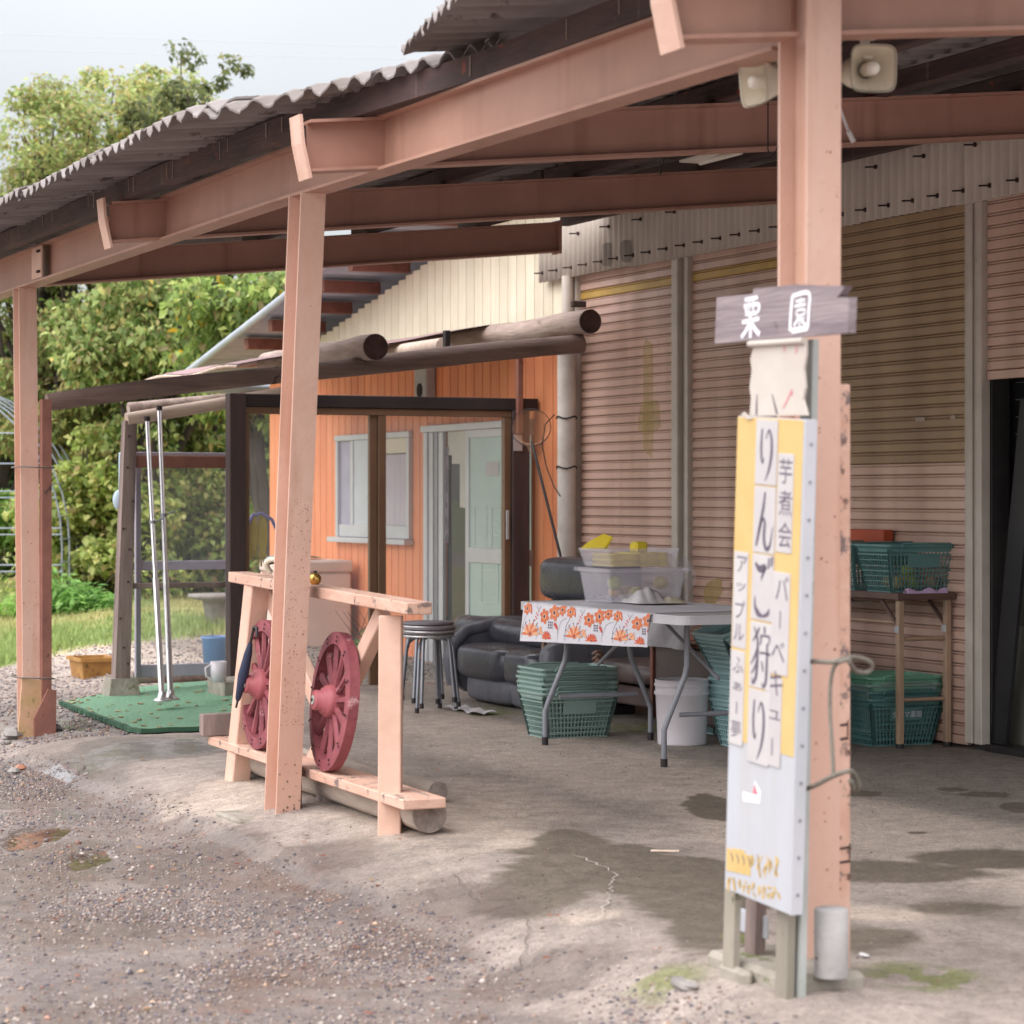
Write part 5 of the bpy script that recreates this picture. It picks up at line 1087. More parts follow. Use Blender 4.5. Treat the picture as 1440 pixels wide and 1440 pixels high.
for (a_, b_, r_, lab) in (((186, 958), (262, 955), .045, 'short edging log left of the metal props'), ((240, 958), (318, 952), .042, 'edging log behind the metal props')):
    p = gz(*a_, 0); q = gz(*b_, 0); o = thing('edging_log', lab, 'log', p[0], p[1], r_-.03); m = MB(); m.tube([(p[0], p[1], r_-.02), (q[0], q[1], r_-.02)], r_, 14); m.build('stem', LOGL, o)
    m = MB(); m.tube([(p[0], p[1]-.001, r_-.02), (p[0], p[1]-.006, r_-.02)], r_*.97, 14); m.build('cut_end', LOGENDG, o)
def lathe_thing(name, lab, cat, p, prof, mt, part, n=24, group=None):
    o = thing(name, lab, cat, *p, group=group); m = MB(); m.lathe(p, prof, n); m.build(part, mt, o); return o
q = gz(312, 958, .02); q = (q[0]-.05, q[1]-.02, .10); bk = lathe_thing('blue_bucket', 'blue plastic bucket left of the dark screen post', 'bucket', q, [(0, .0), (.085, .0), (.10, .20), (.108, .205), (.108, .22), (.098, .22), (.084, .012), (0, .012)], BLUEB, 'body')
q = gz(302, 958, .10); q = (q[0]+.08, q[1]-.0, .10); pt_o = lathe_thing('white_pitcher', 'small pale plastic pitcher with a handle beside the blue bucket', 'pitcher', q, [(0, 0), (.045, 0), (.052, .13), (.047, .13), (.04, .01), (0, .01)], WHITEP, 'body')
m = MB(); m.tube([(q[0], q[1]-.05, q[2]+.11), (q[0], q[1]-.085, q[2]+.09), (q[0], q[1]-.08, q[2]+.04), (q[0], q[1]-.046, q[2]+.02)], .007, 6); m.build('handle', WHITEP, pt_o)
q = gz(318, 978, 0); o = thing('concrete_step', 'grey concrete block step at the foot of the dark screen post', 'block', q[0]-.15, q[1], 0)
a = gz(288, 972, 0)[1]; m = MB(); m.bbox((q[0]-.34, a, -.02), (q[0], a+.32, .095), .012); m.build('block', CONC, o)
# appliance, shrub
q = gt(497, 905, 3.30); wz_t = gt(495, 788, 3.86); o = thing('chest_appliance', 'beige enamel chest appliance with a rag on its lid against the orange wall', 'appliance', wz_t[0]-.4, 3.3, 0)
sR = wz_t[0]; sL_ = sR-.60; zt = wz_t[2]
m = MB(); m.bbox((sL_, 3.28, -.22), (sR, 3.86, zt-.10), .02); m.build('cabinet', BEIGE, o)
m = MB(); m.bbox((sL_-.01, 3.27, zt-.095), (sR+.01, 3.87, zt), .015); m.build('lid', BEIGE, o)
m = MB(); m.grid(lambda u, v: (sR-.25-.45*u, 3.34+.4*v, zt+.012+.03*abs(math.sin(u*7+v*3))*math.sin(v*PI)), 18, 10); m.build('rag', SPK, o)
# black sofa
SO = thing('black_sofa', 'black leather recliner sofa with puffed cushions and grey leather footrests', 'sofa', -4.1, 3.0, 0)
sa, sb = gz(636, 985, .02)[0]-.05, -3.05; tF = 2.72
def cushion(m, a, b, puff=.03, n=8, top=True):
    """box with rounded, puffed faces (superellipsoid)"""
    c = [(a[i]+b[i])/2 for i in range(3)]; h = [abs(b[i]-a[i])/2 for i in range(3)]; nn_ = 3*n; e = .42
    def sg(x, p): return math.copysign(abs(x)**p, x)
    vs = []; R_ = 14; C_ = 28
    for i in range(R_+1):
        la = -PI/2+PI*i/R_
        for k in range(C_):
            lo_ = 2*PI*k/C_; vs.append((c[0]+h[0]*sg(math.cos(la), e)*sg(math.cos(lo_), e), c[1]+h[1]*sg(math.cos(la), e)*sg(math.sin(lo_), e), c[2]+h[2]*sg(math.sin(la), e)))
    m.add(vs, [(i*C_+k, i*C_+(k+1) % C_, (i+1)*C_+(k+1) % C_, (i+1)*C_+k) for i in range(R_) for k in range(C_)], True)
wc = (sb-.12-sa-.10)/2
smid = gt(705, 930, tF)[0]; s2 = gt(752, 930, tF)[0]
zst = gt(700, 905, tF+.15)[2]; zsb = gt(700, 955, tF)[2]
x0 = gt(637, 930, tF)[0]
for (a, b, k) in ((x0, smid+.03, 0), (smid, s2, 1)):
    m = MB(); cushion(m, (a+.004, tF-.03, zsb-.03), (b-.004, tF+.50, zst+.0)); m.build('seat_cushion', LEATH, SO)
    m = MB(); cushion(m, (a+.05*(1-k), tF+.03, .012), (b-.004, tF+.36, zsb+.005)); m.build('footrest', LEATHG, SO)
za_ = gt(640, 889, tF)[2]
m = MB(); ar = [(tF+.02, .10), (tF-.01, .25), (tF+.02, za_-.08), (tF+.10, za_), (tF+.30, za_+.04), (tF+.8, za_+.04), (tF+.8, .05), (tF+.1, .05)]; m.prism(ar, 0, x0-.07, x0-.005)
m.tube([(x0-.035, a, b) for a, b in ar[:6]], .045, 10); m.build('armrest', LEATHG, SO)
m = MB(); cushion(m, (s2+.005, tF+.0, .06), (s2+.16, tF+.75, gt(770, 902, tF)[2])); m.build('armrest', LEATHG, SO)
tb_ = tF+.30; a = gt(640, 885, tb_)[0]; z0_, z1_ = gt(690, 906, tb_)[2], gt(690, 868, tb_)[2]; rr_ = (z1_-z0_)/2
m = MB(); m.tube([(a-.03, tb_+.06, z1_-.07), (a+.03, tb_+.03, z1_-.075), (a+.14, tb_+.02, (z0_+z1_)/2), (a+.4, tb_+.02, (z0_+z1_)/2), (s2+.1, tb_+.02, (z0_+z1_)/2-.005)], [.028, .06, rr_*.97, rr_, rr_], 18)
cushion(m, (a+.05, tb_+.02, z0_-.01), (s2+.1, tb_+.42, z1_)); m.build('backrest', LEATH, SO)
m = MB(); m.bbox((x0+.06, tF+.12, .0), (s2+.10, tF+.6, .06), .01); m.build('base', DKMET, SO)
# high headrest chair behind the table
a = gt(768, 838, 3.35); b = gt(832, 787, 3.35)
CH = thing('black_reclining_chair', 'black leather recliner whose rounded headrest rises behind the flowered table', 'armchair', (a[0]+b[0])/2, 3.4, 0)
m = MB(); cushion(m, (a[0], 3.25, a[2]-.02), (b[0]+.25, 3.62, b[2]+.01)); m.build('headrest', LEATH, CH)
m = MB(); cushion(m, (a[0]-.02, 3.30, .40), (b[0]+.27, 3.70, a[2]+.0)); m.build('backrest', LEATH, CH)
m = MB(); cushion(m, (a[0], 3.05, .08), (b[0]+.25, 3.6, .42)); m.build('seat', LEATH, CH)
# brown leather settee with carved arms
q0 = gt(760, 930, 3.0)[0]; q1 = gt(1012, 930, 3.15)[0]
ST_ = thing('brown_settee', 'dark brown leather settee with carved scroll arms and wooden frame behind the table', 'sofa', (q0+q1)/2, 3.2, 0)
zr_ = lambda py, t=3.1, px=900: gt(px, py, t)[2]
sA, sB = gt(872, 900, 3.15)[0], gt(912, 900, 3.15)[0]
m = MB(); cushion(m, (gt(820, 940, 3.0)[0], 2.98, zr_(962)), (gt(916, 940, 3.0)[0], 3.5, zr_(930))); m.build('seat_cushion', LEATHB, ST_)
m = MB(); m.bbox((q0+.1, 3.45, .30), (gt(920, 900, 3.5)[0], 3.55, zr_(893, 3.5)), .02); m.build('backrest', LEATHB, ST_)
m = MB(); m.bbox((gt(820, 940, 3.0)[0], 3.02, .10), (gt(916, 940, 3.0)[0], 3.5, zr_(964)), .01); m.build('base', LEATHB, ST_)
m = MB(); m.bbox((q0+.15, 3.42, zr_(893, 3.45)), (q1+.6, 3.50, zr_(880, 3.45)), .008); m.build('top_rail', REDBR, ST_)
m = MB(); sx_, sy_ = gt(917, 960, 3.0)[0], gt(1016, 960, 3.0)[0]; m.bbox((sx_+.03, 3.0, .06), (sy_, 3.5, zr_(903, 3.0)), .012); m.build('arm_panel', LEATHB, ST_)
m = MB(); m.bbox((sx_, 2.985, .06), (sx_+.032, 3.02, zr_(898, 3.0)), .004); m.bbox((sx_, 2.985, zr_(902, 3.0)), (sy_, 3.02, zr_(896, 3.0)), .004); m.build('arm_frame', REDBR, ST_)
a = gt(768, 912, 2.9); m = MB(); sp_ = [(a[0]+(.06-.006*i/1.6)*math.cos(i*.55)*1.0, 2.9, a[2]+.0+(.06-.006*i/1.6)*math.sin(i*.55)) for i in range(14)]; m.tube(sp_, .012, 7)
m.tube([(a[0]-.0, 2.9, a[2]+.06), (a[0]+.10, 2.95, a[2]+.05), (a[0]+.25, 3.1, a[2]+.07), (a[0]+.3, 3.3, a[2]+.1)], .028, 8); m.build('scroll_arm', CARVE, ST_)
a = gt(838, 935, 2.9); m = MB(); m.tube([(a[0], 2.92, a[2]-.2), (a[0], 2.92, a[2]+.08)], .022, 10)
for k in range(7): m.tube([(a[0]-.03, 2.895, a[2]-.12+k*.03), (a[0]+.03, 2.895, a[2]-.10+k*.03)], .008, 6)
m.build('turned_baluster', CARVE, ST_)
m = MB(); m.bbox((q0, 3.40, .12), (q0+.5, 3.46, .42), .01); m.build('side_panel', LEATHB, ST_)
# stools
def stool(z, lab, ds=0, rot=0):
    q = gz(600, 1000, 0); s0, t0 = q[0]-.02+ds, q[1]+.02
    o = thing('round_stool', lab, 'stool', s0, t0, z, 'stacked round stools'); o.rotation_euler = (0, 0, TH+rot)
    m = MB(); m.lathe((s0, t0, z), [(0, .470), (.140, .469), (.153, .462), (.155, .454), (.14, .450), (0, .450)], 28); m.build('seat', mat('grey_vinyl_seat', (132, 124, 130), (118, 110, 118), rough=.5, bump=.05), o)
    m = MB(); m.lathe((s0, t0, z), [(.150, .448), (.156, .447), (.156, .436), (.150, .434), (.146, .440)], 28); m.build('seat_ring', CHROME, o)
    for k in range(4):
        a = PI/4+k*PI/2; c_, s_n = math.cos(a), math.sin(a); m = MB()
        m.tube([(s0+c_*.03, t0+s_n*.03, z+.43), (s0+c_*.09, t0+s_n*.09, z+.425), (s0+c_*.125, t0+s_n*.125, z+.40), (s0+c_*.14, t0+s_n*.14, z+.35), (s0+c_*.175, t0+s_n*.175, z+.02)], .0105, 8); lg = m.build('leg', STEELG, o)
        m = MB(); m.tube([(s0+c_*.175, t0+s_n*.175, z+.0), (s0+c_*.174, t0+s_n*.174, z+.03)], .014, 8); m.build('rubber_foot', DKMET, lg)
stool(0, 'round metal-legged stool at the bottom of the stack of three', 0, 0)
stool(.028, 'round metal-legged stool in the middle of the stack of three', .018, R(7))
stool(.056, 'round grey-topped stool on top of the stack of three', -.006, R(-6))

# ================================================================ shopping baskets
def basket_meshes(mt, key):
    """lattice basket, long side along t: base .30 x .22 (s), rim .42 x .31, height .235; origin at the base centre"""
    Hb = .235; bl, bs = .335, .225; tl_, ts = .43, .31
    def rect(z):
        u = z/Hb; return (bl+(tl_-bl)*u)/2, (bs+(ts-bs)*u)/2
    m = MB(); th = .0035
    def bar(p, q, w_=.0045):
        p, q = Vector(p), Vector(q); d = (q-p).normalized(); up = Vector((0, 0, 1)) if abs(d.z) < .7 else Vector((1, 0, 0)); a = d.cross(up).normalized()*w_; b = a.cross(d).normalized()*w_*.8
        vs = [p+a+b, p-a+b, p-a-b, p+a-b, q+a+b, q-a+b, q-a-b, q+a-b]; m.add(vs, [(0, 1, 5, 4), (1, 2, 6, 5), (2, 3, 7, 6), (3, 0, 4, 7)])
    ztop = Hb-.02
    for sgn in (-1, 1):
        for i in range(19):
            f = -1+2*i/18; a0 = rect(0); a1 = rect(ztop); bar((sgn*a0[1], f*a0[0], 0), (sgn*a1[1], f*a1[0], ztop), .0028 if 0 < i < 18 else .007)
        for i in range(13):
            f = -1+2*i/12; a0 = rect(0); a1 = rect(ztop); bar((f*a0[1], sgn*a0[0], 0), (f*a1[1], sgn*a1[0], ztop), .0028 if 0 < i < 12 else .007)
    for z, w_ in ((.0, .007), (.030, .003), (.056, .003), (.082, .003), (.108, .004), (.134, .003), (.162, .003), (.19, .005)):
        a = rect(z)
        for sgn in (-1, 1): bar((sgn*a[1], -a[0], z), (sgn*a[1], a[0], z), w_); bar((-a[1], sgn*a[0], z), (a[1], sgn*a[0], z), w_)
    for i in range(9): f = -.9+1.8*i/8; bar((-bs/2, f*bl/2, .002), (bs/2, f*bl/2, .002), .006)
    # solid badge plate on both long sides, solid corner strips
    for sgn in (-1, 1):
        a0, a1 = rect(.125), rect(.19); x0, x1 = sgn*(a0[1]+.004), sgn*(a1[1]+.004)
        m.add([(x0, -.095, .125), (x0, .095, .125), (x1, .095, .19), (x1, -.095, .19)], [(0, 1, 2, 3)] if sgn > 0 else [(3, 2, 1, 0)])
    body = m.mesh('lattice', mt)
    m = MB(); a = rect(ztop); b = (tl_/2+.012, ts/2+.012)
    def rr(rx, ry, z, c=.03):
        o = []
        for cx, cy, a0 in ((1, 1, 0), (-1, 1, 90), (-1, -1, 180), (1, -1, 270)):
            for k in range(5): an = R(a0+22.5*k); o.append((cx*(ry-c)+c*math.cos(an), cy*(rx-c)+c*math.sin(an), z))
        return o
    prof = [(a[0]-.0, a[1]-.0, ztop-.012), (a[0]+.004, a[1]+.004, ztop+.004), (b[0], b[1], Hb-.004), (b[0], b[1], Hb+.006), (b[0]-.012, b[1]-.012, Hb+.006), (a[0]-.003, a[1]-.003, ztop-.012)]
    rings = [rr(*p) for p in prof]; vs = sum(rings, []); n = 20
    m.add(vs, [(i*n+k, i*n+(k+1) % n, (i+1)*n+(k+1) % n, (i+1)*n+k) for i in range(len(prof)-1) for k in range(n)], False); rim = m.mesh('rim', mt)
    hs = []
    for sgn in (-1, 1):
        m = MB(); x = sgn*(ts/2+.016); m.tube([(x, -.15, Hb-.01), (x+sgn*.004, -.14, Hb+.010), (x+sgn*.006, 0, Hb+.012), (x+sgn*.004, .14, Hb+.010), (x, .15, Hb-.01)], .0045, 6); hs.append(m.mesh('handle', mt))
    return body, rim, hs
BM = {}
def basket(s, t, z, mt, lab, group='shopping baskets', rot=(0, 0, 0), part_label=None):
    if mt.name not in BM: BM[mt.name] = basket_meshes(mt, mt.name)
    o = thing('shopping_basket', lab, 'basket', s, t, z, group); o.rotation_euler = (rot[0], rot[1], TH+rot[2])
    b, r, h = BM[mt.name]
    for nm, me in (('lattice', b), ('rim', r), ('handle', h[0]), ('handle', h[1])):
        q = bpy.data.objects.new(nm, me); COL.objects.link(q); q.parent = o
    return o
ORD = ['bottom', 'second', 'third', 'fourth', 'fifth', 'sixth', 'seventh', 'eighth', 'ninth', 'tenth', 'eleventh', 'twelfth']
q = gz(775, 1039, 0); BS, BT = q[0]-.13, q[1]+.155
def stack(n, s, t, mt, where, z=0, dz=.033, wob=.006, tilt=None, mts=None, rot0=0):
    rr = random.Random(int(abs(s)*1000)); x, y, zz = s, t, z
    for k in range(n):
        nm = 'bottom' if k == 0 else ('topmost' if k == n-1 else ORD[k]+' from the bottom')
        tl2 = tilt(k) if tilt else 0
        basket(x+rr.uniform(-wob, wob), y+rr.uniform(-wob, wob), zz, (mts[k] if mts else mt), 'green basket, %s in the nest %s' % (nm, where), rot=(tl2, 0, rot0+rr.uniform(-.02, .02)))
        zz += dz*math.cos(tl2); y -= math.sin(tl2)*dz*1.2
stack(6, BS, BT, TEAL, 'under the flowered table', dz=.025)
# right: two on the folding table, nest of four under it
q = gz(1228, 1049, 0); stack(4, q[0]-.10, q[1]+.16, TEALB, 'under the brown table', mts=[TEALB, TEALB, TEAL, TEALL], dz=.036)
# word on the bottom basket of that nest
tzz = q
wordv, wordf = glyphs('タルマ薬局', .036, 1.0)
_bk = [o for o in bpy.data.objects if o.get('label', '') == 'green basket, bottom in the nest under the brown table'][0]
m = MB(); xo = lambda z: (.225+(.31-.225)*z/.235)/2+.0075
m.add([(xo(.157+b), a+.005, .157+b) for a, b in wordv], wordf); wo = bpy.data.objects.new('basket_lettering', m.mesh('basket_lettering', WHITEPT)); COL.objects.link(wo); wo.parent = _bk
T2 = .775
q2 = gt(1242, 829, 3.60); basket(q2[0]-.05, 3.78, T2, TEALB, 'teal lattice basket of apples on the right end of the brown table')
basket(q2[0]-.42, 3.80, T2, TEALB, 'teal lattice basket left of the other basket on the brown table')
# single and tilted nest left of the sign
q = gz(997, 1030, 0); basket(q[0]-.0, q[1]+.14, 0, TEALC, 'single aqua basket on the floor between white bucket and sign', rot=(0, 0, 0))
q = gz(1040, 1048, 0); stack(13, q[0]+.05, q[1]+.10, TEALC, 'just left of the sign', dz=.034, wob=.004, tilt=lambda k: R(max(0, (k-5)*2.4)))

# ================================================================ white folding table with flowered cloth
TS0, TS1, TT0, TT1, TZ = -2.20, -.42, 2.02, 2.78, .72
tb = thing('folding_table', 'off-white plastic folding table with bent grey legs and a flowered cloth', 'table', -1.3, 2.4, 0)
m = MB()
def rrect(s0, s1, t0, t1, r, n=6):
    o = []
    for cx, cy, a0 in ((s1-r, t1-r, 0), (s0+r, t1-r, 90), (s0+r, t0+r, 180), (s1-r, t0+r, 270)):
        for k in range(n+1): an = R(a0+90*k/n); o.append((cx+r*math.cos(an), cy+r*math.sin(an)))
    return o
pl = rrect(TS0, TS1, TT0, TT1, .07); m.prism(pl, 2, TZ-.008, TZ); m.prism(pl, 2, TZ-.042, TZ-.0085); m.build('tabletop', TABW, tb)
def legframe(s, tA, tB, lab=None):
    for sgn, (tt, tb_) in ((1, (tA+.10, tA-.02)), (-1, (tB-.10, tB+.02))):
        m = MB(); m.tube([(s, tt, TZ-.045), (s, tt, .47), (s, tt-.01*sgn, .42), (s, tb_+.02*sgn, .22), (s, tb_, .17), (s, tb_-.0*sgn, .03)], .0135, 12); lg = m.build('leg', TABLEG, tb)
        m = MB(); m.tube([(s, tb_, .0), (s, tb_, .04)], .0165, 12); m.build('rubber_foot', DKMET, lg)
    m = MB(); m.tube([(s, tA+.06, .24), (s, tB-.06, .24)], .011, 8); m.build('stretcher', TABLEG, tb)
legframe(-1.98, 2.10, 2.66); legframe(-.80, 2.16, 2.70)
for (a, b) in (((-1.98, 2.38, .40), (-1.45, 2.38, TZ-.05)), ((-.80, 2.43, .40), (-1.30, 2.38, TZ-.05))): m = MB(); m.tube([a, b], .009, 8); m.build('brace', TABLEG, tb)
# cloth: top sheet plus the front drop
c_s0, c_s1 = gt(736, 850, TT0-.02)[0], gt(913, 852, TT0-.02)[0]
zc0 = gt(735, 902, TT0-.03)[2]; zc1 = gt(910, 911, TT0-.03)[2]
CL = thing('flowered_tablecloth', 'white cloth printed with orange flowers hanging over the front of the folding table', 'tablecloth', (c_s0+c_s1)/2, TT0, TZ)
def clothf(u, v, off=0.0):
    # v 0..1 top from back to edge, 1..2 the drop
    v *= 2; s = c_s0+(c_s1-c_s0)*u
    if v <= .9: return (s, TT1-.05-(TT1-.05-(TT0-.004))*v/.9, TZ+.003+off+.003*math.sin(s*14)*math.sin(v*6))
    k = (v-.9)/1.1; zb_ = zc0+(zc1-zc0)*u; w_ = .010*math.sin(u*17+1)*k+.006*math.sin(u*39)*k
    return (s-.035*k*(1-u)+(-.03)*k*u, TT0-.010-.006*min(1, k*8)-w_-off, TZ+.003-(TZ+.003-zb_)*k)
m = MB(); m.grid(clothf, 60, 30); m.build('sheet', CLOTH, CL)
pr = {}
def pm(mt):
    if mt.name not in pr: pr[mt.name] = (MB(), mt)
    return pr[mt.name][0]
CWd = abs(c_s1-c_s0); CHt = TZ-(zc0+zc1)/2
KY = .66
def cp(x, y):      # cloth print coordinates: x metres along, y metres down from the top edge
    u = x/CWd; v = (.9+1.1*y*KY/CHt)/2; return clothf(u, v, .0016+cp.lift)
cp.lift = 0
def ell(mt, cx, cy, a, b, rot, lift=0):
    cp.lift = lift; n = 10; vs = []
    for k in range(n): an = 2*PI*k/n; x = a*math.cos(an); y = b*math.sin(an); vs.append(cp(min(CWd-.002, max(.002, cx+x*math.cos(rot)-y*math.sin(rot))), min(CHt/KY-.006, max(.004, cy+x*math.sin(rot)+y*math.cos(rot)))))
    pm(mt).add(vs, [tuple(range(n))])
def lineP(mt, pts, w_=.0035, lift=0):
    cp.lift = lift
    brush(pm(mt), [(min(CWd-.004, max(.004, a)), min(CHt/KY-.010, max(.006, b))) for a, b in pts], [w_]*len(pts), cp, 4)
def flower(cx, cy, r, mt=FOR):
    for k in range(6): a = 2*PI*k/6+.3; ell(mt, cx+r*.62*math.cos(a), cy+r*.62*math.sin(a), r*.5, r*.36, a, .0002)
    ell(FPEACH, cx, cy, r*.42, r*.42, 0, .0006); ell(FPUR, cx, cy, r*.22, r*.27, 0, .001)
def dahlia(cx, cy, r, mt=FPEACH):
    for k in range(8): a = PI+PI*k/7; ell(mt if k % 2 else FOR, cx+r*.6*math.cos(a), cy+r*.6*math.sin(a), r*.5, r*.15, a, .0002+.00005*k)
    ell(FOR, cx, cy, r*.3, r*.26, 0, .0008); ell(FPUR, cx, cy, r*.10, r*.10, 0, .0012)
per = CWd/2.75
for q in range(3):
    ox = q*per+.035
    flower(ox+.02, .045, .040); flower(ox+per*.44, .09, .050); flower(ox+per*.66, .06, .055); flower(ox+per*.85, .035, .042)
    dahlia(ox+.08, .215, .075); dahlia(ox+per*.50, .24, .048, FRED); 
    ell(FPEACH, ox+per*.36, .19, .034, .018, 1.0); lineP(FRED, [(ox+per*.36-.02, .21), (ox+per*.36, .19), (ox+per*.36+.02, .16)], .003, .0008)
    ell(FRED, ox+per*.70, .155, .034, .016, .7); 
    for j in range(3): lineP(CLOTH, [(ox+per*.70-.02+.012*j, .148+.008*j), (ox+per*.70-.01+.012*j, .165+.006*j)], .003, .001)
    ell(FRED, ox+per*.12, .045, .036, .012, 1.2); ell(FPEACH, ox+per*.12, .045, .024, .006, 1.2, .0006)
    for j in range(9): ell(FPUR, ox+per*.56+.018*(j % 3)-.01, .13+.018*(j//3), .0055, .0075, .3)
    for j in range(8): a = PI*j/7+PI; ell(FPUR, ox+.08+.092*math.cos(a), .215+.092*math.sin(a), .008, .0035, a)
    for j in range(6): ell(FRED, ox+per*.22+.016*(j % 2)+.004*j, .09-.012*j+.03, .006, .006, 0)
    lineP(FGREY, [(ox+.02, .09), (ox-.01, .16), (ox+.0, .25)]); lineP(FGREY, [(ox+per*.66, .12), (ox+per*.74, .16), (ox+per*.75, .25)]); lineP(FGREY, [(ox+per*.98, .09), (ox+per*.84, .12), (ox+per*.76, .20)])
    lineP(FGREY, [(ox+per*.26, .25), (ox+per*.30, .20), (ox+per*.26, .15), (ox+per*.22, .17), (ox+per*.25, .19)]); lineP(FGREY, [(ox+per*.24, .02), (ox+per*.30, .05), (ox+per*.34, .02)]); lineP(FGREY, [(ox+per*.06, .13), (ox+per*.02, .17)])
names = {FOR.name: 'orange_print', FRED.name: 'red_print', FPEACH.name: 'peach_print', FPUR.name: 'purple_print', FGREY.name: 'grey_print', CLOTH.name: 'white_print'}
for k_, (mb_, mt_) in pr.items(): mb_.build(names[k_], mt_, CL, kind='stuff')
# bins on the table
def bin_(lab, px0, px1, py0, py1, t0, t1, z0, fl, rimh=.014, mt=CLEARP, name='plastic_bin', long_s=True):
    a = gt(px0, py1, t0); b = gt(px1, py0, t0); z1 = gt(px0, py0, t0)[2]
    o = thing(name, lab, 'bin', (a[0]+b[0])/2, (t0+t1)/2, z0)
    return o, a[0], b[0], z1
tq = 2.30; la = gt(828, 838, tq); lb = gt(938, 838, tq); z0 = TZ+.006; z1b = gt(826, 797, tq)[2]
B1 = thing('clear_bin', 'large translucent plastic bin holding apples on the folding table', 'bin', (la[0]+lb[0])/2, 2.45, TZ)
bs0, bs1 = la[0], la[0]+.30; bt0, bt1 = 2.28, 2.66
m = MB(); tray(m, bs0, bt0, bs1, bt1, z0, z1b-.012, .022, .004); m.build('tub', CLEARP, B1)
m = MB()
for (a0, a1, c0_, c1_) in ((-.045, .30+.045, -.045, -.022), (-.045, .345, .38+.022, .38+.045), (-.045, -.022, -.022, .402), (.322, .345, -.022, .402)): m.bbox((bs0+a0, bt0+c0_, z1b-.020), (bs0+a1, bt0+c1_, z1b), .003)
m.build('rim', CLEARP, B1)
for k in range(7):
    m = MB(); aa, bb = random.Random(k).uniform(.05, .25), random.Random(k+9).uniform(.05, .33); m.blob((bs0+aa, bt0+bb, z0+.045+(.05 if k > 4 else 0)), .038, .03, k, 12, 8, (1, 1, .9)); tag(m.build('apple', (APPLE, APPLER, APPLEG)[k % 3], None, org=(bs0+aa, bt0+bb, z0+.01)), ['pale apple lying left in the clear bin', 'pink apple lying low in the clear bin', 'green apple near the front of the clear bin', 'pale apple at the back of the clear bin', 'pink apple at the right of the clear bin', 'green apple on top of others in the clear bin', 'pale yellow apple on top in the clear bin'][k], 'apple', 'apples in the clear bin')
m = MB(); m.grid(lambda u, v: (bs0+.02+u*.26, bt0+.02+v*.34, z0+.012+.022*abs(math.sin(u*9)*math.cos(v*7))), 16, 16); tag(m.build('liner_cloth', PAPER, None, org=(bs0+.1, bt0+.1, z0)), 'crumpled pale paper lining the floor of the clear bin', 'paper')
tz1 = z1b+.004; z2t = gt(820, 770, tq)[2]
B2 = thing('shallow_tray', 'shallow clear tray of yellow net baskets stacked on the clear bin', 'tray', (bs0+bs1)/2, 2.45, tz1)
m = MB(); tray(m, bs0-.0, bt0+.0, bs1+.0, bt1-.04, tz1, z2t, .028, .004); m.build('tub', CLEARP, B2)
m = MB()
for i in range(16): m.box((bs1+.004, bt0+.02+i*.016, tz1+.012), (bs1+.008, bt0+.026+i*.016, tz1+.06))
def ybasket(s0, t0, s1, t1, z, h, lab, lean=0):
    o = thing('yellow_net_basket', lab, 'basket', (s0+s1)/2, (t0+t1)/2, z); m = MB()
    for i in range(15):
        u = i/14
        for tt in (t0, t1): m.box((s0+(s1-s0)*u-.002, tt-.002, z), (s0+(s1-s0)*u+.002, tt+.002, z+h))
        for ss in (s0, s1): m.box((ss-.002, t0+(t1-t0)*u-.002, z), (ss+.002, t0+(t1-t0)*u+.002, z+h))
    for zz in (z, z+h*.5, z+h):
        m.box((s0-.004, t0-.004, zz-.003), (s1+.004, t0+.003, zz+.004)); m.box((s0-.004, t1-.003, zz-.003), (s1+.004, t1+.004, zz+.004)); m.box((s0-.004, t0, zz-.003), (s0+.003, t1, zz+.004)); m.box((s1-.003, t0, zz-.003), (s1+.004, t1, zz+.004))
    m.build('lattice', YEL, o); m = MB(); m.box((s0, t0, z-.002), (s1, t1, z+.001)); m.build('floor', YEL, o); return o
ybasket(bs0+.03, bt0+.03, bs1-.02, bt0+.15, tz1+.008, .055, 'yellow net basket in the left of the shallow tray')
ybasket(bs0+.04, bt0+.17, bs1-.02, bt0+.32, tz1+.008, .060, 'yellow net basket in the right of the shallow tray')
m = MB(); q = gt(840, 768, 2.40); m.add([(q[0]-.05, 2.33, q[2]-.01), (q[0]+.08, 2.40, q[2]-.01), (q[0]+.08, 2.44, q[2]+.05), (q[0]+.03, 2.42, q[2]+.065), (q[0]-.03, 2.36, q[2]+.02), (q[0]-.05, 2.33, q[2]-.018), (q[0]+.08, 2.41, q[2]-.018), (q[0]+.085, 2.45, q[2]+.045), (q[0]+.035, 2.43, q[2]+.058), (q[0]-.025, 2.37, q[2]+.012)], [(0, 1, 2, 3, 4), (9, 8, 7, 6, 5), (0, 5, 6, 1), (1, 6, 7, 2), (2, 7, 8, 3), (3, 8, 9, 4), (4, 9, 5, 0)]); tag(m.build('yellow_scoop', YEL, None, org=tuple(q)), 'yellow plastic scoop sticking up from the left of the shallow tray', 'scoop')
q = gt(898, 770, 2.5); m = MB(); m.bbox((q[0]-.05, 2.47, q[2]-.03), (q[0]+.03, 2.54, q[2]+.03), .012); tag(m.build('yellow_tub', YEL, None, org=tuple(q)), 'small yellow tub on the right of the shallow tray', 'tub')
m = MB(); a = gt(938, 800, 2.62); m.grid(lambda u, v: (a[0]-.05+.10*u, 2.70+.06*math.sin(v*2), a[2]+.04-.15*v-.03*math.cos(u*3)), 8, 8); m.build('lid', CLEARP, B1)
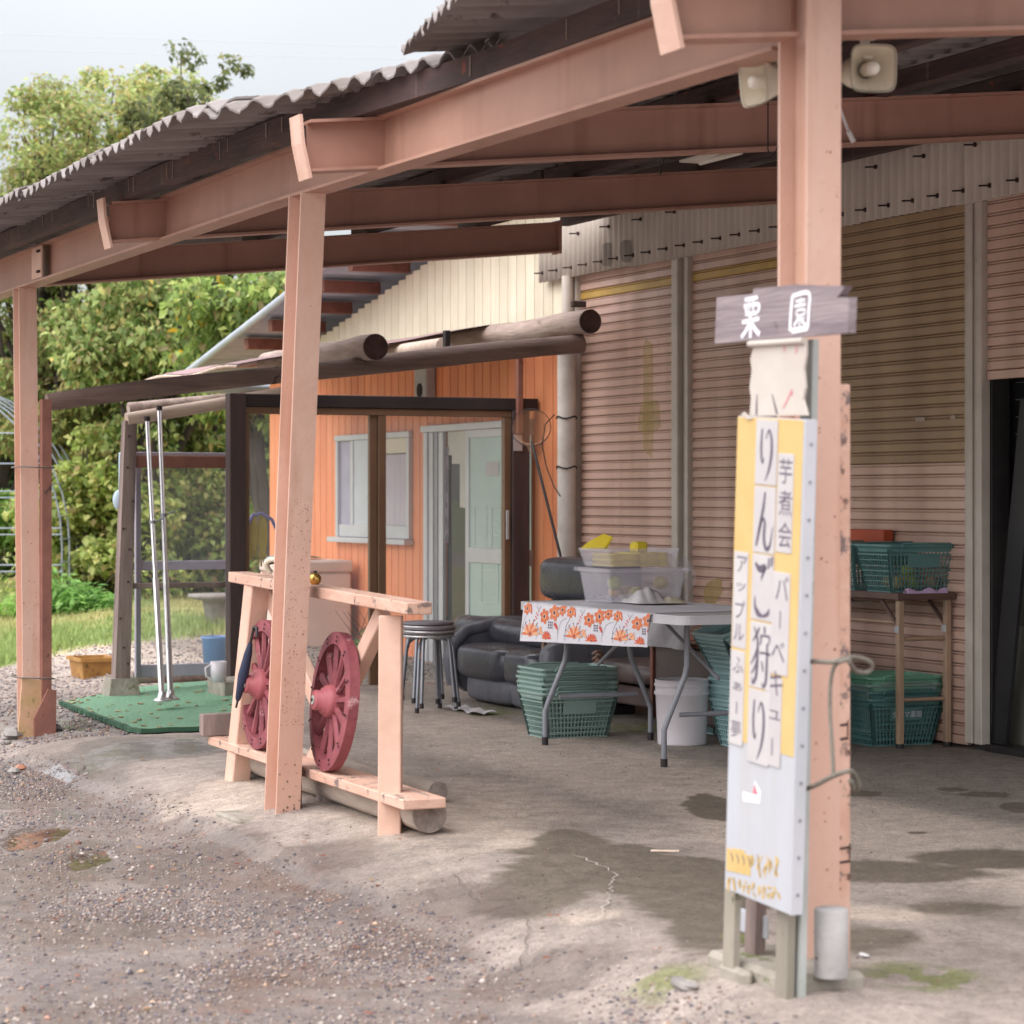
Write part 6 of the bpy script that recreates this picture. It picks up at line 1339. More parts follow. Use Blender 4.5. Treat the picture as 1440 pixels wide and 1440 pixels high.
def crumple(px, py, w_, d_, h_, lab, name, mt, z=TZ+.006, seed=0):
    s, t, _ = gz(px, py, z); m = MB(); rr = random.Random(seed); ph = [rr.uniform(0, 6) for _ in range(6)]
    m.grid(lambda u, v: (s+(u-.5)*w_, t+(v-.5)*d_, z+.004+h_*(math.sin(u*PI)*math.sin(v*PI))**.6*(.55+.25*math.sin(u*9+ph[0]+2*v)+.2*abs(math.sin(v*11+ph[1]+u*5)))), 22, 18)
    return tag(m.build(name, mt, None, org=(s, t, z)), lab, 'cloth')
crumple(903, 848, .34, .20, .085, 'crumpled white cloth in front of the clear bin', 'white_cloth', PAPER, seed=1)
crumple(935, 848, .25, .14, .045, 'flat crumpled pale bag at the right of the clear bin', 'pale_bag', SPK, seed=2)
crumple(855, 842, .30, .10, .018, 'thin grey plastic wrap left of the crumpled white cloth', 'plastic_wrap', TABW, seed=3)
# sheet of clear plastic hanging behind the table, white bucket
q = gt(940, 885, 2.95); m = MB(); m.grid(lambda u, v: (q[0]-.25+.5*u, 2.95+.02*math.sin(u*9+v*4), q[2]+.12-.22*v), 20, 8); tag(m.build('plastic_sheet', mat('dusty_plastic_sheet', (176, 172, 178), (150, 146, 152), scale=6, rough=.3, bump=.4), None, org=tuple(q)), 'dusty plastic sheet draped over the settee behind the folding table', 'sheet')
q = gz(937, 1048, 0); q = (q[0]-.02, q[1]+.10, .0); bw = lathe_thing('white_bucket', 'tall white plastic bucket on the floor between table legs', 'bucket', q, [(0, 0), (.120, 0), (.124, .01), (.134, .25), (.142, .255), (.142, .27), (.136, .272), (.136, .295), (.142, .298), (.142, .308), (.136, .312), (.139, .33), (.132, .33), (.120, .02), (0, .02)], WHITEP, 'body', 32)
m = MB(); m.grid(lambda u, v: (q[0]+.1275*math.cos(R(205+24*u)), q[1]+.1275*math.sin(R(205+24*u)), .13+.08*v), 8, 4); m.build('paper_label', mat('worn_grey_label', (196, 190, 192), (164, 158, 160), scale=30, contrast=.3, rough=.8), bw)

# ================================================================ brown folding table on the right
b2 = thing('brown_folding_table', 'narrow dark brown laminate table on tan folding legs by the tan shutter', 'table', -1.8, 3.8, 0)
m = MB(); cs = gt(1262, 835, 3.58)[0]; m.bbox((-2.75, 3.58, T2-.035), (cs+.0, 3.93, T2), .004); m.build('tabletop', TBRN, b2)
q = gz(1257, 1050, .0); sl = cs-.04
for (s_, t_) in ((sl, 3.62), (sl, 3.90), (-2.6, 3.62), (-2.6, 3.90)):
    m = MB(); m.bbox((s_-.016, t_-.016, .02), (s_+.016, t_+.016, T2-.036), .003); lg = m.build('leg', TBRNL, b2)
    m = MB(); m.tube([(s_, t_, .0), (s_, t_, .022)], .02, 10); m.build('rubber_foot', DKMET, lg)
    m = MB(); m.bbox((s_-.018, t_-.022, T2-.20), (s_+.018, t_-.0165, T2-.165), .002); m.build('clip', ALU, lg)
    if s_ > -2: m = MB(); m.tube([(s_-.01, t_, T2-.17), (s_-.16, t_, T2-.045)], .010, 7); m.build('brace', TBRN, b2)
for s_ in (sl, -2.6):
    m = MB(); m.tube([(s_, 3.64, .24), (s_, 3.88, .24)], .010, 8); m.tube([(s_, 3.64, T2-.23), (s_, 3.88, T2-.23)], .012, 8); m.build('stretcher', TBRNL, b2)
m = MB(); m.tube([(-2.6, 3.62, T2-.15), (sl, 3.62, T2-.15)], .008, 8); m.build('stretcher', TBRNL, b2)
rr = random.Random(3)
for k, (dx, dy, dz) in enumerate(((-.02, -.10, 0), (.06, -.02, 0), (-.05, .03, 0), (.05, .10, 0), (0, 0, .06), (.07, -.11, .0))):
    m = MB(); p = (q2[0]-.05+dx, 3.78+dy, T2+.045+dz); m.blob(p, .037, .03, k, 12, 8, (1, 1, .88)); tag(m.build('apple', (APPLER, APPLEG, APPLE)[k % 3], None, org=p), ['reddish apple at the left of the teal table basket', 'green apple in the middle of the teal table basket', 'pale apple at the back of the teal table basket', 'reddish apple at the right of the teal table basket', 'green apple heaped on top in the teal table basket', 'pale apple at the front of the teal table basket'][k], 'apple', 'apples in the teal basket')
q = gt(1292, 822, 3.62); m = MB()
m.grid(lambda u, v: (q[0]+.0-.02+.04*v, q[1]-.08+.24*u-.01*math.sin(9*u), T2+.004+.028*math.sin(v*PI)**.5*(.7+.3*math.sin(u*14))), 24, 10); tag(m.build('lilac_towel', LILAC, None, org=tuple(q)), 'folded lilac towel on the brown table below the teal basket', 'towel')
a = gt(1200, 756, 3.88); b = gt(1247, 745, 3.88); m = MB(); m.bbox((-2.2, 3.86, b[2]-.13), (b[0], 3.92, b[2]), .004); tag(m.build('orange_box', REDOR, None, org=(-1.9, 3.88, T2)), 'flat orange-red box standing behind the teal baskets', 'box')
m = MB(); m.grid(lambda u, v: (-2.2+.7*u, 3.60+.12*v, T2-.05-.02*abs(math.sin(9*u))), 20, 4); tag(m.build('plastic_wrap', TABW, None, org=(-1.9, 3.6, T2-.05)), 'clear plastic wrap hanging under the left part of the brown table', 'wrap')

# ================================================================ landing net, hose, glove
a = gt(748, 622, 3.72); b = gt(789, 785, 3.72)
o = thing('landing_net', 'landing net with a thin dark handle leaning against the orange siding', 'net', *b)
m = MB(); m.tube([a, b], .010, 8); m.build('handle', DKMET, o)
cx = (a[0]-.02, 3.72, a[2]+.10); hoop = [(cx[0]+.105*math.cos(x_), 3.72+.10*math.cos(x_), cx[2]+.125*math.sin(x_)) for x_ in [2*PI*i/24 for i in range(25)]]
m = MB(); m.tube(hoop, .003, 6); m.build('hoop', DKMET, o)
m = MB(); m.grid(lambda u, v: (cx[0]+.10*(1-v*.7)*math.cos(2*PI*u)-.05*v, 3.72+.09*(1-v*.6)*math.cos(2*PI*u)+.06*v, cx[2]+.12*(1-v*.7)*math.sin(2*PI*u)-.16*v*v), 24, 8); m.build('net_bag', NETM, o)
q = gs(368, 722, SS-.12); o = thing('violet_hose', 'violet hose looped on a hook left of the middle post', 'hose', *q)
m = MB(); m.tube([(q[0], q[1]-.12, q[2]-.30), (q[0], q[1]-.11, q[2]-.10), (q[0], q[1]-.06, q[2]-.01), (q[0], q[1], q[2]), (q[0], q[1]+.07, q[2]-.04), (q[0], q[1]+.12, q[2]-.14)], .012, 8); m.build('loop', HOSEP, o)
m = MB(); m.tube([(q[0], q[1]-.12, q[2]-.30), (q[0], q[1]-.10, q[2]-.55)], .012, 8); m.build('tail', HOSEP, o)
o = thing('yellow_gloves', 'yellow rubber gloves hanging from the hook beside the violet hose', 'gloves', q[0]-.01, q[1]-.02, q[2]); m = MB()
for dx, l in ((-.035, .30), (.03, .34)):
    c_ = (q[0]-.01, q[1]-.02+dx, q[2]-.01); m.grid(lambda u, v: (c_[0]+.012*math.sin(2*PI*u), c_[1]+(.022+.012*math.sin(v*PI))*math.cos(2*PI*u), c_[2]-l*v*.8), 10, 8)
    for f_ in range(4): m.tube([(c_[0], c_[1]-.022+.014*f_, c_[2]-l*.76), (c_[0], c_[1]-.026+.016*f_, c_[2]-l*(.96+.05*math.sin(f_*2)))], .0065, 6)
m.build('glove_pair', GLOVE, o)
m = MB(); m.tube([(q[0], q[1]-.05, q[2]+.32), (q[0], q[1]-.03, q[2]+.18), (q[0], q[1]-.02, q[2]+.02)], .004, 5); m.build('string', ROPE, o)

# ================================================================ the sign by the near post
sb_ = gz(1017, 1398, -.07); ssR = gz(1112, 1398, -.07)
SGt = gz(1100, 1400, -.09)[1]
SG = thing('apple_picking_sign', 'tall narrow white and yellow sign with vertical Japanese lettering at the near post', 'sign', 3.78, -.14, -.08)
ORG[SG.name] = (0, 0, 0)
ft = -.16
SX = gt(1064, 1268, ft)                       # bottom centre of the board
SG.location = W(SX[0], ft, SX[2]); SW, SHt = .325, 1.215
a_l = gt(1017, 1258, ft); a_r = gt(1110, 1279, ft); a_t = gt(1043, 592, ft); SW = a_r[0]-a_l[0]; SHt = gt(1084, 586, ft)[2]-SX[2]
leanS = math.atan2(gt(1084, 586, ft)[0]-SX[0], SHt)
SG.rotation_euler = (0, leanS, TH)
print('sign', SX, SW, SHt, math.degrees(leanS))
# local coordinates: x along the face, y depth (0 = face, + behind), z up
m = MB(); m.bbox((-SW/2, .0, 0), (SW/2, .030, SHt), .002); m.build('board', SIGNW, SG)
m = MB(); m.bbox((SW/2+.0005, -.001, .001), (SW/2+.003, .032, SHt-.001), .0005); m.build('side_strip', SIGNS, SG)
for k in range(13):
    m = MB(); m.tube([(SW/2+.003, .016, .05+k*SHt/13.2), (SW/2+.0055, .016, .05+k*SHt/13.2)], .0038, 7); m.build('rivet', STEELG, SG)
fx = lambda px, py: (px)      # unused
def u_of(px, py):             # photo spot on the face -> local (x, z)
    g_ = gt(px, py, ft); dx, dz = g_[0]-SX[0], g_[2]-SX[2]; c_, s_n = math.cos(leanS), math.sin(leanS); return dx*c_-dz*s_n, dx*s_n+dz*c_
yb = u_of(1065, 1055)[1]
m = MB(); m.box((-SW/2+.002, -.0012, u_of(1033, 1040)[1]), (-SW/2+SW*.98, -.0002, SHt-.002)); m.build('yellow_field', SIGNY, SG)
cxm = u_of(1079, 780)[0]; tw = .118
xs = lambda px, py: u_of(px, py)[0]
xc0, xc1 = xs(1064, 650), xs(1094, 650)
tiles = [(590, 681), (684, 777), (780, 872), (876, 968), (972, 1075)]
cen_x = (xc0+xc1)/2; tw = xc1-xc0
def fpt(yy): return lambda a, b: (a, yy, b)
TLS = []
for k, (y0, y1) in enumerate(tiles):
    za, zb_ = u_of(1075, y0)[1], u_of(1070, y1)[1]; m = MB(); o_ = .0+.001*k; m.bbox((cen_x-tw/2+.0, -.004, zb_), (cen_x+tw/2, -.0013, za), .0006); tl_ = m.build('letter_plate', TILEW, SG); TLS.append((za, zb_, tl_))
STK = {
 'ri': [([(.30, .86), (.27, .62), (.30, .42), (.36, .34), (.42, .42)], [.05, .07, .07, .05, .01]), ([(.48, .70), (.62, .84), (.74, .72), (.76, .48), (.66, .24), (.48, .06)], [.02, .05, .08, .09, .07, .01])],
 'n': [([(.52, .92), (.46, .70), (.30, .36), (.16, .10)], [.05, .09, .09, .07]), ([(.22, .26), (.40, .50), (.54, .46), (.52, .24), (.62, .08), (.80, .12), (.92, .42)], [.03, .07, .08, .10, .10, .07, .01])],
 'go': [([(.16, .86), (.34, .78), (.56, .80), (.66, .84)], [.06, .13, .16, .08]), ([(.64, .82), (.50, .68), (.44, .60)], [.10, .06, .01]), ([(.80, .96), (.77, .80)], [.07, .06]), ([(.95, .99), (.91, .84)], [.07, .06]),
        ([(.18, .36), (.20, .20), (.34, .10)], [.02, .08, .14]), ([(.34, .10), (.56, .07), (.80, .12), (.86, .2)], [.14, .05, .09, .03])],
 'kari': [([(.44, .92), (.30, .80), (.14, .70)], [.06, .07, .02]), ([(.18, .92), (.36, .74), (.38, .45), (.34, .18), (.20, .06), (.14, .14)], [.03, .07, .09, .09, .06, .02]), ([(.36, .60), (.24, .46), (.08, .34)], [.05, .06, .02]), ([(.36, .42), (.24, .28), (.10, .20)], [.04, .05, .02]),
          ([(.68, .95), (.69, .84)], [.07, .06]), ([(.52, .82), (.52, .70), (.47, .66)], [.06, .05, .02]), ([(.52, .80), (.70, .81), (.92, .80), (.88, .68)], [.04, .04, .06, .02]), ([(.48, .54), (.72, .55), (.98, .54)], [.04, .04, .06]),
          ([(.82, .70), (.83, .40), (.80, .12), (.68, .04), (.64, .10)], [.06, .08, .09, .06, .02]), ([(.58, .42), (.64, .32), (.66, .26)], [.04, .06, .03])]}
for (za, zb_, tl_), ch in zip(TLS, ('ri', 'n', 'go', 'kari', 'ri')):
    m = MB(); h_ = za-zb_
    for pts, ws in STK[ch]:
        brush(m, [(cen_x-tw/2+p[0]*tw, zb_+p[1]*h_) for p in pts], [w_*tw*1.25 for w_ in ws], fpt(-.0048), 7)
    m.build('brush_lettering', INK, tl_)
def column(txt, px, y0, y1, plates, wch, mt=INK):
    """small vertical lettering on white plates"""
    for (pa_, pb2, pxx, wpl) in plates:
        xx, za = u_of(pxx, pa_); _, zb_ = u_of(pxx, pb2); m = MB(); m.bbox((xx-wpl/2, -.0032, zb_), (xx+wpl/2, -.0012, za), .0005); m.build('letter_plate', TILEW, SG)
    m = MB(); n = len(txt)
    for i, c_ in enumerate(txt):
        py = y0+(y1-y0)*(i+.5)/n; pxx = px[0]+(px[1]-px[0])*(i+.5)/n; xx, zz = u_of(pxx, py); hh = abs(u_of(pxx, y0)[1]-u_of(pxx, y1)[1])/n*.80
        v, f_ = glyphs({'ー': '｜', '〜': '｜'}.get(c_, c_), 1.0, 1.0)
        if not v: continue
        w0 = max(p[0] for p in v)-min(p[0] for p in v); h0 = max(p[1] for p in v)-min(p[1] for p in v)
        if c_ in 'ー〜': kx, ky = .005/max(w0, 1e-3), hh*.7/h0
        else:
            kx = wch/max(w0, .75); ky = hh/max(h0, .85)*(.62 if c_ in 'ュァッぁ' else 1)
        m.add([(xx+a_*kx, -.0036, zz+b_*ky) for a_, b_ in v], f_)
    m.build('lettering', mt, SG, kind='stuff')
column('芋煮会', (1107, 1105), 640, 775, [(638, 778, 1107, .075)], .062)
column('バーベキュー', (1103, 1086), 805, 1072, [(805, 950, 1101, .080), (952, 1078, 1090, .078)], .060)
column('アップル', (1046, 1040), 778, 905, [(776, 912, 1044, .070)], .050)
column('ふぁ〜夢', (1040, 1036), 920, 1040, [(915, 1048, 1039, .070)], .050)
# bottom: worn yellow lines of lettering, small white patch with a red triangle
m = MB(); rr = random.Random(12)
for (pyc, n_, hh) in ((1208, 9, .060), (1243, 11, .038)):
    for k in range(n_):
        xx, zz = u_of(1026+k*76/n_, pyc+.22*k*76/n_); w_ = SW*.85/n_
        if n_ == 9 and k in (0, 1, 2, 3): m.box((xx-w_*.45, -.0012, zz-hh*.5), (xx+w_*.55, -.0003, zz+hh*rr.uniform(.3, .6)))
        else:
            for j in range(3):
                pts = [(xx+rr.uniform(-.4, .4)*w_, zz+rr.uniform(-.5, .5)*hh) for _ in range(3)]; brush(m, pts, [.004, .008, .003], fpt(-.0008), 3)
m.build('worn_yellow_lettering', SIGNY, SG)
m = MB()
for k in range(4):
    xx, zz = u_of(1030+k*8, 1206+2*k); brush(m, [(xx-.008, zz+.012), (xx+.004, zz), (xx+.002, zz-.012)], [.003, .005, .002], fpt(-.0016), 3)
m.build('worn_dark_marks', INK, SG)
pp = [u_of(a_, b_) for a_, b_ in ((1045, 1113), (1059, 1117), (1062, 1098), (1070, 1112), (1069, 1130), (1046, 1127))]; m = MB(); m.add([(a_, -.001, b_) for a_, b_ in pp], [tuple(range(6))[::1]]); m.build('white_patch', WHITEPT, SG)
pp = [u_of(a_, b_) for a_, b_ in ((1059, 1116), (1062, 1102), (1067, 1118))]; m = MB(); m.add([(a_, -.0015, b_) for a_, b_ in pp], [(0, 1, 2)]); m.build('red_mark', PRED, SG)
# torn paper above the yellow field
zt0 = SHt
m = MB(); pp = [u_of(a_, b_) for a_, b_ in ((1052, 585), (1054, 560), (1052, 545), (1055, 520), (1053, 505), (1057, 490), (1054, 481), (1090, 480), (1131, 476), (1131, 500), (1128, 520), (1130, 545), (1127, 562), (1133, 584))]
rear = .006; vs = [(a_, .004, b_) for a_, b_ in pp]+[(a_, .010, b_) for a_, b_ in pp]; n = len(pp)
m.add(vs, [tuple(range(n)), tuple(range(2*n-1, n-1, -1))]+[(i, n+i, n+(i+1) % n, (i+1) % n) for i in range(n)]); tp_ = m.build('torn_paper', TORN, SG)
m = MB()
for (p_, q_) in (((1063, 554), (1062, 583)), ((1084, 554), (1091, 582))):
    a_, b_ = u_of(*p_), u_of(*q_); brush(m, [a_, ((a_[0]+b_[0])/2, (a_[1]+b_[1])/2), b_], [.002, .006, .008], fpt(.0028), 4)
m.build('ink_stroke', INK, tp_)
m = MB()
for (p_, q_) in (((1100, 482), (1101, 496)), ((1118, 482), (1117, 498)), ((1112, 546), (1099, 575)), ((1110, 556), (1113, 550))):
    a_, b_ = u_of(*p_), u_of(*q_); brush(m, [a_, ((a_[0]+b_[0])/2+.003, (a_[1]+b_[1])/2), b_], [.002, .005, .002], fpt(.0030), 4)
m.build('red_stroke', PRED, tp_)
m = MB(); pf = [u_of(a_, b_) for a_, b_ in ((1045, 582), (1050, 579), (1056, 584), (1062, 588), (1054, 590))]; m.add([(a_, -.006, b_) for a_, b_ in pf], [tuple(range(5))]); m.build('paper_scrap', TORN, tp_)
m = MB(); a_ = u_of(1054, 484); b_ = u_of(1130, 479); m.tube([(a_[0], -.0, a_[1]), (b_[0], .0, b_[1])], .008, 8); m.build('rolled_edge', TORN, tp_)
# legs (upright, outside the leaning board frame)
LG = []
for (px0, px1, pt_y, pb_y, tt, mt, dep, nm) in ((1014, 1031, 1240, 1381, -.127, GSTRIP, .018, 'leg'), (1046, 1060, 1240, 1358, -.02, WOODG, .03, 'leg'), (1089, 1105, 1240, 1409, -.1265, GSTRIP, .022, 'leg')):
    a_ = gt(px0, pb_y, tt); b_ = gt(px1, pb_y, tt); c_ = gt((px0+px1)/2+4, pt_y, tt); m = MB()
    w_ = .055; cx_ = (a_[0]+b_[0])/2
    zb_ = min(a_[2], b_[2]); lean_ = (c_[0]-cx_)/(c_[2]-zb_); topz = 1.0 if nm == 'leg' and tt < -.1 else .62
    vs = [(cx_-w_/2, tt, zb_-.03), (cx_+w_/2, tt, zb_-.03), (cx_+w_/2, tt+dep, zb_-.03), (cx_-w_/2, tt+dep, zb_-.03)]
    dx = lean_*(topz-zb_); vs += [(x_+dx, y_+(.0 if tt > -.1 else .0), topz) for x_, y_, z_ in vs]
    m.add(vs, [(0, 3, 2, 1), (4, 5, 6, 7), (0, 1, 5, 4), (1, 2, 6, 5), (2, 3, 7, 6), (3, 0, 4, 7)])
    org = tuple(vs[0]); lg = m.build(nm, mt, None, org=org); LG.append(lg)
bpy.context.view_layer.update(); inv = SG.matrix_world.inverted()
for lg in LG:
    mw = lg.matrix_world.copy(); lg.parent = SG; lg.matrix_basis = inv @ mw
# galvanised post behind the sign
GP = thing('galvanised_post', 'grey galvanised upright strapped between the sign and the near salmon post', 'post', 3.83, -.10, -.07)
a_ = gt(1116, 1385, -.095); b_ = gt(1135, 478, -.095); m = MB(); w_ = .055
vs = [(a_[0]-w_/2, -.095, -.03), (a_[0]+w_/2, -.095, -.03), (a_[0]+w_/2, -.078, -.03), (a_[0]-w_/2, -.078, -.03)]; vs += [(b_[0]-w_/2, -.095, b_[2]), (b_[0]+w_/2, -.095, b_[2]), (b_[0]+w_/2, -.078, b_[2]), (b_[0]-w_/2, -.078, b_[2])]
m.add(vs, [(0, 3, 2, 1), (4, 5, 6, 7), (0, 1, 5, 4), (1, 2, 6, 5), (2, 3, 7, 6), (3, 0, 4, 7)]); m.build('upright', GALV, GP)
# name board
BT_ = -.150
pts = [(1005, 483), (1008, 418), (1058, 413), (1060, 406), (1120, 400), (1150, 402), (1188, 402), (1180, 415), (1176, 418), (1194, 418), (1192, 468)]
P3 = [gt(a_, b_, BT_) for a_, b_ in pts]
NB = thing('chestnut_board', 'weathered grey plank painted with two white characters across the near post', 'sign', *gt(1100, 445, BT_))
m = MB(); n = len(P3); vs = [(p[0], BT_, p[2]) for p in P3]+[(p[0], BT_+.022, p[2]) for p in P3]
m.add(vs, [tuple(range(n-1, -1, -1)), tuple(range(n, 2*n))]+[(i, (i+1) % n, n+(i+1) % n, n+i) for i in range(n)])
NBM = mat('weathered_name_board', (150, 138, 140), (112, 100, 106), scale=14, rough=.85, bump=.5, stretch=(.12, 1, 1.6), spots=((92, 82, 88), 6, .62)); m.build('plank', NBM, NB)
NBF = lambda a_, b_: (a_, BT_-.0015, b_)
for (ch, x0_, x1_, y0_, y1_) in (('kuri', 1043, 1069, 416, 478), ('en', 1111, 1141, 410, 468)):
    A_ = gt(x0_, y1_, BT_); B_ = gt(x1_, y0_, BT_); w_, h_ = B_[0]-A_[0], B_[2]-A_[2]
    if ch == 'kuri': st_ = [([(.2, .95), (.9, .97)], .10), ([(.25, .78), (.3, .6)], .10), ([(.15, .80), (.95, .80), (.88, .60)], .10), ([(.22, .60), (.85, .60)], .09), ([(.45, .93), (.42, .64)], .08), ([(.66, .93), (.66, .64)], .08), ([(.05, .42), (.98, .46)], .10), ([(.5, .56), (.5, .02)], .12), ([(.45, .38), (.25, .20), (.0, .06)], .11), ([(.55, .38), (.78, .2), (1.0, .08)], .13)]
    else: st_ = [([(.14, .95), (.06, .5), (.02, .04)], .10), ([(.14, .95), (.9, .97), (.9, .5), (.86, .06)], .09), ([(.1, .04), (.86, .07)], .12), ([(.3, .80), (.72, .81)], .06), ([(.52, .88), (.5, .70)], .06), ([(.24, .68), (.76, .69)], .06), ([(.34, .56), (.7, .56), (.68, .44), (.34, .44), (.34, .56)], .05), ([(.5, .42), (.3, .25), (.2, .16)], .07), ([(.5, .42), (.62, .24), (.78, .16)], .07), ([(.5, .4), (.46, .14)], .06), ([(.7, .36), (.58, .28)], .05)]
    m = MB()
    for p_, th_ in st_: brush(m, [(A_[0]+w_*a_, A_[2]+h_*b_) for a_, b_ in p_], [th_*w_*1.15]*len(p_), NBF, 5)
    m.build('painted_character', WHITEPT, NB)
# ties
def rope(lab, pts, r=.006):
    m = MB(); o_ = []
    P = [Vector(p) for p in pts]
    for i in range(len(P)-1):
        for k in range(4):
            u = k/4; p0_, p1_, p2_, p3_ = P[max(i-1, 0)], P[i], P[i+1], P[min(i+2, len(P)-1)]; o_.append(.5*((2*p1_)+(-p0_+p2_)*u+(2*p0_-5*p1_+4*p2_-p3_)*u*u+(-p0_+3*p1_-3*p2_+p3_)*u**3))
    o_.append(P[-1]); m.tube(o_, r, 7); tag(m.build('wire_tie', ROPE, None, org=tuple(P[0])), lab, 'rope', 'wire ties round the near post')
g4 = lambda px, py, t=-.11: gt(px, py, t)
rope('grey wire tie round the near post at half height, with a loop on its right', [g4(1128, 932), g4(1145, 930), g4(1170, 931), g4(1188, 926, -.07), g4(1204, 924, -.0), g4(1225, 932, .05), g4(1222, 944, .05), g4(1204, 944, .0), g4(1194, 930, -.07)])
rope('grey cable hanging down the near post between the two ties', [g4(1196, 927, -.08), g4(1175, 935, -.1), g4(1168, 960, -.1), g4(1167, 1000, -.1), g4(1170, 1050, -.1), g4(1172, 1088, -.1)], .005)
rope('grey wire tie low on the near post slanting up to the right', [g4(1122, 1113), g4(1145, 1105), g4(1170, 1092), g4(1194, 1084, -.08), g4(1203, 1092, -.0), g4(1208, 1106, .02), g4(1202, 1112, .02), g4(1196, 1098, -.04)])
# concrete base blocks and cylinder
def blockt(name, lab, cat, px, py, w_, d_, h_, z, mt, ds=0, dt=0):
    q = gz(px, py, z); s0, t0 = q[0]+ds, q[1]+dt; o = thing(name, lab, cat, s0, t0, z); m = MB(); m.bbox((s0-w_, t0, z-.06), (s0, t0+d_, z+h_), .012); m.build('block', mt, o); return s0, t0
o = thing('concrete_footing', 'low concrete footing under the near salmon post', 'footing', 3.9, .0, -.1)
f0 = gz(1106, 1404, .015); f1 = gz(1217, 1401, .015)
m = MB(); m.bbox((3.70, f0[1]+.0, -.08), (f0[0]+.02, f1[1]+.03, .066), .014); m.build('block', CONC, o)
f2 = gz(1040, 1396, .0); m = MB(); m.bbox((f2[0]-.12, f2[1], -.08), (f2[0]+.03, f0[1]-.004, .058), .012); m.build('block', CONC, o)
q = gz(1169, 1374, .066); o = thing('concrete_cylinder', 'pale concrete test cylinder standing on the footing of the near post', 'cylinder', *q)
m = MB(); m.lathe(q, [(0, 0), (.040, 0), (.0425, .004), (.0425, .166), (.040, .170), (0, .170)], 28); m.build('body', CONCW, o)
for (a_, z_) in ((-125, .11), (-90, .05)): m = MB(); m.tube([(q[0]+.0415*math.cos(R(a_)), q[1]+.0415*math.sin(R(a_)), q[2]+z_), (q[0]+.043*math.cos(R(a_)), q[1]+.043*math.sin(R(a_)), q[2]+z_)], .004, 6); m.build('pit', HOLE, o)
print('cyl', q, 'foot', f0, f1, f2)
q = gt(1072, 1300, .02); m = MB(); m.bbox((q[0]-.10, .0, q[2]-.03), (q[0]+.05, .012, q[2]+.03), .003); tag(m.build('white_board_scrap', SIGNW, None, org=tuple(q)), 'small white board scrap behind the sign legs', 'board')

# ================================================================ trees, hedge, greenhouse, sky wires
tree('tall_tree', 'tall yellow-green tree rising highest behind the canopy edge', wx(170, 31), 31, -.3, 7.0, 1.5, 1.2, 5.0, 2.0, 24000, 90, .075, G1, [2, 4, 4, 2, 2, .4], .13, 11, (.2, .42), cat='tree', twigs=60)
tree('tall_tree', 'loose olive tree leaning in from the left frame edge', wx(45, 30), 30, -.3, 6.3, 1.5, 1.2, 4.55, 1.85, 20000, 84, .075, G1, [3, 3, 2, 1, 3, .3], .12, 12, (.2, .42), twigs=60)
tree('tall_tree', 'sparse tree with drooping twigs of separate dark leaves right of the tallest tree', wx(265, 29), 29, -.3, 6.2, 1.15, .8, 5.0, 1.55, 7500, 120, .085, [(98, 106, 74), (118, 128, 82), (150, 148, 96)], [3, 2, 1], .09, 13, (.07, .22), twigs=90)
tree('broadleaf_tree', 'broad hanging-leaved tree seen below the canopy beam beside the house', wx(360, 26.5), 26.5, -.3, 4.2, 1.0, .8, 2.95, .85, 11000, 32, .105, G2+[(214, 176, 60)], [4, 3, 2, 1, 4, .25], .14, 14, (.26, .5), twigs=16, droop=.9, aspect=1.6)
tree('broadleaf_tree', 'dark-trunked tree seen below the canopy beam between the two far posts', wx(225, 28), 28, -.3, 4.2, 1.15, .9, 2.75, 1.0, 13000, 36, .095, G1+[(86, 108, 50)], [3, 4, 3, 1, 2, .3, 4], .17, 15, (.26, .5), twigs=26, droop=.9, aspect=1.6)
tree('broadleaf_tree', 'olive tree just right of the far left post', wx(115, 29.5), 29.5, -.3, 4.2, 1.2, .9, 2.55, 1.1, 15000, 34, .10, G1, [3, 3, 2, 2, 4, .2], .12, 16, (.26, .5), twigs=30, droop=.8)
tree('broadleaf_tree', 'bushy green tree reaching the left edge of the lot', wx(10, 33), 33, -.3, 4.2, 1.4, .9, 3.0, 1.2, 8000, 30, .12, G3, [3, 3, 2, 1], .12, 17, (.3, .6))
tree('broadleaf_tree', 'green tree behind the corner of the orange house', wx(450, 31), 31, -.3, 4.2, 1.4, .9, 2.7, 1.5, 12000, 34, .11, G2, [4, 3, 2, 1, 3], .14, 18, (.3, .6))
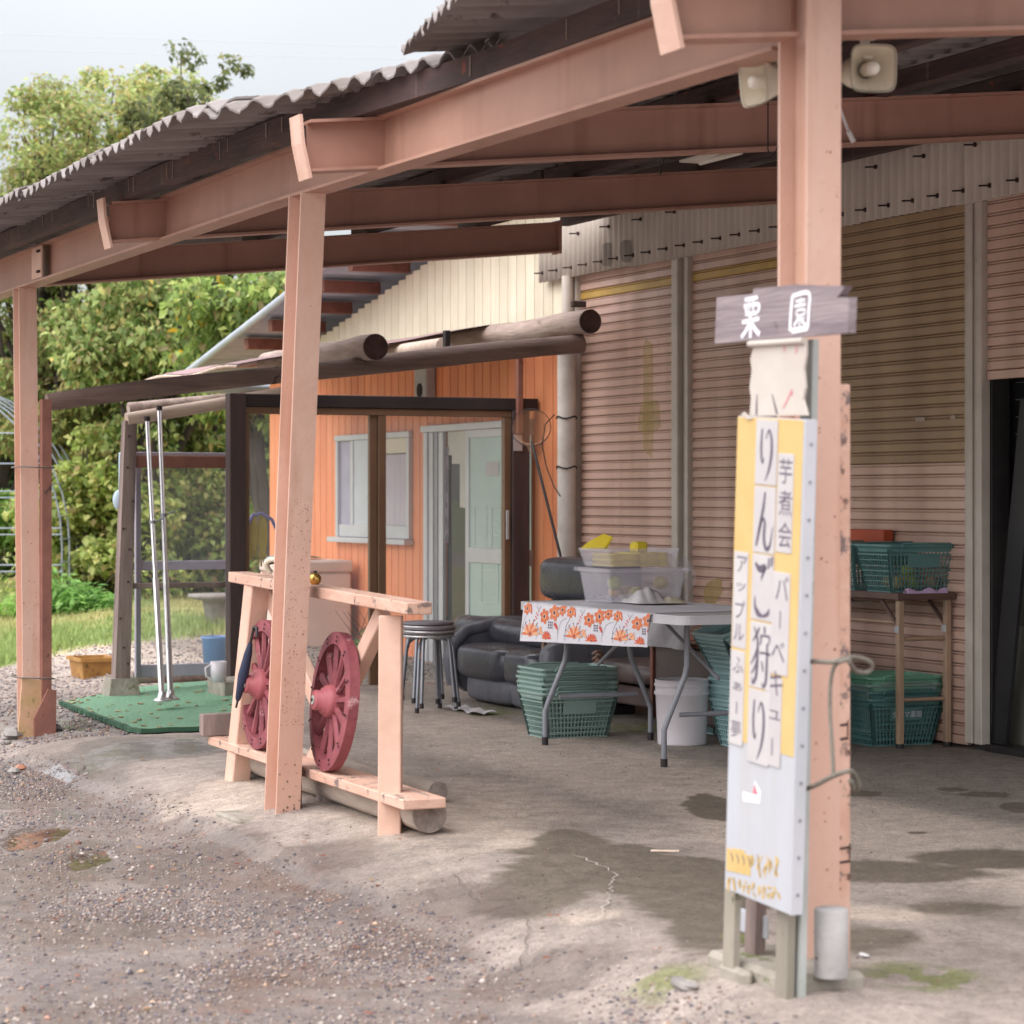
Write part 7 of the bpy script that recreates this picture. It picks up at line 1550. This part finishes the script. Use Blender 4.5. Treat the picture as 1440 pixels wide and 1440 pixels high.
def shrubmass(name, lab, cat, x, y, rx, ry, z0, h, nl, nc, size, pal, wts, seed, droop=.7, aspect=1.3, cr=(.22, .45), group=None):
    r = np.random.default_rng(seed); rr = random.Random(seed); o = bpy.data.objects.new(name, None); COL.objects.link(o); o.location = (x, y, z0); tag(o, lab, cat, group)
    cl = []
    for _ in range(nc):
        u = rr.uniform(-1, 1); k = rr.random()**.8; top = h*(1-.35*u*u)*(.85+.15*math.sin(u*7+seed)); cl.append((u*rx, rr.uniform(-1, 1)*ry*(1-.3*k), top*k-.1, rr.uniform(*cr)))
    P, _ = clump_points(nl, np.array(cl), r); P = P[P[:, 2] > .02]
    V_, F_, C_ = leaves(P, size, pal, wts, droop, aspect, r); me = from_np('foliage', V_, F_, [LEAFM], C_); c = bpy.data.objects.new('foliage', me); COL.objects.link(c); c.parent = o
    m = MB()
    for _ in range(10): a_ = rr.uniform(-1, 1)*rx*.8; k_ = min(1, h/1.5); m.tube([(a_, 0, -.1), (a_+rr.uniform(-.2, .2)*k_, rr.uniform(-.2, .2)*k_, h*.5), (a_+rr.uniform(-.4, .4)*k_, rr.uniform(-.3, .3)*k_, h*.85)], [.03*k_*k_, .02*k_*k_, .008*k_*k_], 5)
    t_ = bpy.data.objects.new('stem', m.mesh('stem', BARK)); COL.objects.link(t_); t_.parent = o
    return o
shrubmass('vine_thicket', 'yellow-green vine thicket right of the far left post', 'thicket', wx(150, 28), 28, .85, .5, .12, 2.0, 17000, 50, .085, [(172, 190, 106), (196, 204, 126), (212, 210, 142), (184, 164, 116), (142, 160, 94)], [4, 4, 2, 1.2, 3], 21, group='vine thickets at the lawn edge')
shrubmass('vine_thicket', 'tall vine thicket seen behind the glazed side panel', 'thicket', wx(285, 28.5), 28.5, .95, .5, .14, 1.8, 17000, 50, .08, [(160, 180, 102), (188, 198, 122), (202, 196, 134), (180, 152, 114), (134, 154, 90)], [4, 3, 2, 1.5, 3], 22, group='vine thickets at the lawn edge')
shrubmass('vine_thicket', 'dull green thicket behind the orange house corner', 'thicket', wx(400, 29), 29, 1.0, .5, .14, 1.8, 9000, 30, .09, G2, [4, 3, 2, 2, 3], 23, group='vine thickets at the lawn edge')
shrubmass('vine_thicket', 'green thicket inside and behind the bare greenhouse hoops', 'thicket', wx(0, 31), 31, 1.8, .6, .2, 1.4, 9000, 40, .11, [(120, 158, 70), (150, 180, 92), (98, 130, 62), (160, 150, 96)], [4, 3, 3, 1], 24, group='vine thickets at the lawn edge')
shrubmass('fern_bush', 'bright light-green ferny bush on the lawn right of the far left post', 'bush', wx(112, 24), 24, .42, .3, -.02, .74, 4200, 26, .10, [(126, 170, 88), (150, 188, 108), (100, 142, 72)], [4, 3, 2], 25, .5, 3.2, (.12, .24))
shrubmass('garden_bush', 'leafy shrub with small pink flowers beside the beige appliance', 'bush', *W(gt(512, 900, 3.2)[0], 3.25)[:2], .16, .22, -.1, .62, 1500, 16, .05, [(104, 132, 72), (136, 156, 96), (178, 92, 84)], [4, 3, .8], 26, .4, 2.0, (.06, .12))
shrubmass('weed_clump', 'small green weeds low on the lawn at the left frame edge', 'bush', wx(10, 25), 25, .5, .3, .0, .36, 1500, 20, .08, [(130, 170, 80), (150, 184, 96)], [1, 1], 27, .5, 2.5, (.1, .2))
shrubmass('weed_clump', 'tiny weeds sprouting in front of the near footing', 'weed', wx(1300, 6.35), 6.35, .10, .05, -.11, .035, 120, 14, .022, [(140, 160, 90), (170, 186, 110)], [1, 1], 28, .3, 2.0, (.01, .02))
# wooded hill far behind
r = np.random.default_rng(5); n = 26000; u = r.random(n); X_ = -60+u*110; top = 8.0+2.5*np.sin(X_*.09+1)+1.6*np.sin(X_*.31); top = np.minimum(top, 6.8)
P = np.stack([X_, 88+r.random(n)*8, top*r.random(n)**.6], 1); V_, F_, C_ = leaves(P, .85, G3, [4, 3, 1, 1], .4, 1.2, r); me = from_np('wooded_hill', V_, F_, [LEAFM], C_); o = bpy.data.objects.new('wooded_hill', me); COL.objects.link(o); o['kind'] = 'stuff'; tag(o, 'distant dark wooded hill behind the trees', 'wood')
hm = MB(); hm.grid(lambda a_, b_: (-75+140*a_, 97+30*b_, -.6+(min(6.2, 7.2+2.5*math.sin((-75+140*a_)*.09+1)))*math.sin(b_*PI/2+.0)), 60, 6); HILLM = mat('hill_soil', (72, 92, 60), (58, 76, 50), scale=.5, rough=.95); o = bpy.data.objects.new('hill', hm.mesh('hill', HILLM)); COL.objects.link(o); o['kind'] = 'structure'
# bare greenhouse hoops
gh = bpy.data.objects.new('greenhouse_frame', None); COL.objects.link(gh); gx, gy = wx(-128, 27), 27; gh.location = (gx, gy, .0); tag(gh, 'bare grey pipe hoops of an uncovered greenhouse at the left edge', 'greenhouse')
gw, gh_ = 1.66, 2.55
def hoop(k, n=20): return [(gw*math.cos(PI*i/n), 0, (gh_-.75)*math.sin(PI*i/n)+.75) for i in range(n+1)]
for k in range(8):
    m = MB(); y_ = k*.45; hp = [(gw, y_, 0)]+[(p[0], y_, p[2]) for p in hoop(k)]+[(-gw, y_, 0)]; m.tube(hp, .010, 6, smooth=True)
    ob = bpy.data.objects.new('hoop', m.mesh('hoop', PIPEG)); COL.objects.link(ob); ob.parent = gh
for (x_, z_) in ((gw, .30), (gw, .55), (gw, .8), (gw*.985, 1.05), (gw*.93, 1.40), (gw*.75, 1.95), (0, gh_), (-gw, .7), (-gw*.9, 1.5)):
    m = MB(); m.tube([(x_, -.1, z_), (x_, 3.3, z_)], .008, 6); ob = bpy.data.objects.new('side_rail', m.mesh('side_rail', PIPEG)); COL.objects.link(ob); ob.parent = gh
for z_ in (.45, .52, .85, .92, 1.25, 1.32, 1.62, 1.95):
    m = MB(); w_ = gw if z_ < .8 else gw*math.sqrt(max(.05, 1-((z_-.75)/(gh_-.75))**2)); m.tube([(-w_, -.02, z_), (w_, -.02, z_)], .008, 6); ob = bpy.data.objects.new('end_rail', m.mesh('end_rail', PIPEG)); COL.objects.link(ob); ob.parent = gh
# stone basin beyond the glass
o = bpy.data.objects.new('stone_basin', None); COL.objects.link(o); o.location = (wx(312, 22), 22, -.1); tag(o, 'grey garden basin on a stand on the lawn behind the glazed side panel', 'basin')
m = MB(); m.lathe((0, 0, 0), [(0, .0), (.13, 0), (.08, .08), (.08, .22), (.14, .26), (.17, .42), (.17, .44), (.30, .47), (.30, .50), (.0, .48)], 20); c = bpy.data.objects.new('bowl', m.mesh('bowl', STONE)); COL.objects.link(c); c.parent = o
m = MB(); m.bbox((-.1, -.1, -.05), (.1, .1, .02), .01); c = bpy.data.objects.new('plinth', m.mesh('plinth', STONE)); COL.objects.link(c); c.parent = o
# wires across the sky
for (ya, yb, lab) in ((43, 60, 'upper of two pale power cables crossing the sky'), (65, 77, 'lower of two pale power cables crossing the sky')):
    m = MB(); Y_ = 60; p = [(wx(-400+1600*i/12, Y_), Y_, wz(ya+(yb-ya)*(-400+1600*i/12)/570, Y_)-.10*math.sin(PI*i/12)) for i in range(13)]; m.tube(p, .008, 5)
    o = bpy.data.objects.new('power_cable', m.mesh('power_cable', CABLE)); COL.objects.link(o); tag(o, lab, 'cable', 'power cables')

# ================================================================ small things strewn on the ground
def pebbles(name, n, ylo, yhi, size, seed, dens, pal, kind='stuff', lab=None):
    r = np.random.default_rng(seed); out = []
    Y_ = ylo+(yhi-ylo)*r.random(n*4)**1.0; X_ = (r.random(n*4)*2-1)*(Y_*.24+.2); s = (X_-M0[0])*SA-(Y_-M0[1])*CA; t = (X_-M0[0])*CA+(Y_-M0[1])*SA
    keep = r.random(len(X_)) < dens(s, t, X_, Y_); X_, Y_, s, t = X_[keep][:n], Y_[keep][:n], s[keep][:n], t[keep][:n]; m_ = len(X_)
    Z_ = hgt(s, t)
    base = np.array([(1, 0, 0), (-1, 0, 0), (0, 1, 0), (0, -1, 0), (0, 0, 1), (0, 0, -1), (.7, .7, .3), (-.7, .6, .4), (.6, -.7, .45), (-.65, -.65, .3)])*1.0
    base = base[:6]; fc = np.array([(0, 2, 4), (2, 1, 4), (1, 3, 4), (3, 0, 4), (2, 0, 5), (1, 2, 5), (3, 1, 5), (0, 3, 5)])
    sz = size*(.35+1.3*r.random(m_)**2.6)
    V_ = base[None]*(1+.5*(r.random((m_, 6, 3))-.5))+ .25*(r.random((m_, 6, 3))-.5); sc_ = sz[:, None, None]*np.stack([np.ones(m_), .6+.5*r.random(m_), .45+.3*r.random(m_)], 1)[:, None, :]
    V_ = V_*sc_; a = r.random(m_)*2*PI; c_, s_n = np.cos(a)[:, None], np.sin(a)[:, None]; x_ = V_[..., 0]*c_-V_[..., 1]*s_n; y_ = V_[..., 0]*s_n+V_[..., 1]*c_
    V_ = np.stack([x_+X_[:, None], y_+Y_[:, None], V_[..., 2]+(Z_+sz*.12)[:, None]], -1).reshape(-1, 3)
    F_ = (fc[None]+(np.arange(m_)*6)[:, None, None]).reshape(-1, 3)
    pl_ = np.array([lin(c)[:3] for c in pal]); k = r.integers(0, len(pl_), m_); cc = pl_[k]*(.7+.6*r.random(m_))[:, None]; cc = np.repeat(np.concatenate([cc, np.ones((m_, 1))], 1), 6, 0)
    o = bpy.data.objects.new(name, from_np(name, V_, F_, [PEBM], cc)); COL.objects.link(o); o['kind'] = 'stuff'
    if lab: tag(o, lab, name.replace('_', ' '))
PAL = [(124, 114, 114), (108, 100, 104), (138, 127, 122), (146, 132, 126), (146, 124, 110), (90, 86, 93), (126, 106, 99), (164, 154, 147)]
WETL = [(48, 1146, 46, 17, .06), (128, 1178, 32, 11, .06)]
def dlot(s, t, X_, Y_):
    wt = 1-(blobs(s, t, WETL) > .3)
    ap = sstep(-.50, -.15, t); patch = fbm(X_*1.6+3, Y_*1.2, 3); return wt*np.clip((1-ap)*(.20+3.4*np.clip(patch-.44, 0, 1)*2), 0, 1)
pebbles('gravel', 52000, 5.9, 13.5, .0062, 1, dlot, PAL, lab='loose mixed gravel over the open lot')
pebbles('coarse_gravel', 2200, 5.9, 14, .0105, 2, lambda s, t, X_, Y_: (1-sstep(-.5, -.2, t))*np.clip((fbm(X_*1.1+9, Y_*.9, 3)-.45)*5, .05, 1), PAL+[(176, 150, 128), (150, 116, 104)], lab='larger stones scattered through the gravel')
pebbles('path_gravel', 26000, 11.5, 22, .011, 3, lambda s, t, X_, Y_: np.where((s < -3.6) & ((t < .55) | (s < -6.3)), 1, 0)*(1-sstep(10.2, 11.2, -s)*1.0), PAL, lab='gravel path beyond the left post')
pebbles('grit', 1300, 6, 13, .004, 4, lambda s, t, X_, Y_: sstep(-.4, 0, t)*.5, [(120, 110, 104), (100, 92, 88), (80, 74, 70), (140, 128, 120)], lab='fine grit on the concrete apron')
# fallen leaves
r = np.random.default_rng(8); n = 420; Y_ = 6+9*r.random(n); X_ = (r.random(n)*2-1)*Y_*.2; s = (X_-M0[0])*SA-(Y_-M0[1])*CA; t = (X_-M0[0])*CA+(Y_-M0[1])*SA; k = (r.random(n) < np.where(t < 0, .9, .12)); X_, Y_, s, t = X_[k], Y_[k], s[k], t[k]
P = np.stack([X_, Y_, hgt(s, t)+.010], 1); V_, F_, C_ = leaves(P, .028, [(176, 110, 84), (150, 90, 70), (190, 150, 100), (120, 90, 70)], [3, 2, 1, 2], 0, 1.6, r)
V_[:, 2] = np.repeat(P[:, 2], 4)+ (V_[:, 2]-np.repeat(P[:, 2], 4))*.18; o = bpy.data.objects.new('fallen_leaves', from_np('fallen_leaves', V_, F_, [LEAFM], C_)); COL.objects.link(o); o['kind'] = 'stuff'; tag(o, 'small red-brown fallen leaves on the lot', 'leaves')
# stones and brick pieces at the foot of the left post
for k, (px, py, r_, mt, lab) in enumerate(((18, 1052, .075, STONE, 'flat grey stone left of the far left post foot'), (60, 1053, .03, BRICK, 'terracotta chip in front of the far left post'), (75, 1050, .05, STONE, 'grey stone right of the far left post foot'), (20, 1098, .035, STONE, 'dark lump of stone on the lot at the left edge'), (28, 1094, .030, BRICK, 'brown stone beside the dark lump at the left edge'), (8, 1058, .03, STONE, 'small stone at the left frame edge'))):
    s, t, _ = gz(px, py, -.15); z_ = H1(s, t); m = MB(); m.blob((s, t, z_+r_*.3), r_, .22, k+5, 9, 6, (1.2, 1, .55), False); tag(m.build('stone', mt, None, org=(s, t, z_)), lab, 'stone')
for (px, py, w_, lab, mt) in ((1164, 1404, .035, 'crumpled white litter in front of the near footing', PAPER), (1215, 1390, .018, 'small white scrap right of the near footing', PAPER), (960, 1432, .05, 'pale stone at the bottom edge of the frame', STONE), (1370, 1040, .02, 'white chip on the floor by the dark opening', PAPER)):
    s, t, _ = gz(px, py, -.08 if py > 1100 else .0); z_ = H1(s, t); m = MB(); m.blob((s, t, z_+.006), w_, .3, px, 8, 5, (1.3, .6, .3), False); tag(m.build('litter', mt, None, org=(s, t, z_)), lab, 'litter')
m = MB(); s, t, _ = gz(935, 1217, -.03); z_ = H1(s, t); m.tube([(s-.03, t-.04, z_+.006), (s+.03, t+.04, z_+.008)], .005, 6); tag(m.build('twig', LOGTAN, None, org=(s, t, z_)), 'short pale stick on the damp stain of the apron', 'stick')
m = MB(); s, t, _ = gz(590, 1002, 0); m.grid(lambda u, v: (s-.15+.5*u, t+.20+.14*v, .005+.02*abs(math.sin(u*8+v*4))), 14, 5); tag(m.build('rag', PAPER, None, org=(s, t, 0)), 'pale rag on the floor behind the stools', 'rag')
# lawn grass
r = np.random.default_rng(9); n = 60000; Y_ = 17.2+14*r.random(n)**1.2; X_ = -Y_*(.03+.20*r.random(n)); s = (X_-M0[0])*SA-(Y_-M0[1])*CA; t = (X_-M0[0])*CA+(Y_-M0[1])*SA
k = (-s > 10.5+.7*r.random(n)) & (t < 3.2+ (Y_-17)*.5); X_, Y_, s, t = X_[k], Y_[k], s[k], t[k]; n = len(X_); v_ = (Y_-17.2)/32
Z_ = np.maximum(np.where(Y_ < 23.8, hgt(s, t), -9), -.20+1.1*np.clip(Y_-18.5, 0, 99)/32+.03*np.sin(X_*2)*np.sin(Y_*1.3)-np.where(Y_ < 23.5, .5, 0))
h_ = .035+.05*r.random(n)*(fbm(X_*1.2, Y_*1.2, 3)); h_ = h_*(1+1.2*(fbm(X_*.6+4, Y_*.6, 2) > .55)); a = r.random(n)*2*PI; w_ = .006+.004*r.random(n)
b0 = np.stack([X_, Y_, Z_-.01], 1); dx = np.stack([np.cos(a)*w_, np.sin(a)*w_, 0*a], 1); tip = b0+np.stack([(r.random(n)-.5)*h_, (r.random(n)-.5)*h_, h_], 1)
V_ = np.stack([b0-dx, b0+dx, tip], 1).reshape(-1, 3); F_ = np.arange(3*n).reshape(-1, 3)
dry = np.clip((fbm(X_*.9+20, Y_*.5, 3)-.45)*5, 0, 1)[:, None]*(.6)+.1; g1 = L3((142, 166, 100)); g2 = L3((186, 172, 124)); cc = (g1*(1-dry)+g2*dry)*(.7+.6*r.random(n))[:, None]; cc = np.repeat(np.concatenate([cc, np.ones((n, 1))], 1), 3, 0)
o = bpy.data.objects.new('grass', from_np('grass', V_, F_, [GRASSM], cc)); COL.objects.link(o); o['kind'] = 'stuff'; tag(o, 'short green and straw lawn grass beyond the gravel path', 'grass')
for nm in ('wooded_hill',): pass

# cracks in the apron: thin strips just above the slab
CRD = mat('crack_dark', (96, 86, 80), (80, 72, 68), rough=.95, bump=0); CRP = mat('crack_pale', (190, 180, 172), (172, 162, 154), scale=40, rough=.95, bump=0)
def crack(mt, spots_, w_, seed):
    rr = random.Random(seed); P_ = [gz(a, b, -.03)[:2] for a, b in spots_]; m = MB(); pts = []
    for (a, b) in zip(P_, P_[1:]):
        n_ = max(2, int(math.hypot(a[0]-b[0], a[1]-b[1])/.035))
        for k in range(n_): u = k/n_; pts.append((a[0]*(1-u)+b[0]*u+rr.uniform(-.012, .012), a[1]*(1-u)+b[1]*u+rr.uniform(-.012, .012)))
    ws = [w_*rr.uniform(.3, 1.3) for _ in pts]; ws[0] = ws[-1] = .0005
    for k in range(len(pts)-1):
        a, b = Vector(pts[k]), Vector(pts[k+1]); d = (b-a).normalized(); n_ = Vector((-d.y, d.x)); c = [(a+n_*ws[k]/2), (a-n_*ws[k]/2), (b-n_*ws[k+1]/2), (b+n_*ws[k+1]/2)]
        m.add([(q_.x, q_.y, H1(q_.x, q_.y)+.007) for q_ in c], [(0, 1, 2, 3)])
    o = m.build('pavement_crack', mt, None, org=(pts[0][0], pts[0][1], 0)); o['kind'] = 'structure'
crack(CRP, [(800, 1224), (838, 1236), (868, 1250), (856, 1275), (846, 1305), (875, 1320), (905, 1345)], .0045, 1)
crack(CRD, [(868, 1250), (900, 1240), (940, 1236), (985, 1222)], .003, 2)
crack(CRD, [(700, 1345), (735, 1330), (745, 1300), (725, 1290)], .004, 4)
crack(CRD, [(20, 1062), (55, 1075), (80, 1068), (110, 1078)], .007, 5)
crack(CRD, [(35, 1100), (60, 1088), (85, 1090), (125, 1070)], .007, 6)
crack(CRD, [(640, 1240), (660, 1262), (690, 1275)], .003, 7)
crack(CRD, [(1170, 1346), (1220, 1352), (1290, 1350), (1350, 1358)], .003, 8)
crack(CRD, [(1160, 1062), (1260, 1072), (1350, 1080), (1440, 1092)], .003, 9)

# grit and curled leaves on the mat
m = MB(); rr = random.Random(21)
for q in range(70):
    u, v = rr.random(), rr.random(); n_ = poly(near, u); f_ = poly(farp, u); s, t = n_[0]*(1-v)+f_[0]*v, n_[1]*(1-v)+f_[1]*v; m.blob((s, t, H1(s, t)+.03), rr.uniform(.006, .016), .4, q, 6, 4, (1, 1.4, .3), False)
o = m.build('mat_litter', mat('dry_crumbs', (176, 160, 120), (136, 112, 84), scale=9, rough=.9), None, org=(-4.7, 1.1, 0)); o['kind'] = 'stuff'; tag(o, 'crumbs of leaf and grit scattered on the green mat', 'litter')
